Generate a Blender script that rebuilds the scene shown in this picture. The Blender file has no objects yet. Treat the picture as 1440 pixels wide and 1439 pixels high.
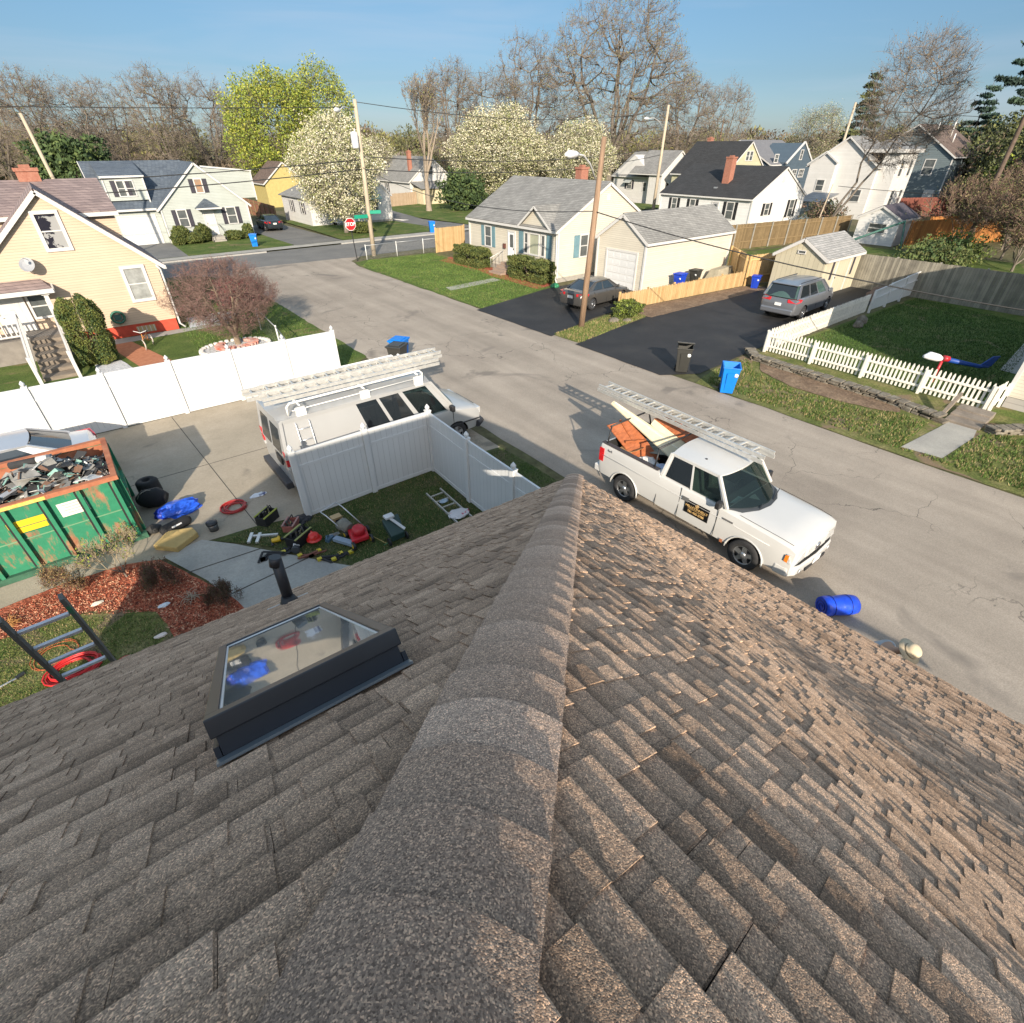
import bpy, bmesh, math, random
import numpy as np
from mathutils import Vector, Matrix
R = math.radians
rnd = random.Random(7)
S = bpy.context.scene
# ---------------- camera ----------------
cam = bpy.data.objects.new("camera", bpy.data.cameras.new("camera"))
S.collection.objects.link(cam)
cam.data.sensor_width = 36; cam.data.lens = 18.0
cam.data.clip_start = .05; cam.data.clip_end = 6000
cam.location = (0, 0, 7.6)
cam.rotation_euler = (R(54.43), 0, R(-38.5))
S.camera = cam
# ---------------- world and sun ----------------
SUN_EL, SUN_AZ = R(22), R(58.5 + 180)        # direction towards the sun, angle from +X
W = bpy.data.worlds.new("World"); S.world = W; W.use_nodes = True
wn, wl = W.node_tree.nodes, W.node_tree.links
bg = wn['Background']
sky = wn.new('ShaderNodeTexSky'); sky.sky_type = 'NISHITA'; sky.sun_disc = False
sky.sun_elevation = SUN_EL; sky.sun_rotation = R(90) - SUN_AZ
sky.air_density = 1.0; sky.dust_density = .6; sky.ozone_density = 2.2; sky.altitude = 20
tc = wn.new('ShaderNodeTexCoord'); mp = wn.new('ShaderNodeMapping'); mp.inputs['Scale'].default_value = (1.2, 1.6, 14)
nz = wn.new('ShaderNodeTexNoise'); nz.inputs['Scale'].default_value = 1.6; nz.inputs['Detail'].default_value = 7
nz.inputs['Distortion'].default_value = .6
cr = wn.new('ShaderNodeValToRGB'); cr.color_ramp.elements[0].position = .46; cr.color_ramp.elements[1].position = .86
cr.color_ramp.elements[1].color = (.5, .5, .5, 1)
mx = wn.new('ShaderNodeMix'); mx.data_type = 'RGBA'
wl.new(tc.outputs['Generated'], mp.inputs['Vector']); wl.new(mp.outputs[0], nz.inputs['Vector'])
wl.new(nz.outputs['Fac'], cr.inputs[0]); wl.new(cr.outputs[0], mx.inputs[0])
mx.inputs[7].default_value = (2.3, 2.6, 3.1, 1)
spx = wn.new('ShaderNodeSeparateXYZ'); wl.new(tc.outputs['Generated'], spx.inputs[0])
hz = wn.new('ShaderNodeValToRGB'); he = hz.color_ramp.elements      # sky graded by height: dimmed and cooled low, boosted warm overhead to fill shade
he[0].position = 0; he[0].color = (.275, .33, .46, 1); he[1].position = .5; he[1].color = (2.0, 1.62, 1.2, 1)
for p_, c_ in ((.08, (.24, .295, .37)), (.19, (.29, .36, .395))): q_ = he.new(p_); q_.color = (*c_, 1)
wl.new(spx.outputs['Z'], hz.inputs[0])
mh = wn.new('ShaderNodeMix'); mh.data_type = 'RGBA'; mh.blend_type = 'MULTIPLY'; mh.inputs[0].default_value = 1
wl.new(hz.outputs[0], mh.inputs[7]); wl.new(sky.outputs[0], mh.inputs[6]); wl.new(mh.outputs[2], mx.inputs[6])
wl.new(mx.outputs[2], bg.inputs['Color'])
bg.inputs['Strength'].default_value = .13
sl = bpy.data.lights.new("sun", 'SUN'); sl.energy = 4.0; sl.angle = R(.53); sl.color = (1.0, .88, .72)
sun = bpy.data.objects.new("sun", sl); S.collection.objects.link(sun)
sd = Vector((math.cos(SUN_AZ) * math.cos(SUN_EL), math.sin(SUN_AZ) * math.cos(SUN_EL), math.sin(SUN_EL)))
sun.rotation_euler = (-sd).to_track_quat('-Z', 'Y').to_euler()
S.view_settings.view_transform = 'Standard'; S.view_settings.look = 'None'
S.view_settings.exposure = 1.0; S.view_settings.gamma = 1
S.render.engine = 'CYCLES'
S.cycles.max_bounces = 6; S.cycles.transparent_max_bounces = 12

# ---------------- helpers ----------------
C = S.collection
ORG = {}
def org(p):
    return ORG.get(p.name, Vector((0, 0, 0))) if p else Vector((0, 0, 0))
def tagp(o, label=None, cat=None, group=None, kind=None):
    if label: o['label'] = label
    if cat: o['category'] = cat
    if group: o['group'] = group
    if kind: o['kind'] = kind
    return o
def thing(name, label, cat, loc=(0, 0, 0), rz=0, group=None, world=True, rx=0, ry=0):
    """Empty at the base of a thing. world=True: its parts are given in world coordinates."""
    o = bpy.data.objects.new(name, None); C.objects.link(o)
    o.empty_display_size = .2
    o.location = loc; o.rotation_euler = (rx, ry, rz)
    tagp(o, label, cat, group)
    if world: ORG[o.name] = Vector(loc)
    return o
class MB:
    def __init__(s): s.v = []; s.f = []; s.m = []; s.sm = []
    def add(s, vs, fs, m=0, smooth=False):
        b = len(s.v); s.v += [tuple(v) for v in vs]
        for f in fs: s.f.append(tuple(b + i for i in f)); s.m.append(m); s.sm.append(smooth)
        return s
    def box(s, x0, x1, y0, y1, z0, z1, m=0):
        return s.add([(x0, y0, z0), (x1, y0, z0), (x1, y1, z0), (x0, y1, z0), (x0, y0, z1), (x1, y0, z1), (x1, y1, z1), (x0, y1, z1)],
                     [(0, 3, 2, 1), (4, 5, 6, 7), (0, 1, 5, 4), (1, 2, 6, 5), (2, 3, 7, 6), (3, 0, 4, 7)], m)
    def bar(s, a, b, w, h, m=0, up=(0, 0, 1)):
        """rectangular bar from a to b"""
        a = Vector(a); b = Vector(b); d = (b - a).normalized(); u = Vector(up)
        sd_ = d.cross(u)
        if sd_.length < 1e-3: sd_ = d.cross(Vector((1, 0, 0)))
        sd_.normalize(); u = sd_.cross(d)
        vs = []
        for p in (a, b):
            for i, j in ((-1, -1), (1, -1), (1, 1), (-1, 1)): vs.append(p + sd_ * (i * w / 2) + u * (j * h / 2))
        return s.add(vs, [(0, 1, 2, 3), (7, 6, 5, 4), (0, 4, 5, 1), (1, 5, 6, 2), (2, 6, 7, 3), (3, 7, 4, 0)], m)
    def tube(s, pts, rads, n=8, m=0, cap=True, smooth=True, closed=False):
        pts = [Vector(p) for p in pts]
        if not isinstance(rads, (list, tuple)): rads = [rads] * len(pts)
        b = len(s.v); k = len(pts); prev = None
        for i, p in enumerate(pts):
            if closed: d = pts[(i + 1) % k] - pts[i - 1]
            else: d = pts[min(i + 1, k - 1)] - pts[max(i - 1, 0)]
            if d.length < 1e-9: d = Vector((0, 0, 1))
            d.normalize()
            if prev is None:
                prev = d.cross(Vector((0, 0, 1)) if abs(d.z) < .9 else Vector((1, 0, 0))).normalized()
            else:
                prev = prev - d * prev.dot(d)
                if prev.length < 1e-6: prev = d.cross(Vector((.3, .5, .8)))
                prev.normalize()
            q = d.cross(prev)
            for j in range(n):
                a = 2 * math.pi * j / n
                s.v.append(tuple(p + (prev * math.cos(a) + q * math.sin(a)) * rads[i]))
        fs = []
        for i in range(k if closed else k - 1):
            i2 = (i + 1) % k
            for j in range(n):
                j2 = (j + 1) % n
                s.f.append((b + i * n + j, b + i * n + j2, b + i2 * n + j2, b + i2 * n + j)); s.m.append(m); s.sm.append(smooth)
        if cap and not closed:
            s.f.append(tuple(b + j for j in reversed(range(n)))); s.m.append(m); s.sm.append(False)
            s.f.append(tuple(b + (k - 1) * n + j for j in range(n))); s.m.append(m); s.sm.append(False)
        return s
    def cyl(s, a, b, r, n=16, m=0, r2=None):
        return s.tube([a, b], [r, r if r2 is None else r2], n, m)
    def lathe(s, prof, c=(0, 0, 0), n=20, m=0, axis='z'):
        """prof: (r, h) list"""
        b = len(s.v); c = Vector(c)
        for r_, h in prof:
            for j in range(n):
                a = 2 * math.pi * j / n; x, y = r_ * math.cos(a), r_ * math.sin(a)
                p = (x, y, h) if axis == 'z' else ((x, h, y) if axis == 'y' else (h, x, y))
                s.v.append(tuple(c + Vector(p)))
        for i in range(len(prof) - 1):
            for j in range(n):
                j2 = (j + 1) % n
                s.f.append((b + i * n + j, b + i * n + j2, b + (i + 1) * n + j2, b + (i + 1) * n + j)); s.m.append(m); s.sm.append(True)
        s.f.append(tuple(b + j for j in reversed(range(n)))); s.m.append(m); s.sm.append(False)
        s.f.append(tuple(b + (len(prof) - 1) * n + j for j in range(n))); s.m.append(m); s.sm.append(False)
        return s
    def poly(s, pts, m=0): return s.add(pts, [tuple(range(len(pts)))], m)
    def prism(s, pts, vec, m=0):
        """closed prism: polygon pts pushed along vec"""
        n = len(pts); vec = Vector(vec); top = [Vector(p) + vec for p in pts]
        return s.add([Vector(p) for p in pts] + top,
                     [tuple(reversed(range(n))), tuple(range(n, 2 * n))] + [(i, (i + 1) % n, n + (i + 1) % n, n + i) for i in range(n)], m)
    def arr(s, v, f, m=0):
        b = len(s.v); s.v += [tuple(x) for x in v]; s.f += [tuple(b + i for i in q) for q in f]; s.m += [m] * len(f); s.sm += [False] * len(f)
        return s
    def build(s, name, mats, parent=None, label=None, cat=None, group=None, kind=None, bevel=0, origin=None, recalc=True):
        if not isinstance(mats, (list, tuple)): mats = [mats]
        me = bpy.data.meshes.new(name)
        if parent is not None: o3 = org(parent)
        elif origin is not None: o3 = Vector(origin)
        elif kind in ('structure',): o3 = Vector((0, 0, 0))
        else:
            a = np.array(s.v); mn, mx_ = a.min(0), a.max(0)
            o3 = Vector(((mn[0] + mx_[0]) / 2, (mn[1] + mx_[1]) / 2, mn[2]))
        vv = (np.array(s.v, dtype=float) - np.array(o3)).tolist()
        me.from_pydata(vv, [], s.f)
        for mt in mats: me.materials.append(mt)
        me.polygons.foreach_set('material_index', s.m)
        me.polygons.foreach_set('use_smooth', s.sm)
        if recalc and len(s.f) < 60000:
            bm = bmesh.new(); bm.from_mesh(me); bmesh.ops.recalc_face_normals(bm, faces=bm.faces); bm.to_mesh(me); bm.free()
        me.update()
        o = bpy.data.objects.new(name, me); C.objects.link(o)
        if parent is not None: o.parent = parent; ORG[o.name] = o3
        else: o.location = o3; ORG[o.name] = o3
        if bevel:
            md = o.modifiers.new('bevel', 'BEVEL'); md.width = bevel; md.segments = 2; md.limit_method = 'ANGLE'; md.angle_limit = R(40)
        tagp(o, label, cat, group, kind)
        return o
def kids(o): return [c for c in KID.get(o.name, [])]
def copy_tree(root, loc=None, rz=None, label=None, scale=None):
    """copy of a thing with its parts and sub-parts (mesh data shared)"""
    def cp(o, parent):
        c = o.copy(); C.objects.link(c)
        if parent is not None: c.parent = parent
        for ch in list(o.children): cp(ch, c)
        return c
    r = cp(root, None)
    if loc is not None: r.location = loc
    if rz is not None: r.rotation_euler = (0, 0, rz)
    if scale is not None: r.scale = scale if isinstance(scale, tuple) else (scale,) * 3
    if label: r['label'] = label
    return r

# ---------------- materials ----------------
MC = {}
def nodes(name):
    m = bpy.data.materials.new(name); m.use_nodes = True
    return m, m.node_tree.nodes, m.node_tree.links, m.node_tree.nodes['Principled BSDF']
def M(name, col, rough=.6, metal=0., var=.12, scale=3., bump=0., bscale=40., spec=.5, coat=0., col2=None, stretch=None, detail=5, sharp=None, emit=None):
    """procedural material: base colour broken up by noise, optional grain bump"""
    if name in MC: return MC[name]
    m, n, l, b = nodes(name)
    tcn = n.new('ShaderNodeTexCoord'); mpn = n.new('ShaderNodeMapping'); l.new(tcn.outputs['Object'], mpn.inputs['Vector'])
    if stretch: mpn.inputs['Scale'].default_value = stretch
    t = n.new('ShaderNodeTexNoise'); t.inputs['Scale'].default_value = scale; t.inputs['Detail'].default_value = detail; t.inputs['Roughness'].default_value = .62
    l.new(mpn.outputs[0], t.inputs['Vector'])
    ramp = n.new('ShaderNodeValToRGB')
    e = ramp.color_ramp.elements
    lo, hi = (.3, .7) if sharp is None else sharp
    e[0].position = lo; e[1].position = hi
    c2 = col2 if col2 else tuple(min(1, c * (1 + var)) for c in col)
    c1 = col if col2 else tuple(c * (1 - var) for c in col)
    e[0].color = (*c1, 1); e[1].color = (*c2, 1)
    l.new(t.outputs['Fac'], ramp.inputs[0]); l.new(ramp.outputs[0], b.inputs['Base Color'])
    b.inputs['Roughness'].default_value = rough; b.inputs['Metallic'].default_value = metal
    b.inputs['Specular IOR Level'].default_value = spec; b.inputs['Coat Weight'].default_value = coat; b.inputs['Coat Roughness'].default_value = .06
    if bump:
        t2 = n.new('ShaderNodeTexNoise'); t2.inputs['Scale'].default_value = bscale; t2.inputs['Detail'].default_value = 4
        l.new(mpn.outputs[0], t2.inputs['Vector'])
        bp = n.new('ShaderNodeBump'); bp.inputs['Strength'].default_value = bump; bp.inputs['Distance'].default_value = .02
        l.new(t2.outputs['Fac'], bp.inputs['Height']); l.new(bp.outputs[0], b.inputs['Normal'])
    MC[name] = m
    return m
def lines_mat(name, col, period=.1, axis='Z', depth=.012, rough=.6, dark=.6, width=.12, var=.06, col2=None, scale=1.3):
    """lapped siding / board lines along an axis, as relief plus a thin dark joint"""
    if name in MC: return MC[name]
    m, n, l, b = nodes(name)
    tcn = n.new('ShaderNodeTexCoord'); sp = n.new('ShaderNodeSeparateXYZ'); l.new(tcn.outputs['Object'], sp.inputs[0])
    if axis == 'XY':
        ad = n.new('ShaderNodeMath'); ad.operation = 'ADD'; l.new(sp.outputs['X'], ad.inputs[0]); l.new(sp.outputs['Y'], ad.inputs[1]); src = ad.outputs[0]
    else: src = sp.outputs[axis]
    mu = n.new('ShaderNodeMath'); mu.operation = 'MULTIPLY'; mu.inputs[1].default_value = 1 / period; l.new(src, mu.inputs[0])
    fr = n.new('ShaderNodeMath'); fr.operation = 'FRACT'; l.new(mu.outputs[0], fr.inputs[0])
    fl = n.new('ShaderNodeMath'); fl.operation = 'FLOOR'; l.new(mu.outputs[0], fl.inputs[0])
    wn_ = n.new('ShaderNodeTexWhiteNoise'); wn_.noise_dimensions = '1D'; l.new(fl.outputs[0], wn_.inputs['W'])
    t = n.new('ShaderNodeTexNoise'); t.inputs['Scale'].default_value = scale; t.inputs['Detail'].default_value = 6; l.new(tcn.outputs['Object'], t.inputs['Vector'])
    rp = n.new('ShaderNodeValToRGB'); rp.color_ramp.elements[0].position = .3; rp.color_ramp.elements[1].position = .7
    c2 = col2 if col2 else tuple(min(1, c * (1 + var)) for c in col)
    rp.color_ramp.elements[0].color = (*[c * (1 - var) for c in col], 1); rp.color_ramp.elements[1].color = (*c2, 1)
    mixf = n.new('ShaderNodeMath'); mixf.operation = 'MULTIPLY_ADD'; mixf.inputs[1].default_value = .25 if axis == 'Z' else .4
    l.new(wn_.outputs['Value'], mixf.inputs[0]); 
    sc_ = n.new('ShaderNodeMath'); sc_.operation = 'MULTIPLY'; sc_.inputs[1].default_value = .75 if axis == 'Z' else .65
    l.new(t.outputs['Fac'], sc_.inputs[0]); l.new(sc_.outputs[0], mixf.inputs[2]); l.new(mixf.outputs[0], rp.inputs[0])
    lt = n.new('ShaderNodeMath'); lt.operation = 'LESS_THAN'; lt.inputs[1].default_value = width; l.new(fr.outputs[0], lt.inputs[0])
    mxn = n.new('ShaderNodeMix'); mxn.data_type = 'RGBA'; l.new(lt.outputs[0], mxn.inputs[0]); l.new(rp.outputs[0], mxn.inputs[6])
    mxn.inputs[7].default_value = (*[c * dark for c in col], 1)
    l.new(mxn.outputs[2], b.inputs['Base Color']); b.inputs['Roughness'].default_value = rough
    bp = n.new('ShaderNodeBump'); bp.inputs['Distance'].default_value = depth; bp.inputs['Strength'].default_value = .8
    if axis == 'Z':
        iv = n.new('ShaderNodeMath'); iv.operation = 'SUBTRACT'; iv.inputs[0].default_value = 1; l.new(fr.outputs[0], iv.inputs[1]); l.new(iv.outputs[0], bp.inputs['Height'])
    else:
        gt = n.new('ShaderNodeMath'); gt.operation = 'GREATER_THAN'; gt.inputs[1].default_value = width; l.new(fr.outputs[0], gt.inputs[0]); l.new(gt.outputs[0], bp.inputs['Height'])
    l.new(bp.outputs[0], b.inputs['Normal'])
    MC[name] = m
    return m
def shingle_mat(name, col, col2):
    """far roof shingles: brick pattern of tabs on the slope"""
    if name in MC: return MC[name]
    m, n, l, b = nodes(name)
    tcn = n.new('ShaderNodeTexCoord'); sp = n.new('ShaderNodeSeparateXYZ'); l.new(tcn.outputs['Object'], sp.inputs[0])
    ad = n.new('ShaderNodeMath'); ad.operation = 'ADD'; l.new(sp.outputs['X'], ad.inputs[0]); l.new(sp.outputs['Y'], ad.inputs[1])
    cb = n.new('ShaderNodeCombineXYZ'); l.new(ad.outputs[0], cb.inputs[0]); l.new(sp.outputs['Z'], cb.inputs[1])
    br = n.new('ShaderNodeTexBrick'); br.inputs['Scale'].default_value = 1; br.inputs['Brick Width'].default_value = .32; br.inputs['Row Height'].default_value = .085
    br.inputs['Mortar Size'].default_value = .006; br.inputs['Bias'].default_value = 0
    br.inputs['Color1'].default_value = (*col, 1); br.inputs['Color2'].default_value = (*col2, 1); br.inputs['Mortar'].default_value = (*[c * .55 for c in col], 1)
    l.new(cb.outputs[0], br.inputs['Vector'])
    t = n.new('ShaderNodeTexNoise'); t.inputs['Scale'].default_value = .9; t.inputs['Detail'].default_value = 8; l.new(tcn.outputs['Object'], t.inputs['Vector'])
    mr = n.new('ShaderNodeMapRange'); mr.inputs[3].default_value = .7; mr.inputs[4].default_value = 1.3; l.new(t.outputs['Fac'], mr.inputs[0])
    mu = n.new('ShaderNodeMix'); mu.data_type = 'RGBA'; mu.blend_type = 'MULTIPLY'; mu.inputs[0].default_value = 1
    l.new(br.outputs[0], mu.inputs[6]); l.new(mr.outputs[0], mu.inputs[7]); l.new(mu.outputs[2], b.inputs['Base Color'])
    b.inputs['Roughness'].default_value = .9
    bp = n.new('ShaderNodeBump'); bp.inputs['Distance'].default_value = .01; l.new(br.outputs['Fac'], bp.inputs['Height']); bp.invert = True; l.new(bp.outputs[0], b.inputs['Normal'])
    MC[name] = m
    return m
def glass_clear(name, tint=(.62, .72, .69), base=(.02, .03, .035), mixf=.72):
    if name in MC: return MC[name]
    m, n, l, b = nodes(name)
    b.inputs['Base Color'].default_value = (*base, 1); b.inputs['Roughness'].default_value = .04; b.inputs['Specular IOR Level'].default_value = .8
    tr = n.new('ShaderNodeBsdfTransparent'); tr.inputs[0].default_value = (*tint, 1)
    mxs = n.new('ShaderNodeMixShader'); mxs.inputs[0].default_value = mixf
    l.new(b.outputs[0], mxs.inputs[1]); l.new(tr.outputs[0], mxs.inputs[2]); l.new(mxs.outputs[0], n['Material Output'].inputs[0])
    MC[name] = m
    return m

white = M('white_vinyl', (.60, .605, .605), .45, var=.04, scale=.8)
trimw = M('white_trim', (.55, .54, .525), .5, var=.03)
pane = M('window_pane', (.05, .06, .065), .08, var=.5, scale=1.5, col2=(.12, .13, .13), spec=.8)
curt = M('curtain_pane', (.3, .31, .3), .12, var=.3, scale=2.5, spec=.8)
black = M('black_plastic', (.02, .02, .022), .5)
rubber = M('rubber', (.022, .022, .024), .8, var=.25, scale=9)
alu = M('aluminium', (.62, .63, .65), .38, metal=.75, var=.18, scale=6)
brick = M('chimney_brick', (.27, .10, .065), .85, scale=9, col2=(.36, .17, .12), bump=.5, bscale=14)
darkmetal = M('dark_metal', (.06, .06, .065), .5, metal=.5)

# =====================================================================
# OUR HOUSE: hip roof under the camera
# =====================================================================
def granule_mat(name, base, dark, light, bright=1.0):
    m, n, l, b = nodes(name)
    tcn = n.new('ShaderNodeTexCoord')
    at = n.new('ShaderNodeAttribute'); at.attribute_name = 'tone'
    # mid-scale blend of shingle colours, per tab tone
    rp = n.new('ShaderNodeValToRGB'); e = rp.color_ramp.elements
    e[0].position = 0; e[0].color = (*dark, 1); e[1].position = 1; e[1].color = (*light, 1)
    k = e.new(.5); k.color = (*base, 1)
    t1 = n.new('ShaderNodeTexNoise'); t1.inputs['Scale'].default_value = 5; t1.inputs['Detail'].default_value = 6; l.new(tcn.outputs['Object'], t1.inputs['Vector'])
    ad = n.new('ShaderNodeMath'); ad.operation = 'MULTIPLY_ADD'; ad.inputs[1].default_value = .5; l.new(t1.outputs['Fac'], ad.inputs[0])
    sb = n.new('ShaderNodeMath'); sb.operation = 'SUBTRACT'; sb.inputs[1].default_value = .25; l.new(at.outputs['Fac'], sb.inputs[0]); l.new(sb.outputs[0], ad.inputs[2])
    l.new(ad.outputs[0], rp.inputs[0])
    # granules: coloured grains
    vo = n.new('ShaderNodeTexVoronoi'); vo.inputs['Scale'].default_value = 430; l.new(tcn.outputs['Object'], vo.inputs['Vector'])
    gr = n.new('ShaderNodeValToRGB'); g = gr.color_ramp.elements
    g[0].position = 0; g[0].color = (.40, .38, .38, 1); g[1].position = 1; g[1].color = (2.1, 2.0, 1.85, 1)
    g2 = g.new(.5); g2.color = (.85, .84, .84, 1); g3 = g.new(.8); g3.color = (1.15, 1.12, 1.08, 1)
    sc = n.new('ShaderNodeSeparateColor'); l.new(vo.outputs['Color'], sc.inputs[0]); l.new(sc.outputs[0], gr.inputs[0])
    mu = n.new('ShaderNodeMix'); mu.data_type = 'RGBA'; mu.blend_type = 'MULTIPLY'; mu.inputs[0].default_value = 1
    l.new(rp.outputs[0], mu.inputs[6]); l.new(gr.outputs[0], mu.inputs[7])
    l.new(mu.outputs[2], b.inputs['Base Color']); b.inputs['Roughness'].default_value = .85; b.inputs['Specular IOR Level'].default_value = .35
    bp = n.new('ShaderNodeBump'); bp.inputs['Strength'].default_value = .9; bp.inputs['Distance'].default_value = .0016
    l.new(vo.outputs['Distance'], bp.inputs['Height']); bp.invert = True
    b2 = n.new('ShaderNodeBump'); b2.inputs['Strength'].default_value = .9; b2.inputs['Distance'].default_value = .009; b.inputs['Diffuse Roughness'].default_value = 1
    t3 = n.new('ShaderNodeTexNoise'); t3.inputs['Scale'].default_value = 48; l.new(tcn.outputs['Object'], t3.inputs['Vector'])
    l.new(t3.outputs['Fac'], b2.inputs['Height']); l.new(bp.outputs[0], b2.inputs['Normal']); l.new(b2.outputs[0], b.inputs['Normal'])
    return m
shing = granule_mat('roof_granules', (.41, .288, .2), (.2, .137, .093), (.56, .405, .29))
capm = granule_mat('cap_granules', (.44, .318, .235), (.33, .238, .176), (.58, .435, .335))
RC = Vector((5.28, 4.98, 3.2)); eL = Vector((-7.32, .35, 0)).normalized(); eR = Vector((.14, -5.82, 0)).normalized()
HIP = Vector((-.7415, -.6730, .517))
house = thing('brown_roofed_house', 'house with brown asphalt shingle hip roof in the foreground seen from on top', 'house', (0, -1.5, 0))
def smooth(a, b, x):
    t = max(0, min(1, (x - a) / (b - a))); return t * t * (3 - 2 * t)
class Slope:
    def __init__(s, e, sag=None):
        s.e = e; n_ = e.cross(HIP); n_ = n_ if n_.z > 0 else -n_; s.n = n_.normalized()
        w = s.n.cross(e); w = w if w.z > 0 else -w; s.w = w.normalized()
        s.c = HIP.dot(e) / HIP.dot(s.w)          # hip: u = c*v
        s.sag = sag
    def p(s, u, v, h=0):
        q = RC + s.e * u + s.w * v
        return q + s.n * (h + (s.sag(u, v) if s.sag else 0))
def sun_band_fn():
    # made-up waves shaped to band the low sun: flatter near the eave, a hollow above it, flatter again higher up
    N = 400; vs = [i * 7.2 / N for i in range(N + 1)]; tab = [0.]
    def tilt(v):
        return .15 * (1 - smooth(1.2, 1.9, v)) - .03 * smooth(1.2, 1.9, v) * (1 - smooth(3.3, 3.7, v)) + .11 * smooth(3.3, 3.7, v) * (1 - smooth(4.3, 5.6, v)) - .03 * smooth(4.3, 5.6, v)
    for i in range(N): tab.append(tab[-1] - tilt(vs[i]) * 7.2 / N)
    def f(u, v):
        v = max(0, min(7.19, v)) ; k = v / 7.2 * N; i = int(k); z = tab[i] + (tab[i + 1] - tab[i]) * (k - i)
        return z * smooth(.3, 2.4, u - .86 * v) * .9
    return f
SL, SR = Slope(eL), Slope(eR, sun_band_fn())
EXP = .112
def shingle_mesh(sl, ncourse, umax_fn, umin_fn, seed):
    r = random.Random(seed); v, f, tone = [], [], []
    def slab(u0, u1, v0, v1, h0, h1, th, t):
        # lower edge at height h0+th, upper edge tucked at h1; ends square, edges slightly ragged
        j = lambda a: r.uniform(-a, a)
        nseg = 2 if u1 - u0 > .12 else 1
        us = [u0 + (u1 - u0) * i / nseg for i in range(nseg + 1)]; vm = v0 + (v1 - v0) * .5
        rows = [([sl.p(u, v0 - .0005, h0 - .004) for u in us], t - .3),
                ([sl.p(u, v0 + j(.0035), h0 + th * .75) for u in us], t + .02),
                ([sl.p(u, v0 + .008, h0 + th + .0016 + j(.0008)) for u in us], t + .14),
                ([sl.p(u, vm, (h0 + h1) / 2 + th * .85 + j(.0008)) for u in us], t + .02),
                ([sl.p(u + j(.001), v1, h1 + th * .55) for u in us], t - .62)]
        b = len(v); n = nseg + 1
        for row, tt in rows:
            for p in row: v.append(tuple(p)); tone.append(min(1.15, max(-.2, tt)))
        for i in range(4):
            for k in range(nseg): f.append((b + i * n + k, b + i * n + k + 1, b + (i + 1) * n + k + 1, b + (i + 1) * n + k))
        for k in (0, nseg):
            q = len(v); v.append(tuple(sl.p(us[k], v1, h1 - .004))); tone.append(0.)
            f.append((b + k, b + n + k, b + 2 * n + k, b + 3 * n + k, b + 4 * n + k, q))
    for k in range(ncourse):
        v0 = k * EXP; v1 = v0 + EXP + .012
        a, bnd = umin_fn(v0 + EXP * .95), umax_fn(v0 + EXP)
        u = a - r.uniform(0, .5); patch = r.uniform(.35, .65)
        first = True
        while u < bnd:                                   # full shingles about a metre long
            L = .8; t0 = min(.85, max(.15, patch + r.uniform(-.22, .22)))
            s0, s1 = max(a, u), min(bnd, u + L - .0015)
            if s1 - s0 > .02:
                slab(s0, s1, v0, v1, 0, -.006, .0045, t0)
                x = u + r.uniform(.0, .06)
                while x < u + L - .05:                   # laminated tabs on it
                    w = r.choice((.06, .085, .11, .135, .165)) * r.uniform(.9, 1.1); w = min(w, u + L - .006 - x)
                    c0, c1 = max(a, x), min(bnd, x + w)
                    if c1 - c0 > .025:
                        tt = min(1, max(0, t0 + r.uniform(-.3, .38)))
                        slab(c0, c1, v0 - .002, v1, .0045, -.001, .0058, tt)
                    x += w + r.choice((.04, .06, .09, .12, .155)) * r.uniform(.8, 1.2)
            u += L
    return v, f, tone
def tone_mesh(name, v, f, tone, mat, parent, label=None):
    me = bpy.data.meshes.new(name); o3 = org(parent)
    me.from_pydata((np.array(v) - np.array(o3)).tolist(), [], f); me.materials.append(mat)
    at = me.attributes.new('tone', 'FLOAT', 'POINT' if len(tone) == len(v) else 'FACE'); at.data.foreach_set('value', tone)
    bm = bmesh.new(); bm.from_mesh(me); bmesh.ops.recalc_face_normals(bm, faces=bm.faces); bm.to_mesh(me); bm.free()
    o = bpy.data.objects.new(name, me); C.objects.link(o); o.parent = parent; ORG[o.name] = o3
    if label: o['label'] = label
    return o
NC = 60
TOPV = NC * EXP
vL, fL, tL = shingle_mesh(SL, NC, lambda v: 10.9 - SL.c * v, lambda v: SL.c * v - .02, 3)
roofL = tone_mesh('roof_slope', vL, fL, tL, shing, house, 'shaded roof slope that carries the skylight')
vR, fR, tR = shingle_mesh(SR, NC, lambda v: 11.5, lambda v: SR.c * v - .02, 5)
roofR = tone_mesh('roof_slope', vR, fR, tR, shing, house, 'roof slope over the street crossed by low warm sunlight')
# underlay so nothing shows through the joints
d = MB()
def underlay(sl, us, vs, h=-.02):
    nu, nv = len(us), len(vs)
    pts = [sl.p(max(u, sl.c * v) if u < 1e9 else u, v, h) for v in vs for u in us]
    d.add(pts, [(j * nu + i, j * nu + i + 1, (j + 1) * nu + i + 1, (j + 1) * nu + i) for j in range(nv - 1) for i in range(nu - 1)])
vs_ = [i * TOPV / 24 for i in range(25)]
underlay(SL, [i * 10.0 / 20 for i in range(21)], vs_); underlay(SR, [i * 11.5 / 23 for i in range(24)], vs_)
d.build('underlay', M('felt', (.03, .03, .03), .9), house)
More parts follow.
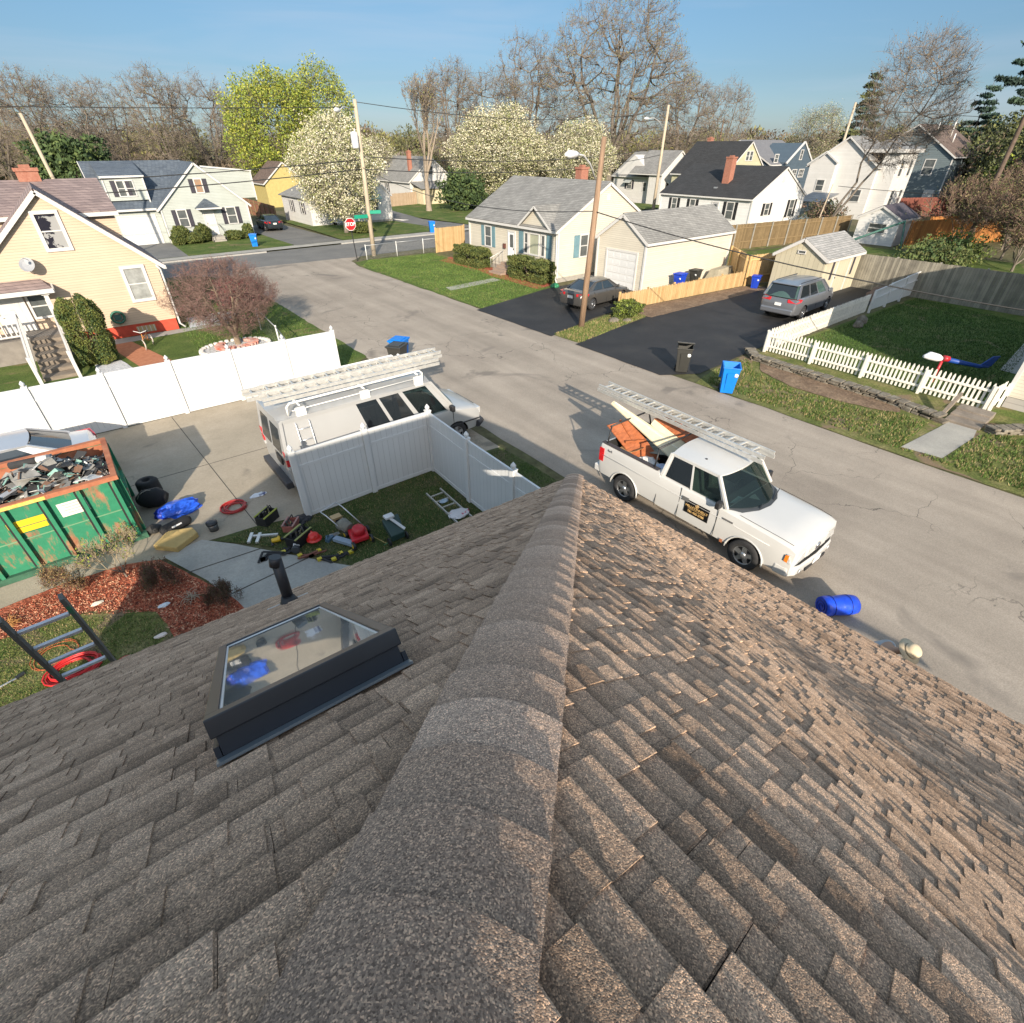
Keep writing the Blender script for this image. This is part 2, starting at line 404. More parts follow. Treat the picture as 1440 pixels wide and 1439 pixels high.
# hip cap shingles
def cap_mesh():
    r = random.Random(11); v, f, tone = [], [], []
    nst = 11; hw = .15
    hd = HIP.normalized(); step = .165
    dL = (SL.w - hd * SL.w.dot(hd)); 
    # in-plane directions perpendicular to the hip, pointing away from it
    a = SL.e - hd * SL.e.dot(hd); a.normalize(); b = SR.e - hd * SR.e.dot(hd); b.normalize()
    nmid = (SL.n + SR.n).normalized()
    def P(x, s, h):
        # x along hip, s across (-: right slope, +: left slope), rounded over the ridge
        q = RC + hd * x
        k = abs(s); d_ = a if s > 0 else b; nn = SL.n if s > 0 else SR.n
        round_ = .018 * math.exp(-(k / .045) ** 2)
        return q + d_ * k * .985 + nn * h + nmid * (.018 - round_ * .85)
    tv = []; ncap = int(8.4 / step) + 3; rows = []
    for i in range(-1, ncap):
        x0 = i * step + r.uniform(-.008, .008) + .02; x1 = x0 + step + .03; t = r.choice((.05, .3, .5, .6, .75, .95)) + r.uniform(-.1, .1); skew = r.uniform(-.006, .006)
        w = hw * r.uniform(.985, 1.02); th = .007
        ss = [-w + 2 * w * j / nst for j in range(nst + 1)]
        bow = lambda s: .0
        base = len(v)
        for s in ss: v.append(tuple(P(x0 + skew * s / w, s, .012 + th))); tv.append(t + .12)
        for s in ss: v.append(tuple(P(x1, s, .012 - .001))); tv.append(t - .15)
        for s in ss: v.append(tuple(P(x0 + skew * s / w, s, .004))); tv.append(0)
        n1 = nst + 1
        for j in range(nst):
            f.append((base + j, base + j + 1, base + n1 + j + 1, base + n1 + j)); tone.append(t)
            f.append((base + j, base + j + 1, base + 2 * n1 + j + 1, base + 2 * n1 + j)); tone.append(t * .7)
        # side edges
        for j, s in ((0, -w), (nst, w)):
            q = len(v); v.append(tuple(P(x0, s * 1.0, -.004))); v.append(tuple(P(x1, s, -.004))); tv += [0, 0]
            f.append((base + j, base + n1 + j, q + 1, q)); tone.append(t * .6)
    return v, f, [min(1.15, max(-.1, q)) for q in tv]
v_, f_, t_ = cap_mesh()
cap = tone_mesh('hip_cap', v_, f_, t_, capm, house)
for p in cap.data.polygons: p.use_smooth = False
# drip edge, gutterless fascia, soffit, walls
b = MB()
for sl, L in ((SL, 10.9), (SR, 11.5)):
    b.bar(sl.p(0, -.015, -.09), sl.p(L, -.015, -.09), .03, .16)
    q0 = sl.p(0, 0, -.15); 
b.build('fascia', trimw, house)
b = MB()
b.prism([(5.0, 4.7, 0), (-5.0, 5.2, 0), (-5.0, -12.2, 0), (5.2, -12.2, 0)], (0, 0, 3.0)); 
b.build('wall', lines_mat('tan_siding_own', (.5, .44, .34), .11), house)
b = MB()    # the unseen back of the roof, so its shadow is right
pk = RC + HIP * (TOPV / HIP.dot(SL.w)); 
lc = SL.p(10.56, 0); ridge_end = Vector((pk.x, -12.4, pk.z - 1.0)); 
pk2 = pk + Vector((-.1, -.4, -.8))
b.add([lc + Vector((0, 0, -.05)), pk2, ridge_end, Vector((lc.x, -12.4, 3.15))], [(0, 1, 2, 3)])
b.add([Vector((lc.x, -12.4, 3.15)), ridge_end, Vector((5.5, -12.4, 3.15))], [(0, 1, 2)])
b.build('back_roof', shing, house)

# --- skylight ---
def SLp(x, y, z): return Vector((x, y, z))
def on_left(u, v, h=0): return SL.p(u, v, h)
def uvL(p): d_ = Vector(p) - RC; return d_.dot(SL.e) - 0, d_.dot(SL.w)
u_r, v_t = uvL((.39, 1.06, 6.37)); u_l = u_r + .545; v_b = v_t - 1.46
skl = MB()
H0 = .13
def sbox(mb, u0, u1, v0, v1, h0, h1, m=0, dz=(0, 0)):
    P = [on_left(u, v, h) for h in (h0, h1) for (u, v) in ((u0, v0), (u1, v0), (u1, v1), (u0, v1))]
    mb.add(P, [(0, 3, 2, 1), (4, 5, 6, 7), (0, 1, 5, 4), (1, 2, 6, 5), (2, 3, 7, 6), (3, 0, 4, 7)], m)
dkfr = M('skylight_charcoal', (.035, .037, .042), .38, metal=.3, var=.15)
curbm = M('curb_flashing', (.025, .03, .04), .45, metal=.2)
sbox(skl, u_r + .012, u_l - .012, v_b + .03, v_t - .012, 0, H0 - .045, 0)
sk = skl.build('skylight', curbm, house)
fr = MB(); w = .036
sbox(fr, u_r, u_l, v_t - w * 1.6, v_t, H0 - .055, H0); sbox(fr, u_r, u_l, v_b, v_b + w, H0 - .055, H0 - .001)
sbox(fr, u_r, u_r + w, v_b + w, v_t - w * 1.6, H0 - .055, H0 - .001); sbox(fr, u_l - w, u_l, v_b + w, v_t - w * 1.6, H0 - .055, H0 - .001)
fr.build('frame', dkfr, sk, bevel=.004)
gl = MB(); sbox(gl, u_r + w, u_l - w, v_b + w, v_t - w * 1.6, H0 - .03, H0 - .012)
glm, gn, gll, gb = nodes('skylight_glass')
gb.inputs['Base Color'].default_value = (.62, .62, .58, 1); gb.inputs['Roughness'].default_value = .03; gb.inputs['Metallic'].default_value = .75
gb.inputs['Specular IOR Level'].default_value = 1.0; gb.inputs['IOR'].default_value = 2.4
gt_ = gn.new('ShaderNodeTexNoise'); gt_.inputs['Scale'].default_value = 1.6
gbp = gn.new('ShaderNodeBump'); gbp.inputs['Strength'].default_value = .12; gbp.inputs['Distance'].default_value = .02
gll.new(gt_.outputs['Fac'], gbp.inputs['Height']); gll.new(gbp.outputs[0], gb.inputs['Normal'])
gl.build('glass', glm, sk)
sp_ = MB(); ss_ = .006
for (a0, a1, b0, b1) in ((u_r + w, u_l - w, v_b + w, v_b + w + ss_), (u_r + w, u_r + w + ss_, v_b + w, v_t - w * 1.6), (u_l - w - ss_, u_l - w, v_b + w, v_t - w * 1.6)):
    sbox(sp_, a0, a1, b0, b1, H0 - .0125, H0 - .009)
sp_.build('glass_seal', M('seal_white', (.7, .72, .74), .4), sk)
fl = MB()
sbox(fl, u_r - .005, u_l + .005, v_t - .008, v_t + .03, .012, .02, 0)
fl.build('head_flashing', M('painted_flashing', (.24, .28, .31), .35, metal=.55, var=.1), sk)
fl = MB()
for uu in (u_r, u_l):
    k = MB()
sbox(fl, u_r - .004, u_r + .010, v_b - .02, v_t - .01, 0, .05); sbox(fl, u_l - .010, u_l + .004, v_b - .02, v_t - .01, 0, .05); sbox(fl, u_r, u_l, v_b - .05, v_b + .02, .01, .03)
fl.build('side_flashing', curbm, sk)
# --- vent pipe ---
pb = Vector((.50, 4.05, 4.03)) 
v = MB(); v.cyl(pb + Vector((0, 0, -.1)), pb + Vector((.02, .06, .50)), .05, 18)
vp = v.build('vent_pipe', M('vent_black', (.022, .022, .026), .45), house)
v = MB(); v.tube([pb + Vector((.0, .055, .44)), pb + Vector((.02, .062, .53))], [.054, .054], 18); v.build('pipe_collar', M('vent_black'  , (0,0,0)), vp)
v = MB(); v.tube([pb + Vector((0, -.02, -.03)), pb + Vector((0, -.01, .03)), pb + Vector((0, 0, .10))], [.11, .085, .055], 18); v.build('boot', black, vp)
uu, vv = uvL(pb); v = MB()
sbox(v, uu - .18, uu - .08, vv + .01, vv + .03, .012, .02); v.build('flashing_strip', M('caulk', (.6, .6, .58), .5), vp); v = MB(); sbox(v, uu + .08, uu + .2, vv + .01, vv + .03, .012, .02)
v.build('flashing_strip', MC['caulk'], vp)

# =====================================================================
# GROUND, ROADS, LAWNS
# =====================================================================
def ground_mat(name, cols, scale, rough=.95, bump=.4, bscale=30, crack=0, crackscale=.35, fine=.25, finescale=60, patch=None, streak=0):
    m, n, l, b = nodes(name)
    tcn = n.new('ShaderNodeTexCoord')
    t = n.new('ShaderNodeTexNoise'); t.inputs['Scale'].default_value = scale; t.inputs['Detail'].default_value = 9; t.inputs['Roughness'].default_value = .65
    l.new(tcn.outputs['Object'], t.inputs['Vector'])
    rp = n.new('ShaderNodeValToRGB'); e = rp.color_ramp.elements
    e[0].position = .3; e[0].color = (*cols[0], 1); e[1].position = .7; e[1].color = (*cols[-1], 1)
    for i, c in enumerate(cols[1:-1]): q = e.new(.3 + .4 * (i + 1) / (len(cols) - 1)); q.color = (*c, 1)
    l.new(t.outputs['Fac'], rp.inputs[0]); out = rp.outputs[0]
    f = n.new('ShaderNodeTexNoise'); f.inputs['Scale'].default_value = finescale; f.inputs['Detail'].default_value = 3; l.new(tcn.outputs['Object'], f.inputs['Vector'])
    mr = n.new('ShaderNodeMapRange'); mr.inputs[1].default_value = .3; mr.inputs[2].default_value = .7; mr.inputs[3].default_value = 1 - fine; mr.inputs[4].default_value = 1 + fine
    l.new(f.outputs['Fac'], mr.inputs[0])
    mu = n.new('ShaderNodeMix'); mu.data_type = 'RGBA'; mu.blend_type = 'MULTIPLY'; mu.inputs[0].default_value = 1; l.new(out, mu.inputs[6]); l.new(mr.outputs[0], mu.inputs[7]); out = mu.outputs[2]
    if streak:
        sm_ = n.new('ShaderNodeMapping'); sm_.inputs['Scale'].default_value = (1.1, .07, 1); l.new(tcn.outputs['Object'], sm_.inputs['Vector'])
        sn = n.new('ShaderNodeTexNoise'); sn.inputs['Scale'].default_value = 1; sn.inputs['Detail'].default_value = 7; l.new(sm_.outputs[0], sn.inputs['Vector'])
        sr = n.new('ShaderNodeMapRange'); sr.inputs[1].default_value = .35; sr.inputs[2].default_value = .65; sr.inputs[3].default_value = 1 - streak; sr.inputs[4].default_value = 1 + streak; l.new(sn.outputs['Fac'], sr.inputs[0])
        m2 = n.new('ShaderNodeMix'); m2.data_type = 'RGBA'; m2.blend_type = 'MULTIPLY'; m2.inputs[0].default_value = 1; l.new(out, m2.inputs[6]); l.new(sr.outputs[0], m2.inputs[7]); out = m2.outputs[2]
    if patch:
        pt = n.new('ShaderNodeTexNoise'); pt.inputs['Scale'].default_value = patch[0]; pt.inputs['Detail'].default_value = 5; pt.inputs['Distortion'].default_value = 1.2
        l.new(tcn.outputs['Object'], pt.inputs['Vector'])
        pr = n.new('ShaderNodeMapRange'); pr.inputs[1].default_value = patch[2]; pr.inputs[2].default_value = patch[2] + .06; l.new(pt.outputs['Fac'], pr.inputs[0])
        mm = n.new('ShaderNodeMix'); mm.data_type = 'RGBA'; l.new(pr.outputs[0], mm.inputs[0]); l.new(out, mm.inputs[6]); mm.inputs[7].default_value = (*patch[1], 1); out = mm.outputs[2]
    if crack:
        w_ = n.new('ShaderNodeTexNoise'); w_.inputs['Scale'].default_value = 1.3; w_.inputs['Detail'].default_value = 5; l.new(tcn.outputs['Object'], w_.inputs['Vector'])
        ad = n.new('ShaderNodeMix'); ad.data_type = 'RGBA'; ad.blend_type = 'ADD'; ad.inputs[0].default_value = .9
        l.new(tcn.outputs['Object'], ad.inputs[6]); l.new(w_.outputs['Color'], ad.inputs[7])
        vo = n.new('ShaderNodeTexVoronoi'); vo.feature = 'DISTANCE_TO_EDGE'; vo.inputs['Scale'].default_value = crackscale; l.new(ad.outputs[2], vo.inputs['Vector'])
        g_ = n.new('ShaderNodeTexNoise'); g_.inputs['Scale'].default_value = .23; l.new(tcn.outputs['Object'], g_.inputs['Vector'])
        gm = n.new('ShaderNodeMapRange'); gm.inputs[1].default_value = .47; gm.inputs[2].default_value = .6; gm.inputs[3].default_value = 0; gm.inputs[4].default_value = crack; l.new(g_.outputs['Fac'], gm.inputs[0])
        cmr = n.new('ShaderNodeMapRange'); cmr.inputs[1].default_value = 0; cmr.inputs[2].default_value = .006; cmr.inputs[3].default_value = 1; cmr.inputs[4].default_value = 0; l.new(vo.outputs['Distance'], cmr.inputs[0])
        pm = n.new('ShaderNodeMath'); pm.operation = 'MULTIPLY'; l.new(cmr.outputs[0], pm.inputs[0]); l.new(gm.outputs[0], pm.inputs[1])
        mm = n.new('ShaderNodeMix'); mm.data_type = 'RGBA'; l.new(pm.outputs[0], mm.inputs[0]); l.new(out, mm.inputs[6]); mm.inputs[7].default_value = (.03, .028, .026, 1); out = mm.outputs[2]
    l.new(out, b.inputs['Base Color']); b.inputs['Roughness'].default_value = rough; b.inputs['Specular IOR Level'].default_value = .3
    bt = n.new('ShaderNodeTexNoise'); bt.inputs['Scale'].default_value = bscale; bt.inputs['Detail'].default_value = 4; l.new(tcn.outputs['Object'], bt.inputs['Vector'])
    bp = n.new('ShaderNodeBump'); bp.inputs['Strength'].default_value = bump; bp.inputs['Distance'].default_value = .03; l.new(bt.outputs['Fac'], bp.inputs['Height']); l.new(bp.outputs[0], b.inputs['Normal'])
    return m
g_base = ground_mat('rough_ground', [(.06, .07, .028), (.1, .095, .045), (.14, .115, .07)], .22, bump=.6, bscale=6, fine=.35, finescale=3)
g_lawn = ground_mat('lawn_green', [(.045, .08, .012), (.075, .115, .02), (.14, .15, .045)], .6, bump=1, bscale=28, fine=.35, finescale=18, patch=(.55, (.16, .14, .06), .6))
g_dry = ground_mat('lawn_dry', [(.055, .09, .016), (.13, .14, .04), (.25, .21, .1)], .9, bump=1, bscale=28, fine=.35, finescale=16, patch=(.6, (.2, .145, .09), .57))
g_dark = ground_mat('lawn_worn', [(.035, .07, .012), (.07, .085, .028), (.11, .09, .055)], .9, bump=1, bscale=28, fine=.3, finescale=16)
asph = ground_mat('old_asphalt', [(.26, .222, .185), (.315, .272, .225), (.365, .315, .262)], .35, bump=.35, bscale=90, crack=.85, crackscale=.42, fine=.16, finescale=45, patch=(.28, (.2, .175, .15), .62), streak=.13)
asph2 = ground_mat('grey_asphalt', [(.13, .13, .128), (.16, .158, .152), (.19, .185, .175)], .5, bump=.3, bscale=60, crack=.6, crackscale=.3, fine=.12, finescale=30)
tar = ground_mat('sealed_asphalt', [(.018, .018, .019), (.026, .026, .028), (.04, .039, .038)], .5, rough=.7, bump=.25, bscale=70, fine=.2, finescale=40)
conc = ground_mat('concrete', [(.27, .235, .18), (.335, .29, .225), (.4, .345, .275)], .45, bump=.2, bscale=50, crack=.3, crackscale=.25, fine=.08, finescale=22, patch=(.4, (.2, .175, .14), .63))
conc2 = ground_mat('walk_concrete', [(.27, .26, .24), (.33, .32, .29), (.4, .38, .34)], .8, bump=.2, bscale=50, fine=.08, finescale=22)
dirt = ground_mat('bare_dirt', [(.13, .085, .055), (.19, .13, .085), (.26, .185, .12)], 1.4, bump=1, bscale=14, fine=.35, finescale=14)
mulch = ground_mat('red_mulch', [(.16, .035, .018), (.33, .085, .045), (.5, .2, .12)], 9, bump=1.5, bscale=22, fine=.45, finescale=40)
gravel = ground_mat('white_gravel', [(.3, .3, .32), (.55, .55, .56), (.75, .75, .74)], 14, bump=1.4, bscale=26, fine=.2, finescale=30)
stonem = ground_mat('field_stone', [(.10, .085, .065), (.17, .15, .12), (.27, .245, .2)], 3.5, bump=.8, bscale=18, fine=.2, finescale=30)
def jag(pts, amp, step=.6, seed=1, closed=True):
    r = random.Random(seed); out = []
    n = len(pts)
    for i in range(n):
        a, b = Vector(pts[i]), Vector(pts[(i + 1) % n]); L = (b - a).length
        k = max(1, int(L / step)) if amp else 1
        if k > 120: k = 120
        nrm = Vector((-(b - a).y, (b - a).x)).normalized() if L > 0 else Vector((0, 0))
        out.append(a)
        o_ = 0
        for j in range(1, k):
            o_ = o_ * .6 + r.uniform(-amp, amp) * .6
            out.append(a + (b - a) * (j / k) + nrm * o_)
    return out
def sheet(name, pts, z, mat, amp=0, step=.6, seed=1):
    p = jag([Vector(q) for q in pts], amp, step, seed)
    m = MB(); m.poly([(q.x, q.y, z) for q in p]); 
    return m.build(name, mat, kind='structure')
sheet('ground', [(-1800, -1500), (1800, -1500), (1800, 1800), (-1800, 1800)], 0, g_base)
sheet('road', [(8.4, -70), (17.6, -70), (17.6, 41), (18.1, 43.6), (19.6, 45.1), (19.6, 46.5), (5.5, 46.5), (7.2, 44.6), (8.9, 40)], .008, asph, .1, .5)
sheet('side_street', [(-90, 45.6), (5.5, 45.4), (12, 45.55), (19.6, 45.1), (220, 47), (220, 53), (-90, 51.8)], .013, asph2, .04, 1)
sheet('sidewalk', [(-90, 51.8), (220, 53), (220, 54.6), (-90, 53.3)], .11, conc2)
m = MB(); m.box(-90, 14.0, 51.8, 51.95, 0, .12); m.box(21, 34, 52.2, 52.35, 0, .12); m.box(42, 180, 52.7, 52.85, 0, .12); m.build('kerb', M('kerb_stone', (.33, .32, .3), .8), kind='structure')
# our side
sheet('driveway', [(-14, 12.0), (-.6, 11.75), (.15, 11.85), (1.0, 11.75), (2.5, 11.38), (6.1, 11.38), (8.45, 11.2), (8.45, 20.0), (-14, 20.0)], .014, conc)
sheet('lawn', [(2.5, 11.38), (1.0, 11.75), (.35, 11.75), (.9, 11.2), (2.35, 9.3), (2.5, 4.6), (8.45, 4.6), (8.5, 11.2), (6.1, 11.38)], .02, g_dark, .05, .3, 4)
sheet('path', [(-.69, 11.85), (.15, 11.95), (.72, 11.3), (2.35, 9.1), (3.1, 8.2), (3.0, 5.2), (.2, 5.2), (.3, 9.0), (-.1, 10.4)], .026, conc2)
sheet('mulch_bed', [(-6, 11.5), (-4.1, 12.0), (-3.5, 12.05), (-2.3, 12.15), (-1.4, 12.05), (-.75, 11.75), (-.2, 10.5), (.25, 9.3), (.4, 8.0), (.2, 5), (-.5, 5), (-.8, 8.2), (-1.1, 10.0), (-1.9, 10.7), (-2.6, 11.05), (-4.2, 11.1), (-6, 10.7)], .033, mulch, .06, .25, 6)
sheet('lawn', [(-12, 11.9), (-4.1, 11.9), (-2.4, 11.5), (-.6, 11.2), (-.2, 8.2), (-.2, 4.6), (-12, 4.6)], .024, g_dry, .05, .3, 8)
# tan house yard
sheet('lawn', [(-20, 20.25), (7.6, 20.25), (8.9, 21.5), (8.9, 41.5), (7.3, 44.3), (-40, 44.5), (-40, 20.25)], .02, g_lawn, .07, .4, 9)
sheet('footpath', [(-.4, 31.2), (-.4, 30.2), (5.6, 30.7), (5.6, 31.25)], .03, conc2)
sheet('brick_path', [(.15, 30.3), (1.1, 30.35), (2.55, 24.2), (2.6, 20.3), (1.2, 20.3), (1.25, 24)], .034, M('brick_path', (.33, .12, .06), .85, scale=6, col2=(.45, .19, .1), bump=.6, bscale=12))
sheet('gravel_bed', [(-.6, 27.6), (.3, 27.9), (1.1, 24), (1.1, 21.6), (-.6, 21.3)], .037, gravel, .04, .3, 3)
sheet('gravel_bed', [(3.75, 31.0), (6.3, 31.7), (6.4, 33.4), (4.0, 33.2)], .037, gravel, .04, .3, 5)
sheet('dirt_patch', [(6.0, 22.5), (7.8, 22.3), (8.1, 24.6), (6.7, 25.2)], .036, dirt, .1, .25, 3)
# cream house side of the street
sheet('lawn', [(17.6, 24.8), (24.2, 26.3), (25.4, 27), (25.4, 42.8), (19.2, 43.2), (18.0, 42.6), (17.6, 40.5)], .02, g_lawn, .06, .4, 12)
sheet('lawn', [(17.6, 16.9), (24.0, 18.1), (24.2, 19.8), (17.5, 18.75)], .02, g_dry, .06, .3, 13)
sheet('driveway', [(17.25, 24.9), (17.25, 18.6), (21, 19.55), (23.7, 19.95), (27.8, 21.6), (27.8, 26.4), (24.1, 26.4)], .026, tar, .03, .4)
sheet('driveway', [(17.3, 17.0), (17.2, 12.0), (18.6, 11.1), (23.5, 11.35), (40.2, 11.6), (40.0, 18.0), (35.0, 18.0), (34.5, 17.6), (28, 17.7), (23.8, 18.0)], .026, tar, .03, .4, 5)
sheet('mulch_bed', [(23.7, 17.7), (34.8, 17.45), (34.6, 18.8), (23.6, 19.7)], .032, dirt, .05, .3, 2)
sheet('footpath', [(18.7, 29.8), (23.1, 30.25), (23.1, 31.15), (18.9, 30.75)], .03, conc2)
sheet('mulch_bed', [(23.3, 26.7), (25.4, 27), (25.4, 40.2), (23.7, 39.3), (23.9, 34), (23.4, 31.8)], .028, mulch, .07, .3, 3)
# verge and yard on the right
sheet('lawn', [(17.6, -60), (23.4, -60), (23.4, 10.9), (21.9, 11.2), (19.3, 11.0), (17.6, 10.6)], .02, g_dry, .1, .4, 15)
sheet('yard_lawn', [(23.4, -40), (44, -40), (40.3, 5), (39.9, 10.6), (23.4, 10.9)], .018, g_lawn)
sheet('dirt_patch', [(21.65, 10.2), (20.75, 9.6), (20.15, 7.8), (20.4, 5.4), (20.85, 4.5), (21.45, 4.7), (21.5, 7.5)], .04, dirt, .12, .3, 7)
sheet('footpath', [(18.1, 3.5), (18.3, 2.45), (20.6, 2.3), (21.3, 2.4), (21.3, 3.2), (20.6, 3.25)], .034, conc2)
sheet('footpath', [(28.5, 2.4), (28.7, 3.6), (38, 4.2), (38.2, 3.0)], .034, conc2)
# across the side street
sheet('lawn', [(5, 53.4), (17.0, 53.6), (17.5, 62.5), (5, 62)], .125, g_lawn, .06, .5, 21)
sheet('driveway', [(17.1, 53.6), (21.8, 53.7), (21.2, 72), (16.6, 70)], .13, asph2, .05, .6)
sheet('driveway', [(3.6, 53.4), (8.2, 53.5), (8.4, 62.4), (4.6, 62.4)], .13, asph2)
sheet('lawn', [(21.9, 53.8), (33.8, 54), (35.5, 62), (33, 65.5), (22.5, 74)], .125, g_lawn, .06, .5, 22)
sheet('driveway', [(34.0, 53.9), (38.4, 54.1), (36.8, 64), (39, 78), (34.5, 80), (33, 66)], .13, asph2, .05, .6)
sheet('lawn', [(38.6, 54.2), (75, 55), (75, 78), (40, 84), (37.2, 66)], .125, g_lawn, .06, .6, 23)
sheet('lawn', [(35.5, 19), (46, 26.8), (60, 25), (60, 33), (58, 46), (35, 46)], .01, g_dry)
sheet('lawn', [(40.6, -5), (60, -5), (58, 24), (46, 26.5), (40.9, 15.5)], .01, g_lawn)
# expansion joints of the concrete driveway
m = MB(); jm = M('joint', (.07, .06, .05), .9)
for a, b_ in (((.93, 19.9), (1.35, 11.7)), ((-14, 15.9), (8.4, 15.6)), ((4.6, 19.9), (4.75, 11.45)), ((-2.6, 19.9), (-2.2, 12.0))):
    m.bar((a[0], a[1], .015), (b_[0], b_[1], .015), .022, .004)
m.build('driveway_joint', jm, kind='structure')
m = MB()
for a, b_ in (((-.45, 10.9), (1.15, 11.0 - .25)), ((.05, 9.6), (1.9, 9.75)), ((.3, 8.2), (3.1, 8.2)), ((.2, 6.6), (3, 6.7)), ((19.6, 29.9), (19.7, 30.75)), ((20.9, 30), (21, 30.9)), ((22, 30.1), (22.1, 31))):
    m.bar((a[0], a[1], .028), (b_[0], b_[1], .028), .03, .006)
m.build('path_joint', jm, kind='structure')

# ---- grass blades and mulch chips (stuff) ----
def blades(name, poly, n, h0, h1, w, mats, z, seed, lean=.5, tuft=0, label=None):
    rg = np.random.default_rng(seed); P = np.array(poly); mn, mx_ = P.min(0), P.max(0)
    pts = []
    def inside(x, y):
        c = np.zeros(len(x), bool); j = len(P) - 1
        for i in range(len(P)):
            xi, yi = P[i]; xj, yj = P[j]
            with np.errstate(divide='ignore', invalid='ignore'):
                c ^= ((yi > y) != (yj > y)) & (x < (xj - xi) * (y - yi) / (yj - yi + 1e-12) + xi)
            j = i
        return c
    X = np.empty(0); Y = np.empty(0)
    while len(X) < n:
        if tuft:
            k = n // tuft; cx = rg.uniform(mn[0], mx_[0], k); cy = rg.uniform(mn[1], mx_[1], k)
            x = np.repeat(cx, tuft) + rg.normal(0, .05, k * tuft); y = np.repeat(cy, tuft) + rg.normal(0, .05, k * tuft)
        else: x = rg.uniform(mn[0], mx_[0], n); y = rg.uniform(mn[1], mx_[1], n)
        k_ = inside(x, y); X = np.concatenate([X, x[k_]]); Y = np.concatenate([Y, y[k_]])
    X, Y = X[:n], Y[:n]; a = rg.uniform(0, 2 * math.pi, n); h = rg.uniform(h0, h1, n); ln = rg.normal(0, lean, n) * h; la = rg.uniform(0, 2 * math.pi, n)
    dx, dy = np.cos(a) * w / 2, np.sin(a) * w / 2
    v = np.empty((n, 3, 3)); v[:, 0] = np.stack([X - dx, Y - dy, np.full(n, z)], 1); v[:, 1] = np.stack([X + dx, Y + dy, np.full(n, z)], 1)
    v[:, 2] = np.stack([X + ln * np.cos(la), Y + ln * np.sin(la), z + h], 1)
    me = bpy.data.meshes.new(name); me.vertices.add(3 * n); me.vertices.foreach_set('co', v.reshape(-1)); me.loops.add(3 * n); me.loops.foreach_set('vertex_index', np.arange(3 * n, dtype=np.int32))
    me.polygons.add(n); me.polygons.foreach_set('loop_start', np.arange(0, 3 * n, 3, dtype=np.int32)); me.polygons.foreach_set('loop_total', np.full(n, 3, np.int32))
    for mt in mats: me.materials.append(mt)
    me.polygons.foreach_set('material_index', rg.integers(0, len(mats), n).astype(np.int32)); me.update(calc_edges=True)
    o = bpy.data.objects.new(name, me); C.objects.link(o); tagp(o, label, None, None, 'stuff'); return o
gg = [M('blade_green', (.06, .12, .015), .7, var=.3, scale=.7), M('blade_dark', (.035, .075, .012), .7, var=.3, scale=.9), M('blade_light', (.13, .17, .035), .7, var=.3, scale=.6), M('blade_straw', (.32, .25, .12), .8, var=.25, scale=1)]
blades('grass', [(2.5, 11.3), (1.0, 11.7), (.6, 11.5), (2.35, 9.3), (3.2, 6.5), (5.9, 6.5), (6.0, 11.3)], 26000, .02, .06, .012, [gg[0], gg[1], gg[1], gg[3]], .02, 1, label='worn dark grass inside the white fence corner')
blades('grass', [(6.15, 11.2), (6.15, 7.5), (8.5, 7.5), (8.45, 11.1)], 9000, .02, .06, .012, [gg[0], gg[1]], .02, 2, label='green grass strip between the white fence and the street')
blades('grass', [(-6, 10.9), (-2.6, 11.0), (-1.1, 9.9), (-.8, 8.2), (-.6, 6.2), (-6, 6.2)], 42000, .015, .05, .012, [gg[0], gg[2], gg[3], gg[1]], .024, 3, label='patchy yellow green grass below the red mulch bed')
blades('grass', [(17.95, -6), (22.6, -6), (21.6, 2.0), (20.9, 2.25), (18.25, 2.4), (18.05, 3.5), (20.7, 3.6), (20.8, 4.5), (20.2, 5.2), (19.95, 7.8), (20.6, 9.8), (21.8, 10.9), (19.3, 10.9), (17.95, 10.3)], 40000, .03, .11, .026, [gg[0], gg[0], gg[2], gg[3]], .02, 4, tuft=12, label='rough grass on the verge below the white picket fence')
blades('grass', [(3, 20.4), (7.7, 20.4), (8.7, 22), (8.7, 41), (6.5, 44), (4, 44), (3.4, 31)], 18000, .03, .08, .03, [gg[0], gg[0], gg[2]], .02, 5, label='lawn grass around the round stone bed of the tan house')
blades('grass', [(17.7, 25), (24, 26.6), (25, 42.5), (19.3, 43), (17.9, 41)], 30000, .02, .07, .035, [gg[0], gg[0], gg[2]], .02, 6, label='front lawn grass of the cream house')
blades('grass', [(17.7, 17), (23.7, 18.1), (23.9, 19.7), (17.6, 18.8)], 9000, .03, .1, .03, [gg[0], gg[2], gg[3]], .02, 7, label='grass strip between the two black driveways')
blades('grass', [(23.6, 2.8), (38, 4), (39.8, 10.4), (23.6, 10.7)], 30000, .03, .08, .035, [gg[0], gg[1]], .02, 8, label='shaded yard grass behind the picket fence')
ch = [M('chip_red', (.42, .12, .06), .8, var=.3, scale=5), M('chip_tan', (.6, .33, .2), .8, var=.3, scale=5), M('chip_dark', (.13, .035, .02), .9)]
blades('mulch_chips', [(-5.5, 11.3), (-2.3, 12.1), (-.75, 11.7), (.2, 9.3), (.3, 6.5), (-.4, 6.5), (-1.1, 10.0), (-2.6, 11.05), (-5.5, 10.9)], 16000, .004, .03, .035, ch, .034, 9, lean=1.6, label='loose red wood chips on the mulch bed')

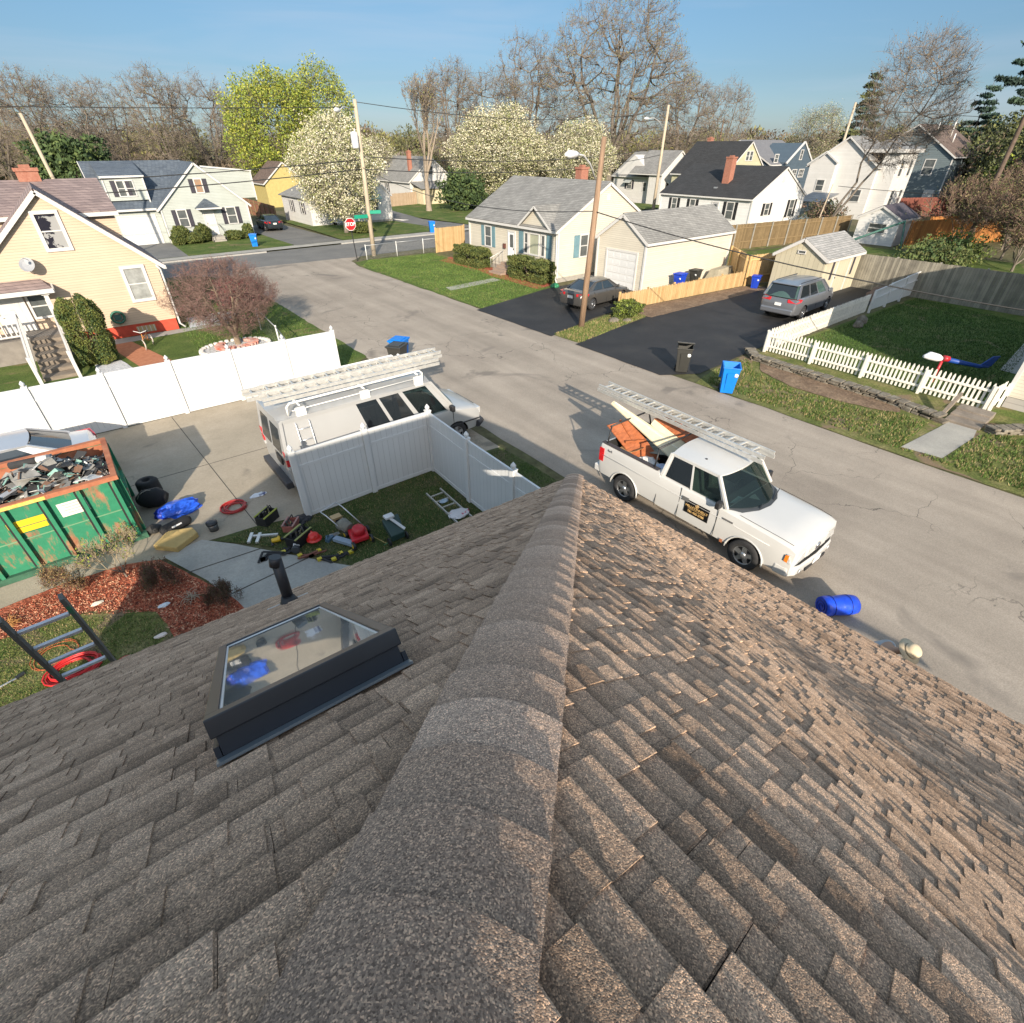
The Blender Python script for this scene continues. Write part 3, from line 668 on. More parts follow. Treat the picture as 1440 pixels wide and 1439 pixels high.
# =====================================================================
# HOUSES
# =====================================================================
def fpt(face, plane, a, z, out=0.):
    """point on a wall face: a runs along the wall, out is the distance in front of it"""
    if face == 'S': return (a, plane - out, z)
    if face == 'W': return (plane - out, a, z)
    if face == 'E': return (plane + out, a, z)
    return (a, plane + out, z)
def fbox(mb, face, plane, a0, a1, z0, z1, o0, o1, m=0):
    p, q = fpt(face, plane, a0, z0, o0), fpt(face, plane, a1, z1, o1)
    mb.box(min(p[0], q[0]), max(p[0], q[0]), min(p[1], q[1]), max(p[1], q[1]), z0, z1, m)
def window(par, face, plane, a0, a1, z0, z1, shutter=None, rail=True, mull=0, glass=None, trim=None, fw=.09, shw=.36, o=.0, name='window'):
    tr = trim or trimw; f = MB()
    fbox(f, face, plane, a0 - fw, a1 + fw, z0 - fw, z0, o, o + .06); fbox(f, face, plane, a0 - fw, a1 + fw, z1, z1 + fw, o, o + .065)
    fbox(f, face, plane, a0 - fw, a0, z0, z1, o, o + .055); fbox(f, face, plane, a1, a1 + fw, z0, z1, o, o + .055)
    if rail: fbox(f, face, plane, a0, a1, (z0 + z1) / 2 - .025, (z0 + z1) / 2 + .025, o, o + .035)
    for i in range(mull): c = a0 + (a1 - a0) * (i + 1) / (mull + 1); fbox(f, face, plane, c - .02, c + .02, z0, z1, o, o + .032)
    w = f.build(name, tr, par)
    p = MB(); fbox(p, face, plane, a0, a1, z0, z1, o, o + .018); p.build('pane', glass or pane, w)
    if shutter:
        for s0, s1 in ((a0 - fw - shw - .02, a0 - fw - .02), (a1 + fw + .02, a1 + fw + shw + .02)):
            s = MB(); fbox(s, face, plane, s0, s1, z0 - .05, z1 + .05, o, o + .03)
            fbox(s, face, plane, s0 + .05, s1 - .05, z0 + .03, (z0 + z1) / 2 - .03, o + .03, o + .042); fbox(s, face, plane, s0 + .05, s1 - .05, (z0 + z1) / 2 + .03, z1 - .03, o + .03, o + .042)
            s.build('shutter', shutter, par)
    return w
def door(par, face, plane, a0, a1, z0, z1, mat, fw=.1, lite=None, o=0.):
    f = MB(); fbox(f, face, plane, a0 - fw, a0, z0, z1 + fw, o, o + .06); fbox(f, face, plane, a1, a1 + fw, z0, z1 + fw, o, o + .06); fbox(f, face, plane, a0, a1, z1, z1 + fw, o, o + .057)
    f.build('door_frame', trimw, par)
    d = MB(); fbox(d, face, plane, a0, a1, z0, z1, o, o + .025)
    for k in range(2):
        zz = z0 + (z1 - z0) * (.08 + .46 * k)
        if not (lite and k == 1): fbox(d, face, plane, a0 + .12, a1 - .12, zz, zz + (z1 - z0) * .36, o + .025, o + .035)
    dd = d.build('door', mat, par)
    if lite:
        g_ = MB(); fbox(g_, face, plane, a0 + .14, a1 - .14, z0 + (z1 - z0) * .52, z1 - .15, o + .02, o + .03); g_.build('pane', lite, dd)
    h = MB(); fbox(h, face, plane, a0 + .06, a0 + .1, z0 + (z1 - z0) * .45, z0 + (z1 - z0) * .5, o + .025, o + .07); h.build('handle', darkmetal, dd)
    return dd
def garage_door(par, face, plane, a0, a1, z0, z1, mat, rows=5, fw=.12):
    f = MB(); fbox(f, face, plane, a0 - fw, a0, z0, z1 + fw, 0, .05); fbox(f, face, plane, a1, a1 + fw, z0, z1 + fw, 0, .05); fbox(f, face, plane, a0, a1, z1, z1 + fw, 0, .047)
    f.build('door_frame', trimw, par)
    d = MB(); h = (z1 - z0) / rows
    for i in range(rows):
        fbox(d, face, plane, a0, a1, z0 + i * h, z0 + (i + 1) * h - .02, .0, .02)
        n = 4
        for j in range(n):
            w = (a1 - a0) / n; fbox(d, face, plane, a0 + j * w + .08, a0 + (j + 1) * w - .08, z0 + i * h + .1, z0 + (i + 1) * h - .12, .02, .028)
    return d.build('garage_door', mat, par)
def roof_slab(mb, a, b, c, d_, th=.12, m=0):
    """slab with top corners a b c d"""
    n_ = (Vector(b) - Vector(a)).cross(Vector(d_) - Vector(a)).normalized(); n_ = n_ if n_.z > 0 else -n_
    mb.prism([Vector(q) - n_ * th for q in (a, b, c, d_)], n_ * th, m)
def gable_roof(par, x0, x1, y0, y1, e, r, axis, mat, ov=.3, rake=.25, th=.1, trim=None, off=.5, eb=None, name='roof'):
    """axis 'X': ridge runs along x. off: ridge position 0..1 across. eb: eave height on the far side"""
    m = MB(); t = MB(); eb = e if eb is None else eb
    if axis == 'Y':   # ridge along y
        rx = x0 + (x1 - x0) * off; s = (r - e) / (rx - x0); s2 = (r - eb) / (x1 - rx)
        A, B = y0 - rake, y1 + rake
        L0, L1 = (x0 - ov, A, e - s * ov + th), (x0 - ov, B, e - s * ov + th); R0, R1 = (x1 + ov, A, eb - s2 * ov + th), (x1 + ov, B, eb - s2 * ov + th)
        P0, P1 = (rx, A, r + th), (rx, B, r + th)
        fas = [(L0, L1), (R0, R1)]; rk = [(L0, P0), (R0, P0), (L1, P1), (R1, P1)]
    else:
        ry = y0 + (y1 - y0) * off; s = (r - e) / (ry - y0); s2 = (r - eb) / (y1 - ry)
        A, B = x0 - rake, x1 + rake
        L0, L1 = (A, y0 - ov, e - s * ov + th), (B, y0 - ov, e - s * ov + th); R0, R1 = (A, y1 + ov, eb - s2 * ov + th), (B, y1 + ov, eb - s2 * ov + th)
        P0, P1 = (A, ry, r + th), (B, ry, r + th)
        fas = [(L0, L1), (R0, R1)]; rk = [(L0, P0), (R0, P0), (L1, P1), (R1, P1)]
    roof_slab(m, L0, L1, P1, P0, .05); roof_slab(m, R0, R1, P1, P0, .05)
    ro = m.build(name, mat, par)
    for a, b in fas: t.bar(Vector(a) - Vector((0, 0, .12)), Vector(b) - Vector((0, 0, .12)), .1, .14)
    for a, b in rk: t.bar(Vector(a) - Vector((0, 0, .13)), Vector(b) - Vector((0, 0, .13)), .04, .16)
    t.build('trim', trim or trimw, ro)
    return ro
def gable_walls(par, x0, x1, y0, y1, e, r, axis, mat, off=.5, z0=0, eb=None, name='wall'):
    m = MB(); eb = e if eb is None else eb
    if axis == 'Y':
        rx = x0 + (x1 - x0) * off; m.prism([(x0, y0, z0), (x1, y0, z0), (x1, y0, eb), (rx, y0, r), (x0, y0, e)], (0, y1 - y0, 0))
    else:
        ry = y0 + (y1 - y0) * off; m.prism([(x0, y0, z0), (x0, y1, z0), (x0, y1, eb), (x0, ry, r), (x0, y0, e)], (x1 - x0, 0, 0))
    return m.build(name, mat, par)
def corner_trim(par, pts, z0, z1, mat=None):
    for x, y in pts:
        m = MB(); m.box(x - .06, x + .06, y - .06, y + .06, z0, z1); m.build('corner_board', mat or trimw, par)
def chimney(par, x, y, w, d_, z0, z1):
    m = MB(); m.box(x - w / 2, x + w / 2, y - d_ / 2, y + d_ / 2, z0, z1); m.box(x - w / 2 - .05, x + w / 2 + .05, y - d_ / 2 - .05, y + d_ / 2 + .05, z1 - .14, z1)
    m.box(x - w / 4, x + w / 4, y - d_ / 4, y + d_ / 4, z1, z1 + .12)
    return m.build('chimney', brick, par)
grey_sh = shingle_mat('grey_shingles', (.20, .195, .185), (.27, .265, .25))
dark_sh = shingle_mat('dark_shingles', (.026, .027, .029), (.04, .041, .044))
blue_sh = shingle_mat('blue_shingles', (.07, .09, .12), (.11, .135, .165))
lilac_sh = shingle_mat('lilac_shingles', (.2, .15, .145), (.29, .22, .205))
brown_sh = shingle_mat('brown_shingles', (.11, .075, .06), (.16, .115, .095))
pale_sh = shingle_mat('pale_shingles', (.25, .25, .245), (.36, .35, .34))
found = M('foundation', (.3, .28, .25), .9, bump=.5, bscale=20)
# ---- tan house with a red foundation (left) ----
tan = lines_mat('tan_siding', (.51, .39, .285), .105, rough=.55, dark=.8)
redf = M('red_foundation', (.5, .065, .035), .8, var=.15, scale=5)
h = thing('tan_house', 'tan sided house with a red painted foundation behind the long white fence', 'house', (-3.5, 33.5, 0))
gable_walls(h, -3.3, 3.35, 31.3, 35.5, 3.15, 6.1, 'Y', tan, z0=.55)
m = MB(); m.box(-3.27, 3.32, 31.33, 42, 0, .55); m.build('foundation', redf, h)
m = MB(); m.prism([(-12, 33.4, .5), (-12, 42, .5), (-12, 42, 4.3), (-12, 36.8, 6.1), (-12, 33.4, 5.2)], (14.6, 0, 0)); m.build('wall', tan, h)
gable_roof(h, -3.3, 3.35, 31.3, 36.6, 3.15, 6.1, 'Y', lilac_sh, ov=.28, rake=.2)
m = MB(); roof_slab(m, (-12.2, 33.15, 5.15), (2.75, 33.15, 5.15), (2.75, 36.9, 6.28), (-12.2, 36.9, 6.28), .08); roof_slab(m, (-12.2, 42.4, 4.0), (2.75, 42.4, 4.0), (2.75, 36.9, 6.28), (-12.2, 36.9, 6.28), .08)
ro = m.build('roof', lilac_sh, h)
m = MB(); m.bar((-12.2, 33.13, 5.02), (2.77, 33.13, 5.02), .06, .16); m.build('trim', trimw, ro)
chimney(h, .1, 37.0, .85, .7, 5.6, 6.75)
window(h, 'S', 31.3, -.33, .37, 4.02, 5.28, glass=M('half_open_pane', (.02, .02, .03), .1, col2=(.3, .3, .3), var=.1, scale=.9, sharp=(.49, .51)), fw=.13)
window(h, 'S', 31.3, 1.95, 2.68, 1.63, 2.95, glass=curt, fw=.13)
for xx in (1.55, 1.75, 1.95, 2.15):
    pass
m = MB(); fbox(m, 'S', 31.33, 1.55, 2.35, .12, .42, 0, .02)
vw = m.build('basement_window', M('basement_glass', (.4, .3, .16), .3), h)
for k in range(5):
    m = MB(); fbox(m, 'S', 31.33, 1.6 + k * .17, 1.63 + k * .17, .12, .42, .02, .035); m.build('bar', trimw, vw)
m = MB(); m.tube([(3.3, 31.2, 3.0), (3.42, 31.22, 2.8), (3.42, 31.22, .3), (3.6, 31.1, .12)], .045, 8); m.build('downspout', trimw, h)
# porch in front of it
m = MB(); ph = [(-5.5, 28.6, 2.75), (-.95, 28.6 + 0, 2.75), (-.95, 31.28, 2.75), (-5.5, 31.28, 2.75)]
m = MB(); m.add([(-7, 30.55, 2.62), (-.85, 30.55, 2.62), (-.85, 33.35, 2.75), (-1.9, 33.35, 3.75), (-7, 33.35, 3.75)], [(0, 1, 3, 4), (1, 2, 3)])
m.add([(-7, 30.55, 2.5), (-.85, 30.55, 2.5), (-.85, 33.35, 2.5), (-7, 33.35, 2.5)], [(0, 1, 2, 3)])
pr = m.build('porch_roof', lilac_sh, h)
m = MB(); m.bar((-7, 30.53, 2.54), (-.83, 30.53, 2.54), .07, .17); m.bar((-.83, 30.55, 2.54), (-.83, 31.3, 2.6), .07, .17); m.build('trim', trimw, pr)
m = MB(); m.box(-1.25, -1.1, 30.65, 30.8, .95, 2.5); m.box(-1.31, -1.04, 30.6, 30.86, 2.38, 2.5); m.box(-1.3, -1.05, 30.6, 30.85, .95, 1.12); m.build('porch_post', trimw, h)
m = MB(); m.box(-7, -1.0, 29.8, 31.3, 0, .93); m.build('porch_floor', M('porch_boards', (.2, .18, .16), .8, var=.2, bump=.4), h)
door(h, 'S', 31.28, -3.0, -2.1, .95, 2.35, trimw, o=.02)
window(h, 'S', 31.3, -1.85, -1.3, 1.45, 2.3, o=.01)
# stairs with white rails
st = thing('wooden_stairs', 'weathered wooden stairs with white rails leading up to the tan house porch', 'stairs', (-2.0, 27.5, 0))
wd = M('weathered_wood', (.2, .165, .13), .85, var=.3, scale=3, stretch=(1, 8, 8), bump=.4)
for k in range(6):
    m = MB(); y = 26.6 + k * .55; m.box(-2.35, -1.25, y, y + .58, .02 + k * .15, .16 + k * .155); m.build('step', wd, st)
for sx in (-2.42, -1.18):
    m = MB(); m.bar((sx, 26.3, .95), (sx, 29.9, 1.95), .07, .09); m.bar((sx, 26.3, .25), (sx, 29.9, 1.15), .05, .08)
    for k in range(13): y = 26.45 + k * .28; z = .28 + k * .075; m.box(sx - .02, sx + .02, y - .02, y + .02, z, z + .7)
    m.box(sx - .06, sx + .06, 26.2, 26.32, 0, 1.1); m.box(sx - .06, sx + .06, 29.8, 29.92, .9, 2.1)
    m.build('railing', trimw, st)
m = MB(); m.bar((-2.5, 29.85, 1.9), (-6.5, 29.85, 1.9), .06, .07); m.bar((-2.5, 29.85, 1.1), (-6.5, 29.85, 1.1), .05, .06)
for k in range(22): m.box(-2.7 - k * .17, -2.66 - k * .17, 29.83, 29.87, 1.1, 1.9)
m.build('railing', trimw, st)
# satellite dish on the porch roof side
t = thing('satellite_dish', 'grey satellite dish fixed above the tan house porch roof', 'satellite dish', (-1.25, 31.0, 3.1))
m = MB(); c = Vector((-1.3, 30.9, 3.55)); nrm = Vector((-.2, -.75, .55)).normalized(); a_ = nrm.cross(Vector((0, 0, 1))).normalized(); b_ = nrm.cross(a_)
ring = lambda r_, dd, n=18: [c + (a_ * math.cos(i * 2 * math.pi / n) * .9 + b_ * math.sin(i * 2 * math.pi / n)) * r_ + nrm * dd for i in range(n)]
vs = ring(.30, .0) + ring(.2, -.05) + ring(.02, -.08); m.add(vs, [(i, (i + 1) % 18, 18 + (i + 1) % 18, 18 + i) for i in range(18)] + [(18 + i, 18 + (i + 1) % 18, 36 + (i + 1) % 18, 36 + i) for i in range(18)])
dgrey = M('dish_grey', (.3, .31, .33), .5)
m.build('dish', dgrey, t)
m = MB(); m.tube([c - nrm * .07, c + Vector((0, .15, -.3)), (-1.25, 31.25, 3.15)], .02, 8); m.build('mast', dgrey, t)
m = MB(); m.tube([c - b_ * .25, c + nrm * .3 - b_ * .12], .012, 6); m.box(c.x + nrm.x * .3 - .04, c.x + nrm.x * .3 + .04, c.y + nrm.y * .3 - .04, c.y + nrm.y * .3 + .04, c.z + nrm.z * .3 - .04, c.z + nrm.z * .3 + .06); m.build('arm', dgrey, t)
# hose reel on the wall
t = thing('hose_reel', 'green garden hose reel hanging on the tan house wall', 'hose reel', (1.0, 31.2, .8))
m = MB(); m.tube([(1.0 + .26 * math.cos(i * .5236), 31.2, .98 + .26 * math.sin(i * .5236)) for i in range(12)], .05, 8, closed=True); m.build('hose', M('hose_green', (.02, .12, .08), .5), t)
m = MB(); m.box(.86, 1.14, 31.15, 31.28, .86, 1.1); m.build('bracket', M('reel_green', (.03, .1, .09), .5), t)
# ---- pale grey house with blue roof ----
gs = lines_mat('pale_green_siding', (.38, .41, .385), .12, rough=.6, dark=.85)
dsh = M('dark_shutter', (.035, .032, .045), .6)
h = thing('grey_green_house', 'pale grey green house with a blue shingle roof, dark shutters and an attached garage', 'house', (10, 66, 0))
gable_walls(h, 8.5, 16.0, 62, 72, 3.05, 6.3, 'Y', gs)
gable_roof(h, 8.5, 16.0, 62, 72, 3.05, 6.3, 'Y', blue_sh, rake=.2)
m = MB(); m.box(4.3, 8.48, 62.7, 70, 0, 3.0); m.build('garage_wall', gs, h)
m = MB(); m.prism([(4.3, 62.7, 3.0), (4.3, 71.5, 3.0), (4.3, 67.2, 6.3)], (8, 0, 0)); m.build('gable_wall', gs, h)
m = MB(); roof_slab(m, (4.05, 62.35, 2.95), (12.25, 62.35, 2.95), (12.25, 67.2, 6.45), (4.05, 67.2, 6.45), .08); roof_slab(m, (4.05, 71.9, 2.95), (12.25, 71.9, 2.95), (12.25, 67.2, 6.45), (4.05, 67.2, 6.45), .08)
ro = m.build('roof', blue_sh, h); m = MB(); m.bar((4.0, 62.33, 2.88), (8.3, 62.33, 2.88), .08, .16); m.bar((4.03, 62.35, 2.9), (4.03, 67.2, 6.4), .05, .15); m.build('trim', trimw, ro)
m = MB(); m.box(5.0, 8.05, 63.0, 67, 3.6, 5.45); m.build('dormer_wall', gs, h)
m = MB(); roof_slab(m, (4.85, 62.85, 5.45), (8.2, 62.85, 5.45), (8.2, 67, 6.42), (4.85, 67, 6.42), .08); dr_ = m.build('dormer_roof', blue_sh, h); m = MB(); m.bar((4.85, 62.83, 5.38), (8.2, 62.83, 5.38), .05, .15); m.bar((5.0, 62.97, 3.4), (5.0, 62.97, 5.4), .1, .1); m.bar((8.05, 62.97, 3.4), (8.05, 62.97, 5.4), .1, .1); m.build('trim', trimw, dr_)
window(h, 'S', 63.0, 5.95, 6.45, 3.95, 5.05, dsh, fw=.08); window(h, 'S', 63.0, 6.6, 7.15, 3.95, 5.05, None, fw=.08)
m = MB(); m.prism([(14.2, 64, 3.3), (17.6, 64, 3.3), (17.6, 64, 5.45), (13.3, 64, 5.9)], (0, 6, 0)); m.build('side_dormer', gs, h)
m = MB(); m.bar((13.2, 63.95, 6.0), (17.7, 63.95, 5.55), .2, .12); m.bar((17.6, 63.95, 3.1), (17.6, 63.95, 5.5), .1, .1); m.build('dormer_trim', trimw, h)
window(h, 'S', 62, 11.95, 12.5, 4.05, 5.05, dsh, glass=M('warm_pane', (.4, .2, .09), .3, col2=(.2, .19, .17)), shw=.38)
window(h, 'S', 62, 9.75, 10.45, 1.4, 2.7, dsh); window(h, 'S', 62, 14.0, 14.75, 1.4, 2.7, dsh)
door(h, 'S', 62, 11.95, 12.75, .55, 2.6, trimw)
m = MB(); m.prism([(11.3, 61.1, 2.8), (13.4, 61.1, 2.8), (12.35, 61.1, 3.55)], (0, .9, 0)); hd = m.build('door_hood', blue_sh, h)
m = MB(); m.bar((11.25, 61.08, 2.78), (13.45, 61.08, 2.78), .06, .12); m.build('trim', trimw, hd)
m = MB(); m.box(11.8, 12.9, 60.6, 62, 0, .5); m.box(11.8, 12.9, 60.2, 60.6, 0, .25); m.build('front_steps', found, h)
m = MB()
for sx in (11.75, 12.95): m.tube([(sx, 60.1, 0), (sx, 60.1, .9), (sx, 61.9, 1.4)], .025, 6)
m.build('handrail', darkmetal, h)
garage_door(h, 'S', 62.7, 5.1, 7.9, .02, 2.35, white)
m = MB(); fbox(m, 'S', 62.0, 11.15, 11.4, 1.5, 1.65, 0, .12); m.build('mailbox', black, h)
corner_trim(h, ((8.5, 62), (16, 62)), 0, 3.0)
# ---- white cape behind the pear tree ----
ws = lines_mat('white_siding', (.58, .57, .55), .11, rough=.6, dark=.86)
h = thing('white_cape_house', 'white house half hidden behind the first blossoming pear tree at the corner', 'house', (28, 70, 0))
gable_walls(h, 26.0, 33.1, 65, 73, 2.95, 6.35, 'Y', ws)
gable_roof(h, 26.0, 33.1, 65, 73, 2.95, 6.35, 'Y', grey_sh, rake=.15, ov=.2)
m = MB(); m.box(23.6, 25.98, 66, 75, 0, 2.7); m.build('wing_wall', ws, h)
m = MB(); roof_slab(m, (23.3, 65.8, 2.75), (23.3, 75.2, 2.75), (26, 75.2, 3.7), (26, 65.8, 3.7), .08); m.build('wing_roof', grey_sh, h)
window(h, 'S', 65, 28.6, 29.35, 3.6, 4.75, M('blue_shutter', (.1, .13, .2), .6), shw=.3); window(h, 'S', 65, 30.4, 31.4, 1.1, 2.4, None, glass=pane)
window(h, 'W', 23.6, 68, 68.7, 1.2, 2.3, dsh, shw=.3); window(h, 'W', 23.6, 71.5, 72.1, 1.2, 2.3, dsh, shw=.3)
m = MB(); m.prism([(30.2, 64.2, 2.5), (31.7, 64.2, 2.5), (31.7, 65, 2.9), (30.2, 65, 2.9)], (0, 0, .06)); m.build('awning', M('awning_green', (.25, .4, .35), .5), h)
m = MB(); m.tube([(33.0, 64.9, 2.8), (33.1, 64.9, .3), (34.2, 64.4, .15), (34.9, 64.4, .12)], .06, 6); m.build('downspout', trimw, h)
m = MB(); m.box(26.0, 33.1, 64.98, 73, -.05, .35); m.build('foundation', found, h)
# ---- white house with grey roof and thin red chimney ----
h = thing('grey_roofed_white_house', 'white house with grey roof and thin red chimney beyond the bare street tree', 'house', (50, 88, 0))
gable_walls(h, 46.5, 54.5, 84, 97, 3.1, 6.1, 'Y', ws); gable_roof(h, 46.5, 54.5, 84, 97, 3.1, 6.1, 'Y', grey_sh, rake=.15)
chimney(h, 48.2, 86.6, .55, .5, 4.0, 6.9)
m = MB(); m.box(46.8, 51, 80.8, 83.9, 0, 2.2); m.build('porch_wall', M('porch_cream', (.55, .48, .33), .7), h)
m = MB(); roof_slab(m, (46.5, 80.5, 2.2), (51.3, 80.5, 2.2), (51.3, 84, 3.0), (46.5, 84, 3.0), .08); m.build('porch_roof', grey_sh, h)
window(h, 'W', 46.5, 91.5, 92.1, 1.3, 2.5, dsh, shw=.3); window(h, 'S', 84, 49.9, 50.7, 3.9, 4.9)
# ---- cream house, the nearest across the street ----
cs = lines_mat('cream_siding', (.54, .50, .42), .115, rough=.55, dark=.82)
teal = M('teal_shutter', (.13, .23, .27), .6, var=.1)
h = thing('cream_house', 'cream sided house with blue grey shutters and a grey roof beside the sedan', 'house', (29.9, 32, 0))
X0, X1, Y0, Y1 = 25.5, 34.3, 27.25, 37.3
gable_walls(h, X0, X1, Y0, Y1, 3.2, 5.6, 'Y', cs, z0=.3); gable_roof(h, X0, X1, Y0, Y1, 3.2, 5.6, 'Y', grey_sh, ov=.25, rake=.12)
m = MB(); m.box(X0 + .03, X1, Y0 + .03, Y1, 0, .3); m.build('foundation', found, h)
m = MB(); m.prism([(X0 - .06, 27.85, 3.18), (X0 - .06, 30.95, 3.18), (X0 - .06, 29.4, 4.3)], (2.2, 0, 0)); m.build('front_gable', cs, h)
m = MB(); roof_slab(m, (X0 - .3, 27.7, 3.15), (X0 - .3, 29.4, 4.42), (X0 + 2.4, 29.4, 4.42), (X0 + 2.4, 27.7, 3.15), .06); roof_slab(m, (X0 - .3, 31.1, 3.15), (X0 - .3, 29.4, 4.42), (X0 + 2.4, 29.4, 4.42), (X0 + 2.4, 31.1, 3.15), .06); gr_ = m.build('gable_roof', grey_sh, h)
m = MB(); m.bar((X0 - .3, 27.7, 3.07), (X0 - .3, 29.4, 4.34), .04, .12); m.bar((X0 - .3, 31.1, 3.07), (X0 - .3, 29.4, 4.34), .04, .12); m.build('trim', trimw, gr_)
window(h, 'W', X0, 34.55, 35.25, 1.45, 2.7, teal, shw=.4)
dr = door(h, 'W', X0, 31.75, 32.4, .6, 2.6, M('white_door', (.7, .71, .72), .5), lite=pane)
window(h, 'W', X0, 28.55, 28.85, 1.5, 2.7, None, o=.0); window(h, 'W', X0, 29.15, 30.05, 1.5, 2.7, None, rail=False, glass=M('blind', (.35, .36, .27), .4, var=.1)); window(h, 'W', X0, 30.3, 30.6, 1.5, 2.7, None)
for a_, b_ in ((27.85, 28.35), (30.8, 31.25)):
    s = MB(); fbox(s, 'W', X0, a_, b_, 1.4, 2.8, 0, .035); s.build('shutter', teal, h)
window(h, 'S', Y0, 27.55, 28.2, 1.45, 2.7, teal, shw=.5)
m = MB(); fbox(m, 'S', Y0, 29.75, 30.05, 4.6, 4.95, 0, .03); m.build('gable_vent', trimw, h)
m = MB(); m.tube([(X0 - .05, Y0 + .1, 3.1), (X0 - .05, Y0 + .05, .25), (X0 - .3, Y0 - .35, .1)], .045, 8); m.build('downspout', trimw, h)
for k in range(4):
    m = MB(); m.box(X0 - 1.5 + k * .36, X0 + .0, 31.5, 32.9, .0 + k * .155, .155 + k * .155); m.build('step', M('brown_steps', (.3, .22, .17), .85, bump=.3), h)
m = MB(); m.tube([(X0 - .05, 33.0, 1.35), (X0 - 1.3, 33.0, .95)], .025, 6)
for k in range(5): m.tube([(X0 - .1 - k * .28, 33.0, 1.33 - k * .09), (X0 - .1 - k * .28, 33.0, .35)], .012, 5)
m.build('handrail', trimw, h)
m = MB(); fbox(m, 'W', X0, 32.75, 33.0, 1.5, 1.8, 0, .12); m.build('mailbox', M('rust_box', (.12, .05, .04), .6), h)
chimney(h, 31.5, 31.5, .7, .6, 4.6, 6.35)
corner_trim(h, ((X0, Y0), (X0, Y1), (X1, Y0)), .3, 3.2)
# ---- cream garage ----
h = thing('cream_garage', 'cream detached garage with a white panel door at the end of the short black driveway', 'garage', (32.4, 24, 0))
gx0, gx1, gy0, gy1 = 27.85, 37.0, 21.95, 25.9
gable_walls(h, gx0, gx1, gy0, gy1, 2.85, 4.15, 'X', cs); gable_roof(h, gx0, gx1, gy0, gy1, 2.85, 4.15, 'X', grey_sh, ov=.18, rake=.12)
garage_door(h, 'W', gx0, 22.6, 25.0, .02, 2.1, white, rows=5)
corner_trim(h, ((gx0, gy0), (gx1, gy0), (gx0, gy1)), 0, 2.85)
# ---- tan shed ----
ysd = lines_mat('shed_boards', (.46, .42, .31), .3, axis='XY', rough=.7, dark=.7, width=.05)
h = thing('garden_shed', 'pale yellow garden shed behind the silver minivan', 'shed', (37.4, 16, 0))
gable_walls(h, 35.05, 39.9, 14.35, 17.45, 2.15, 3.05, 'X', ysd, off=.5); gable_roof(h, 35.05, 39.9, 14.35, 17.45, 2.15, 3.05, 'X', pale_sh, ov=.15, rake=.12)
window(h, 'W', 35.05, 15.7, 16.1, 2.3, 2.42, None, rail=False, fw=.04)
for a_ in (36.1, 38.9):
    s = MB(); fbox(s, 'S', 14.35, a_, a_ + .22, .9, 1.9, 0, .03); s.build('window', dsh, h)
door(h, 'S', 14.35, 36.75, 38.4, .05, 1.95, ysd)
# ---- white house with black roof ----
wh = lines_mat('bright_white_siding', (.63, .63, .62), .12, rough=.55, dark=.9)
bsh = M('black_shutter', (.015, .015, .017), .6)
h = thing('black_roofed_white_house', 'bright white house with a black roof, black shutters and a brick chimney', 'house', (63, 39, 0))
gable_walls(h, 58.2, 69.0, 33, 44.7, 3.1, 5.7, 'Y', wh, z0=-.3); gable_roof(h, 58.2, 69.0, 33, 44.7, 3.1, 5.7, 'Y', dark_sh, ov=.25, rake=.12)
chimney(h, 60.6, 37.9, .8, .8, 4.0, 6.6)
for a_, b_ in ((42.4, 43.0), (39.9, 40.5), (35.0, 35.8)):
    window(h, 'W', 58.2, a_, b_, 1.5 if b_ > 36 else 1.1, 2.6, bsh, shw=.35)
door(h, 'W', 58.2, 36.9, 37.6, .6, 2.5, M('grey_door', (.4, .4, .42), .5), lite=pane)
window(h, 'S', 33, 61.0, 61.8, 1.45, 2.5, bsh, shw=.45); window(h, 'S', 33, 66.2, 67.1, 1.0, 2.6, bsh, shw=.45)
m = MB(); fbox(m, 'S', 33, 63.2, 63.8, 4.4, 5.0, 0, .04); m.build('gable_vent', trimw, h)
m = MB(); m.box(59.3, 59.6, 38.2, 38.6, 3.5, 3.85); m.build('roof_vent', alu, h)
corner_trim(h, ((58.2, 33), (58.2, 44.7), (69, 33)), 0, 3.1)
# ---- houses behind it ----
yel = lines_mat('pale_yellow_siding', (.46, .44, .3), .15)
h = thing('yellow_gabled_house', 'tall dark roofed house with a pale yellow gable behind the black roofed white house', 'house', (80, 50, 0))
gable_walls(h, 75, 84.7, 47.4, 56.2, 4.4, 8.0, 'Y', yel, off=.515, eb=4.7); gable_roof(h, 75, 84.7, 47.4, 56.2, 4.4, 8.0, 'Y', dark_sh, rake=.15, off=.515, eb=4.7)
window(h, 'S', 47.4, 79.2, 79.85, 5.9, 6.9); window(h, 'S', 47.4, 80.1, 80.75, 5.9, 6.9)
chimney(h, 80.3, 54.3, .7, .6, 7.6, 8.5)
bl = lines_mat('slate_blue_siding', (.07, .1, .13), .16, rough=.6)
h = thing('blue_dormered_house', 'slate blue house with white trimmed dormers right of the pale yellow gable', 'house', (90, 50, 0))
gable_walls(h, 85.3, 97, 47, 58, 5.4, 8.2, 'X', bl); gable_roof(h, 85.3, 97, 47, 58, 5.4, 8.2, 'X', M('slate_roof', (.15, .15, .16), .8), rake=.2)
m = MB(); m.prism([(88.0, 45.9, 0), (95.2, 45.9, 0), (95.2, 45.9, 5.6), (91.6, 45.9, 7.9), (88, 45.9, 5.6)], (0, 5, 0)); m.build('gable_wall', bl, h)
m = MB()
for sx, ex in ((87.7, 91.6), (95.5, 91.6)): m.bar((sx, 45.85, 5.45), (ex, 45.85, 8.0), .2, .22)
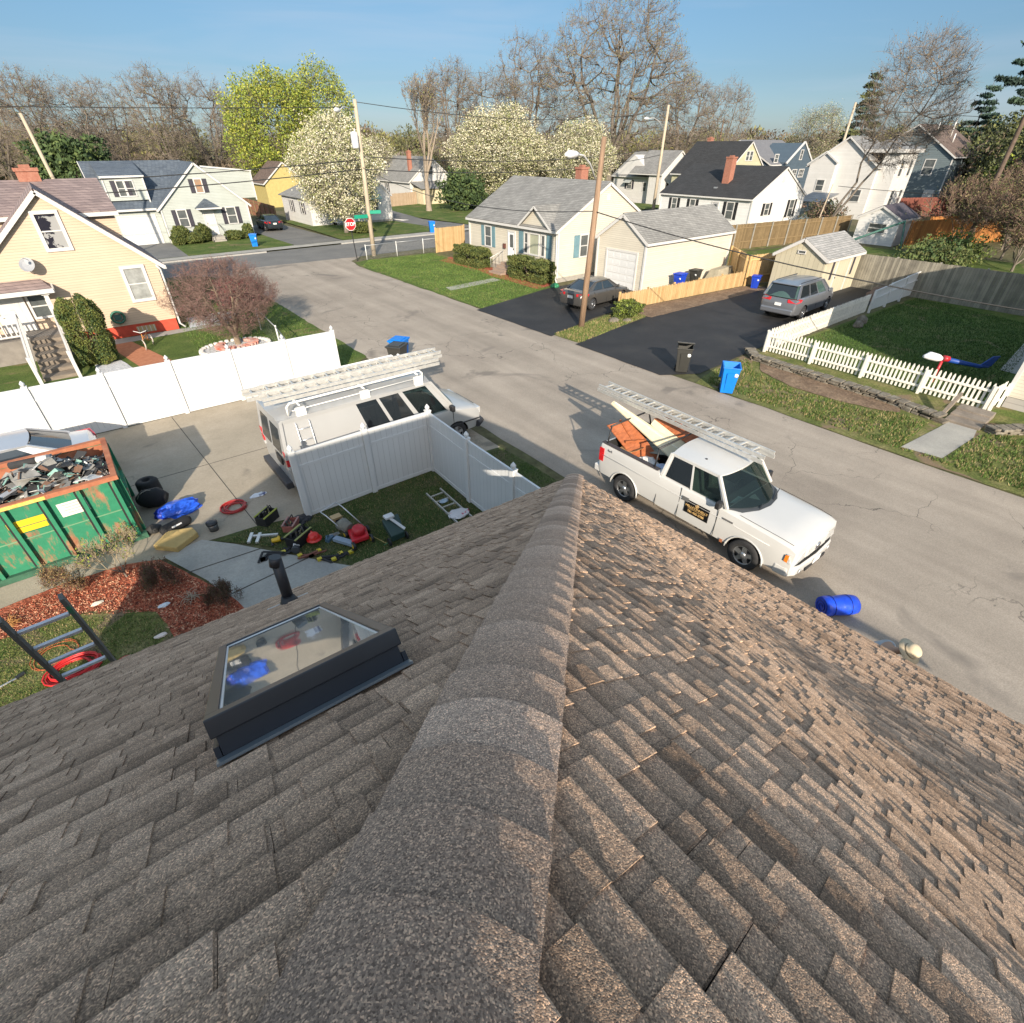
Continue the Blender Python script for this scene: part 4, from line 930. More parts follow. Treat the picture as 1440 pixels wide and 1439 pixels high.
m.bar((91.6, 45.9, 8.0), (95.4, 47.5, 7.2), .15, .2); m.bar((95.4, 46.9, 5.4), (95.4, 46.9, 7.2), .2, .2); m.build('gable_trim', trimw, h)
window(h, 'S', 47, 86.2, 87.1, 5.6, 6.5); window(h, 'S', 45.9, 91.3, 91.9, 5.9, 7.0); window(h, 'S', 45.9, 90.2, 91.4, 3.7, 4.6, mull=1); window(h, 'S', 45.9, 92.2, 93.6, 3.7, 4.6, mull=2)
h = thing('grey_roofed_far_house', 'white house with grey roof and awnings left of the black roofed house', 'house', (80, 64, 0))
gable_walls(h, 76, 86, 60.5, 68.5, 3.7, 6.4, 'X', ws); gable_roof(h, 76, 86, 60.5, 68.5, 3.7, 6.7, 'Y', grey_sh, off=.5)
gable_walls(h, 75.0, 82.8, 58, 60.45, 4.2, 6.9, 'Y', ws, name='gable_wall'); gable_roof(h, 75.0, 82.8, 58, 64, 4.2, 6.9, 'Y', grey_sh, rake=.2)
window(h, 'W', 76, 64.6, 65.5, 1.9, 3.0, dsh); window(h, 'W', 76, 61.6, 62.2, 1.7, 2.8, None); window(h, 'S', 58, 76.3, 77.6, 1.8, 2.9, mull=1)
for (f_, pl, a_, b_) in (('W', 76, 64.4, 65.7), ('S', 58, 76.1, 77.8)):
    m = MB(); p = [fpt(f_, pl, a_, 3.2, 0), fpt(f_, pl, b_, 3.2, 0), fpt(f_, pl, b_, 2.7, .8), fpt(f_, pl, a_, 2.7, .8)]; m.prism(p, (0, 0, .05)); m.build('awning', M('awning_grey', (.35, .37, .35), .5), h)
h = thing('small_yellow_house', 'small yellow house glimpsed between the grey green house and the white cape', 'house', (28, 95, 0))
gable_walls(h, 27, 33, 92, 98, 3.2, 5.6, 'Y', M('yellow_clap', (.42, .34, .13), .7)); gable_roof(h, 27, 33, 92, 98, 3.2, 5.6, 'Y', brown_sh)
# ---- white two storey house under the leaning tree ----
h = thing('white_two_storey_house', 'large off white two storey house mottled by branch shadows behind the leaning bare tree', 'house', (85, 34, 0))
targ = M('tar_grey', (.2, .2, .2), .85)
gable_walls(h, 80, 86, 30.4, 38.6, 5.6, 8.45, 'X', ws); gable_roof(h, 80, 86, 30.4, 38.6, 5.6, 8.45, 'X', targ, rake=.3)
m = MB(); m.prism([(79.2, 35.0, 0), (79.2, 38.2, 0), (79.2, 38.2, 5.6), (79.2, 36.5, 6.75), (79.2, 35.0, 5.8)], (.8, 0, 0)); m.build('bay_wall', ws, h)
m = MB(); m.bar((79.1, 34.7, 5.8), (79.1, 36.5, 6.95), .25, .16); m.bar((79.1, 36.5, 6.95), (79.1, 38.5, 5.6), .25, .16); m.build('bay_trim', trimw, h)
m = MB(); m.box(80.6, 85.8, 28.6, 30.38, 0, 6.9); m.build('tower_wall', ws, h)
m = MB(); m.box(80.2, 86.3, 28.2, 33, 6.9, 7.25); m.build('cornice', trimw, h)
m = MB(); m.add([(80.2, 28.2, 7.25), (86.3, 28.2, 7.25), (86.3, 33, 7.25), (80.2, 33, 7.25), (82.5, 31, 8.3), (84, 31, 8.3)], [(0, 1, 5, 4), (1, 2, 5), (2, 3, 4, 5), (3, 0, 4)]); m.build('hip_roof', targ, h)
for a_ in (81.6, 84.2):
    for z_ in (1.6, 4.6): window(h, 'S', 28.6, a_, a_ + .8, z_, z_ + 1.5)
window(h, 'W', 79.2, 35.8, 36.7, 2.9, 4.0); window(h, 'W', 80, 31.4, 32.5, 1.9, 3.1)
# ---- slate house with brown roof ----
sl_ = lines_mat('slate_siding', (.13, .165, .18), .2, rough=.6, dark=.85)
h = thing('slate_house', 'tall slate grey house with a brown roof and white roof pipes at the right', 'house', (101, 33, 0))
gable_walls(h, 95, 106.5, 27.5, 38, 6.5, 9.85, 'X', sl_); gable_roof(h, 95, 106.5, 27.5, 38, 6.5, 9.85, 'X', brown_sh, rake=.3)
window(h, 'W', 95, 29.35, 30.5, 4.4, 6.05); window(h, 'S', 27.5, 101, 102.5, 4.7, 5.7, mull=1); corner_trim(h, ((95, 27.5),), 0, 6.4)
m = MB(); fbox(m, 'W', 95, 28.0, 29.2, 1.3, 2.7, 0, .5); m.build('side_entry', trimw, h)
for x_, y_, t_ in ((97.5, 31.3, 10.1), (101, 30.6, 10.6), (99.3, 29.6, 8.9)):
    m = MB(); z_ = 6.5 + (y_ - 27.5) * .638; m.cyl((x_, y_, z_), (x_, y_, t_), .09, 8); m.build('roof_pipe', trimw, h)
# ---- small white garage with dark roof ----
h = thing('small_white_garage', 'small white garage with a dark purple roof behind the grey stockade fence', 'garage', (62, 21, 0))
gable_walls(h, 60, 64, 19.4, 22.9, 2.2, 3.1, 'X', wh); gable_roof(h, 60, 64, 19.4, 22.9, 2.2, 3.1, 'X', M('plum_roof', (.07, .06, .075), .8), ov=.2, rake=.15)
window(h, 'W', 60, 20.4, 21.8, 1.0, 1.7)
h = thing('grey_shed', 'grey lean-to shed between the white house and the leaning tree', 'shed', (70, 32.5, 0))
m = MB(); m.box(70.5, 74, 31.6, 34.3, 0, 2.2); m.build('wall', lines_mat('shed_grey', (.2, .25, .26), .4), h)
m = MB(); roof_slab(m, (70.3, 31.4, 2.3), (70.3, 34.5, 2.3), (74.2, 34.5, 3.0), (74.2, 31.4, 3.0), .08); m.build('roof', pale_sh, h)
# ---- the cream house corner at the right edge ----
h = thing('cream_house_at_edge', 'corner of a pale cream house on a concrete block base at the right edge', 'house', (28, -2, 0))
m = MB(); m.prism([(24.25, 2.5, .42), (34, 2.5, .42), (34, -12, .42), (24.25, -12, .42)], (0, 0, 4.9)); m.build('wall', cs, h)
m = MB(); m.box(24.28, 34, -12, 2.47, 0, .42); m.build('foundation', lines_mat('concrete_block', (.36, .34, .32), .2, depth=.01, dark=.75), h)
gable_roof(h, 24.25, 34, -12, 2.5, 5.3, 7.8, 'X', grey_sh)
corner_trim(h, ((24.25, 2.5),), .42, 5.3)

# =====================================================================
# FENCES
# =====================================================================
vin = lines_mat('vinyl_boards', (.60, .605, .605), .15, axis='XY', rough=.42, dark=.66, width=.055, depth=.004, var=.02)
def finial(m, x, y, z, s=.06):
    m.box(x - .075, x + .075, y - .075, y + .075, z, z + .025)
    m.lathe([(.035, 0), (.035, .03), (.062, .055), (.066, .085), (.045, .12), (.006, .17)], (x, y, z + .025), 8)
def vinyl_fence(name, label, pts, h=1.83, group=None, skip_first=False):
    t = thing(name, label, 'fence', (pts[0][0], pts[0][1], 0), group=group)
    for i, (x, y) in enumerate(pts):
        m = MB(); m.box(x - .065, x + .065, y - .065, y + .065, 0, h + .02); finial(m, x, y, h + .02); m.build('post', white, t)
        if i + 1 < len(pts):
            x2, y2 = pts[i + 1]; d_ = Vector((x2 - x, y2 - y, 0)); d_.normalize(); a = Vector((x, y, 0)) + d_ * .07; b_ = Vector((x2, y2, 0)) - d_ * .07
            m = MB(); m.bar(a + Vector((0, 0, (.1 + h - .42) / 2)), b_ + Vector((0, 0, (.1 + h - .42) / 2)), .022, h - .52)
            m.bar(a + Vector((0, 0, h - .2)), b_ + Vector((0, 0, h - .2)), .022, .36); m.build('panel', vin, t)
            for z, hh in ((.09, .1), (h - .40, .075), (h - .035, .07)): m = MB(); m.bar(a + Vector((0, 0, z)), b_ + Vector((0, 0, z)), .05, hh); m.build('rail', white, t)
    return t
vinyl_fence('vinyl_fence', 'long white vinyl privacy fence along the far side of the concrete driveway', [(7.0 - 1.855 * i, 19.87 + .035 * i) for i in range(9)])
vinyl_fence('vinyl_fence', 'white vinyl fence corner enclosing the grass in front of the silver van', [(2.47, 11.3), (4.29, 11.33), (6.11, 11.3), (6.03, 9.35), (6.0, 7.5), (5.97, 5.65)])
# wooden fences
def board_fence(name, label, a, b, h, mat, railmat, post=2.4, bw=.14, kind='flat', gap=.008, group=None, seed=1, rails=(.3, .85), back=1, pw=.09, z=0, postmat=None, wob=.012):
    """boards as one panel per bay, rails and posts as parts"""
    r = random.Random(seed); A, B = Vector((*a, z)), Vector((*b, z)); L = (B - A).length; d_ = (B - A).normalized(); nr = Vector((-d_.y, d_.x, 0)) * back
    t = thing(name, label, 'fence', tuple(A), group=group); n = max(1, round(L / post))
    for i in range(n):
        m = MB(); s = L * i / n; e = L * (i + 1) / n; k = max(1, int((e - s) / (bw + gap)))
        for j in range(k):
            u0 = s + (e - s) * j / k; u1 = s + (e - s) * (j + 1) / k - gap; hh = h + r.uniform(-wob, wob) ; o_ = nr * r.uniform(0, .006)
            p0, p1 = A + d_ * u0 + o_, A + d_ * u1 + o_; up = Vector((0, 0, 1)); th = -nr * .018
            lo = Vector((0, 0, .03))
            if kind == 'flat': pol = [p0 + lo, p1 + lo, p1 + up * hh, p0 + up * hh]
            elif kind == 'dog': c_ = (p1 - p0) * .25; pol = [p0 + lo, p1 + lo, p1 + up * (hh - .05), p1 - c_ + up * hh, p0 + c_ + up * hh, p0 + up * (hh - .05)]
            else: pol = [p0 + lo, p1 + lo, p1 + up * (hh - .08), (p0 + p1) / 2 + up * hh, p0 + up * (hh - .08)]
            m.prism(pol, th)
        m.build('panel', mat, t)
        for q in rails: m = MB(); m.bar(A + d_ * s + nr * .03 + Vector((0, 0, h * q)), A + d_ * e + nr * .03 + Vector((0, 0, h * q)), .04, .08); m.build('rail', railmat, t)
    for i in range(n + 1):
        m = MB(); p = A + d_ * (L * i / n) + nr * (.055 + pw / 2); m.box(p.x - pw / 2, p.x + pw / 2, p.y - pw / 2, p.y + pw / 2, z, z + h + .04); m.build('post', postmat or railmat, t)
    return t
def board_mat(name, col, col2, period=.148):
    return lines_mat(name, col, period, axis='XY', rough=.8, dark=.5, width=.06, depth=.006, col2=col2, scale=2.2)
newp = board_mat('new_pine_boards', (.40, .26, .115), (.5, .34, .17)); newr = M('new_pine', (.6, .4, .18), .75)
ced = board_mat('cedar_boards', (.14, .095, .045), (.2, .14, .07)); cedr = M('cedar_rail', (.2, .14, .07), .8)
grey = board_mat('grey_boards', (.17, .155, .125), (.30, .275, .22)); greyr = M('grey_rail', (.3, .28, .24), .85, var=.2)
orange = board_mat('orange_boards', (.30, .115, .03), (.42, .18, .05)); tanb = board_mat('tan_boards', (.38, .28, .19), (.46, .35, .25))
board_fence('picket_fence', 'new pine stockade fence with pointed tops running beside the cream garage', (23.5, 19.8), (34.5, 18.9), .95, newp, newr, bw=.11, kind='pick', back=1, seed=3, wob=.02)
board_fence('pine_fence', 'tall new pine fence joining the garage to the garden shed', (37.05, 21.6), (34.6, 18.95), 1.85, newp, newr, kind='pick', back=-1, seed=4)
board_fence('pine_fence', 'tall new pine fence panel behind the garden shed', (34.62, 18.9), (39.6, 18.0), 1.85, newp, newr, kind='dog', back=-1, seed=5)
board_fence('cedar_fence', 'brown cedar privacy fence below the black roofed white house', (44.5, 27.9), (62.5, 24.6), 2.0, ced, cedr, kind='flat', back=-1, seed=6, postmat=greyr)
board_fence('stockade_fence', 'old grey stockade fence with posts behind the shaded yard', (39.95, 14.6), (39.7, -6), 2.0, grey, greyr, kind='flat', back=1, bw=.16, seed=7, rails=(.2, .62, .96))
board_fence('orange_fence', 'orange stained board fence behind the overgrown green bushes', (59.8, 18.3), (72.5, 13.6), 2.2, orange, orange, kind='flat', back=1, seed=8)
board_fence('orange_fence', 'rust orange low fence running behind the covered boat', (72, 20.5), (92, 14), 1.6, orange, orange, seed=9)
board_fence('red_fence', 'dark red board wall below the slate grey house', (84, 29.5), (97.0, 22.5), 2.2, M('red_boards', (.16, .05, .035), .85, var=.3, scale=1.5), cedr, seed=10)
board_fence('pine_fence', 'short yellow pine fence panel at the back corner of the cream house', (25.6, 42.6), (28.6, 42.7), 1.9, newp, newr, kind='dog', back=1, seed=11)
board_fence('tan_fence', 'tan board fence between the far white houses', (38.2, 80.2), (46.5, 82.3), 1.75, tanb, tanb, seed=12)
board_fence('stockade_fence', 'reddish board fence strip beside the dark car', (21.6, 72), (22.2, 88), 1.8, M('brown_boards', (.25, .11, .06), .85, var=.3), cedr, seed=13)
# white picket fence: each section built with visible pickets
def pickets(label, a, b, h=1.0, sp=.15, group='white picket fence runs'):
    A, B = Vector((*a, 0)), Vector((*b, 0)); L = (B - A).length; d_ = (B - A).normalized(); nr = Vector((-d_.y, d_.x, 0))
    t = thing('picket_fence', label, 'fence', tuple(A), group=None); n = max(1, round(L / 2.3)); r = random.Random(4)
    pk_ = M('picket_paint', (.74, .71, .64), .55, var=.08, scale=6)
    for i in range(n):
        m = MB(); k = round(L / n / sp)
        for j in range(k):
            u = L * i / n + (j + .5) * (L / n) / k; p = A + d_ * u; w = d_ * .036; hh = h + r.uniform(-.012, .012); tl = d_ * r.uniform(-.01, .01)
            m.prism([p - w + Vector((0, 0, .06)), p + w + Vector((0, 0, .06)), p + w + tl + Vector((0, 0, hh - .09)), p + w * .45 + tl + Vector((0, 0, hh - .02)), p + tl + Vector((0, 0, hh)), p - w * .45 + tl + Vector((0, 0, hh - .02)), p - w + tl + Vector((0, 0, hh - .09))], nr * .02)
        m.build('pickets', pk_, t)
        for z in (.28, .72): m = MB(); m.bar(A + d_ * (L * i / n) - nr * .022 + Vector((0, 0, z)), A + d_ * (L * (i + 1) / n) - nr * .022 + Vector((0, 0, z)), .035, .08); m.build('rail', pk_, t)
    for i in range(n + 1):
        p = A + d_ * (L * i / n) - nr * .085; m = MB(); m.box(p.x - .045, p.x + .045, p.y - .045, p.y + .045, 0, h - .08); m.build('post', pk_, t)
pickets('white picket fence with rounded points along the low stone wall', (23.33, 10.93), (23.35, 2.75))
pickets('white picket fence running back between the minivan and the yard', (33.9, 11.0), (23.4, 10.95))
pickets('short white picket gate section turning the corner by the cream house', (23.35, 2.7), (24.15, 2.62), h=.95)
t = thing('white_panel_fence', 'taller white panel fence leaning out towards the grey stockade fence', 'fence', (34, 10.9, 0))
for i in range(3):
    a = 34.0 + 2.1 * i; z1, z2 = 1.15 + .1 * i, 1.25 + .1 * i
    m = MB(); m.prism([(a, 10.9, .12), (a + 2.05, 10.85, .12), (a + 2.05, 10.85, z2), (a, 10.9, z1)], (0, .03, 0)); m.build('panel', vin, t)
    m = MB(); m.bar((a, 10.86, z1), (a + 2.05, 10.81, z2), .05, .07); m.bar((a, 10.86, z1 - .45), (a + 2.05, 10.81, z2 - .45), .04, .06); m.box(a - .05, a + .05, 10.8, 10.9, 0, z1 + .05); m.build('rail', white, t)
# chain link fence at the corner lawn
wire = M('galvanised', (.42, .43, .44), .5, metal=.6)
def mesh_mat():
    m, n, l, b = nodes('chain_link'); b.inputs['Base Color'].default_value = (.35, .36, .36, 1); b.inputs['Metallic'].default_value = .6; b.inputs['Roughness'].default_value = .5
    tcn = n.new('ShaderNodeTexCoord'); sp = n.new('ShaderNodeSeparateXYZ'); l.new(tcn.outputs['Object'], sp.inputs[0])
    s1 = n.new('ShaderNodeMath'); s1.operation = 'ADD'; l.new(sp.outputs['X'], s1.inputs[0]); l.new(sp.outputs['Y'], s1.inputs[1]); outs = []
    for op in ('ADD', 'SUBTRACT'):
        a = n.new('ShaderNodeMath'); a.operation = op; l.new(s1.outputs[0], a.inputs[0]); l.new(sp.outputs['Z'], a.inputs[1])
        b_ = n.new('ShaderNodeMath'); b_.operation = 'MULTIPLY'; b_.inputs[1].default_value = 1 / .085; l.new(a.outputs[0], b_.inputs[0])
        c = n.new('ShaderNodeMath'); c.operation = 'FRACT'; l.new(b_.outputs[0], c.inputs[0]); d = n.new('ShaderNodeMath'); d.operation = 'LESS_THAN'; d.inputs[1].default_value = .07; l.new(c.outputs[0], d.inputs[0]); outs.append(d)
    mx_ = n.new('ShaderNodeMath'); mx_.operation = 'MAXIMUM'; l.new(outs[0].outputs[0], mx_.inputs[0]); l.new(outs[1].outputs[0], mx_.inputs[1]); l.new(mx_.outputs[0], b.inputs['Alpha']); return m
clm = mesh_mat()
def chain(label, pts, h=1.05, name='chain_link_fence'):
    t = thing(name, label, 'fence', (*pts[0], 0))
    for i, p in enumerate(pts):
        m = MB(); m.cyl((p[0], p[1], 0), (p[0], p[1], h + .08), .035, 8); m.build('post', M('post_white', (.6, .6, .58), .5), t)
        if i + 1 < len(pts):
            q = pts[i + 1]; m = MB(); m.cyl((p[0], p[1], h), (q[0], q[1], h), .022, 6); m.build('top_rail', wire, t)
            m = MB(); m.poly([(p[0], p[1], .05), (q[0], q[1], .05), (q[0], q[1], h), (p[0], p[1], h)]); m.build('wire_mesh', clm, t, recalc=False)
chain('chain link fence with pale posts along the corner lawn by the stop sign', [(19.3, 43.2), (22.1, 43.3), (24.6, 43.2), (27.1, 43.1)])
chain('chain link fence with an old post in front of the red twigged tree', [(5.7, 20.6), (6.2, 24.5), (6.5, 28.5)], 1.1)
# low dry stone wall
def stone_wall(label, pts, h=.26, w=.42, seed=3):
    r = random.Random(seed); t = thing('stone_wall', label, 'stone wall', (*pts[0], 0)); m = MB(); cap_ = MB()
    for i in range(len(pts) - 1):
        a, b_ = Vector((*pts[i], 0)), Vector((*pts[i + 1], 0)); L = (b_ - a).length; d_ = (b_ - a).normalized(); nr = Vector((-d_.y, d_.x, 0))
        for lay in range(3):
            u = 0
            while u < L:
                l_ = r.uniform(.18, .5); z0 = lay * h / 3; c = a + d_ * (u + l_ / 2) + Vector((0, 0, z0 + h / 6)) + nr * r.uniform(-.04, .04)
                hx, hy, hz = l_ / 2 * .96, w / 2 * r.uniform(.8, 1.1), h / 6 * r.uniform(.8, 1.05)
                if lay == 2: hy *= 1.15; 
                vs = []
                for sx in (-1, 1):
                    for sy in (-1, 1):
                        for sz in (-1, 1): vs.append(c + d_ * sx * hx * r.uniform(.85, 1) + nr * sy * hy * r.uniform(.85, 1) + Vector((0, 0, sz * hz * r.uniform(.85, 1.1))))
                m.add(vs, [(0, 1, 3, 2), (4, 6, 7, 5), (0, 4, 5, 1), (2, 3, 7, 6), (0, 2, 6, 4), (1, 5, 7, 3)]); u += l_
    m.build('stones', stonem, t, bevel=.02)
stone_wall('low dry stone wall below the white picket fence', [(22.6, 11.3), (21.9, 10.6), (21.75, 8), (21.6, 5.5), (21.2, 3.6)])
stone_wall('low stone wall right of the yard steps', [(21.3, 2.1), (22.2, 1.5), (22.6, -1), (22.8, -5)], seed=8)
t = thing('stone_steps', 'sunken stone steps through the low wall beside the slanting wooden rail', 'steps', (21.9, 2.9, 0))
for k in range(3):
    m = MB(); m.box(21.35 + k * .5, 21.9 + k * .5, 2.35, 3.35, .0, .1 + k * .06); m.build('step', M('worn_step', (.2, .17, .14), .9, var=.3, bump=.5), t, bevel=.015)
m = MB(); m.bar((21.3, 3.5, .05), (22.6, 3.45, .6), .1, .14); m.build('rail', M('weathered_wood', (.2, .165, .13)), t)
# wall of stones with bricks round the tree bed on the left
t = thing('round_tree_bed', 'round bed of white gravel and brick edging under the red twigged tree', 'garden bed', (4.7, 26.7, 0))
m = MB()
N = 34
for i in range(N):
    a = i * 2 * math.pi / N; m.tube([(4.75 + 1.45 * math.cos(a) , 26.4 + 1.05 * math.sin(a), .02), (4.75 + 1.45 * math.cos(a), 26.4 + 1.05 * math.sin(a), .13)], [.13, .09], 7)
m.build('edge_stones', M('white_stone', (.65, .62, .58), .8, var=.2, scale=5), t)
m = MB(); m.poly([(4.75 + 1.4 * math.cos(i * .2618), 26.4 + 1.0 * math.sin(i * .2618), .05) for i in range(24)]); m.build('gravel', gravel, t)
m = MB()
for i in range(20):
    a = math.pi * .75 + i * math.pi * 1.5 / 19; c_, s_ = math.cos(a), math.sin(a); m.bar((4.85 + .6 * c_, 26.55 + .45 * s_, .14), (4.85 + .95 * c_, 26.55 + .72 * s_, .12), .12, .12)
m.build('brick_edging', M('red_brick_edge', (.42, .09, .05), .8, col2=(.6, .45, .4), scale=4), t)

# =====================================================================
# VEHICLES  (local frame: x forward, y to the left, origin on the ground)
# =====================================================================
def paint(name, col, metal=0., rough=.32, coat=.6): return M(name, col, rough, metal=metal, var=.03, scale=1.2, coat=coat)
lens_red = M('tail_lens', (.5, .015, .02), .15, var=.3, scale=9, spec=.8); lens_clear = M('head_lens', (.55, .56, .56), .12, var=.25, scale=14, spec=.9, metal=.3)
amber = M('amber_lens', (.75, .2, .02), .2); chrome = M('chrome', (.6, .6, .62), .18, metal=1, var=.1); plate = M('plate', (.7, .7, .68), .5, var=.2, scale=30)
rimm = M('alloy', (.42, .43, .45), .3, metal=.85, var=.15, scale=8); seam = M('panel_gap', (.015, .015, .015), .8)
autog = glass_clear('auto_glass'); tint = M('tinted_glass', (.012, .016, .02), .05, spec=.9)
seatm = M('seat_cloth', (.22, .22, .2), .9)
def apply_bool(o, cutters):
    for c in cutters:
        md = o.modifiers.new('b', 'BOOLEAN'); md.operation = 'DIFFERENCE'; md.solver = 'EXACT'; md.object = c
    dg = bpy.context.evaluated_depsgraph_get(); dg.update()
    me = bpy.data.meshes.new_from_object(o.evaluated_get(dg)); o.modifiers.clear(); o.data = me
    for c in cutters: bpy.data.objects.remove(c, do_unlink=True)
def sharpen(me, ang=32):
    bm = bmesh.new(); bm.from_mesh(me); bm.normal_update()
    for f in bm.faces: f.smooth = True
    for e in bm.edges:
        if len(e.link_faces) == 2 and e.calc_face_angle(0) > R(ang): e.smooth = False
    bm.to_mesh(me); bm.free()
def body_loft(st, mat, parent, name='body', wheels=(), wr=.36, hw=1, cutboxes=(), sub=True):
    """st: (x, half width, z bottom, z shoulder, z top, crown[, tumble])"""
    secs = []
    for s in st:
        x, w, zb, zs, zt, cr_ = s[:6]; tm = s[6] if len(s) > 6 else .06
        half = [(0, zb), (w * .86, zb), (w * .965, zb + .07), (w * .985, (zb + zs) / 2), (w, zs), (w * .985, zs + (zt - zs) * .5), (w * (1 - tm * .5), zt - .05), (w * (1 - tm), zt - .012), (w * (1 - tm) - .07, zt + .012), (w * .5, zt + cr_ * .8), (0, zt + cr_)]
        full = [(x, y, z) for y, z in half] + [(x, -y, z) for y, z in reversed(half[1:-1])]
        secs.append(full)
    n = len(secs[0]); m = MB(); vs = [p for s in secs for p in s]; fs = []
    for i in range(len(secs) - 1):
        for j in range(n): fs.append((i * n + j, i * n + (j + 1) % n, (i + 1) * n + (j + 1) % n, (i + 1) * n + j))
    fs.append(tuple(range(n))[::-1]); fs.append(tuple((len(secs) - 1) * n + j for j in range(n)))
    m.add(vs, fs, 0); o = m.build(name, [mat, M('wheel_well', (.012, .012, .012), .9)], parent)
    cs_ = []
    for wx in wheels:
        for sy in (-1, 1):
            c = MB(); c.cyl((wx, sy * (hw - .30), wr * .98), (wx, sy * (hw + .3), wr * .98), wr + .065, 28, 0); oc = c.build('cut', MC['wheel_well']); oc.parent = parent; oc.location = oc.location - Vector((0, 0, 0)); cs_.append(oc)
    for bx in cutboxes:
        c = MB(); c.box(*bx); oc = c.build('cut', MC['wheel_well']); oc.parent = parent; cs_.append(oc)
    if cs_: bpy.context.view_layer.update(); apply_bool(o, cs_)
    sharpen(o.data); return o
def wheel(par, x, y, r, w=.22, spokes=5, rim=None, side=1, steel=False):
    m = MB(); pr = [(r * .60, -w * .42), (r * .66, -w * .5), (r * .93, -w * .5), (r, -w * .36), (r, w * .36), (r * .93, w * .5), (r * .66, w * .5), (r * .60, w * .42)]
    h = MB(); h.cyl((x, y - .06, r), (x, y + .06, r), r * .22, 12); hub = h.build('wheel', darkmetal, par)
    b = len(m.v); n = 28
    for rr, hh in pr:
        for j in range(n): a = 2 * math.pi * j / n; m.v.append((x + rr * math.cos(a), y + hh, r + rr * math.sin(a)))
    k = len(pr)
    for i in range(k):
        for j in range(n):
            m.f.append((b + i * n + j, b + i * n + (j + 1) % n, b + ((i + 1) % k) * n + (j + 1) % n, b + ((i + 1) % k) * n + j)); m.m.append(0); m.sm.append(i not in (0, 6))
    m.build('tyre', rubber, hub)
    m = MB(); yo = y + side * w * .30
    R0 = r * .62
    m.tube([(x + R0 * .97 * math.cos(a), yo + side * .02, r + R0 * .97 * math.sin(a)) for a in [i * 2 * math.pi / 28 for i in range(28)]], r * .045, 6, closed=True)
    m.cyl((x, y - side * .02, r), (x, y + side * .0, r), R0, 24)
    m.lathe([(r * .2, -.03), (r * .2, .02), (r * .12, .045), (.001, .05)] if side > 0 else [(r * .2, .03), (r * .2, -.02), (r * .12, -.045), (.001, -.05)], (x, yo, r), 12, axis='y')
    for i in range(spokes):
        a = 2 * math.pi * i / spokes + .3; c_, s_ = math.cos(a), math.sin(a); m.bar((x + r * .15 * c_, yo, r + r * .15 * s_), (x + R0 * .95 * c_, yo + side * .012, r + R0 * .95 * s_), r * (.2 if not steel else .26), .035, up=(0, 1, 0))
    m.build('rim', rim or rimm, hub)
def quadlerp(A, B, f): return Vector(A) + (Vector(B) - Vector(A)) * f
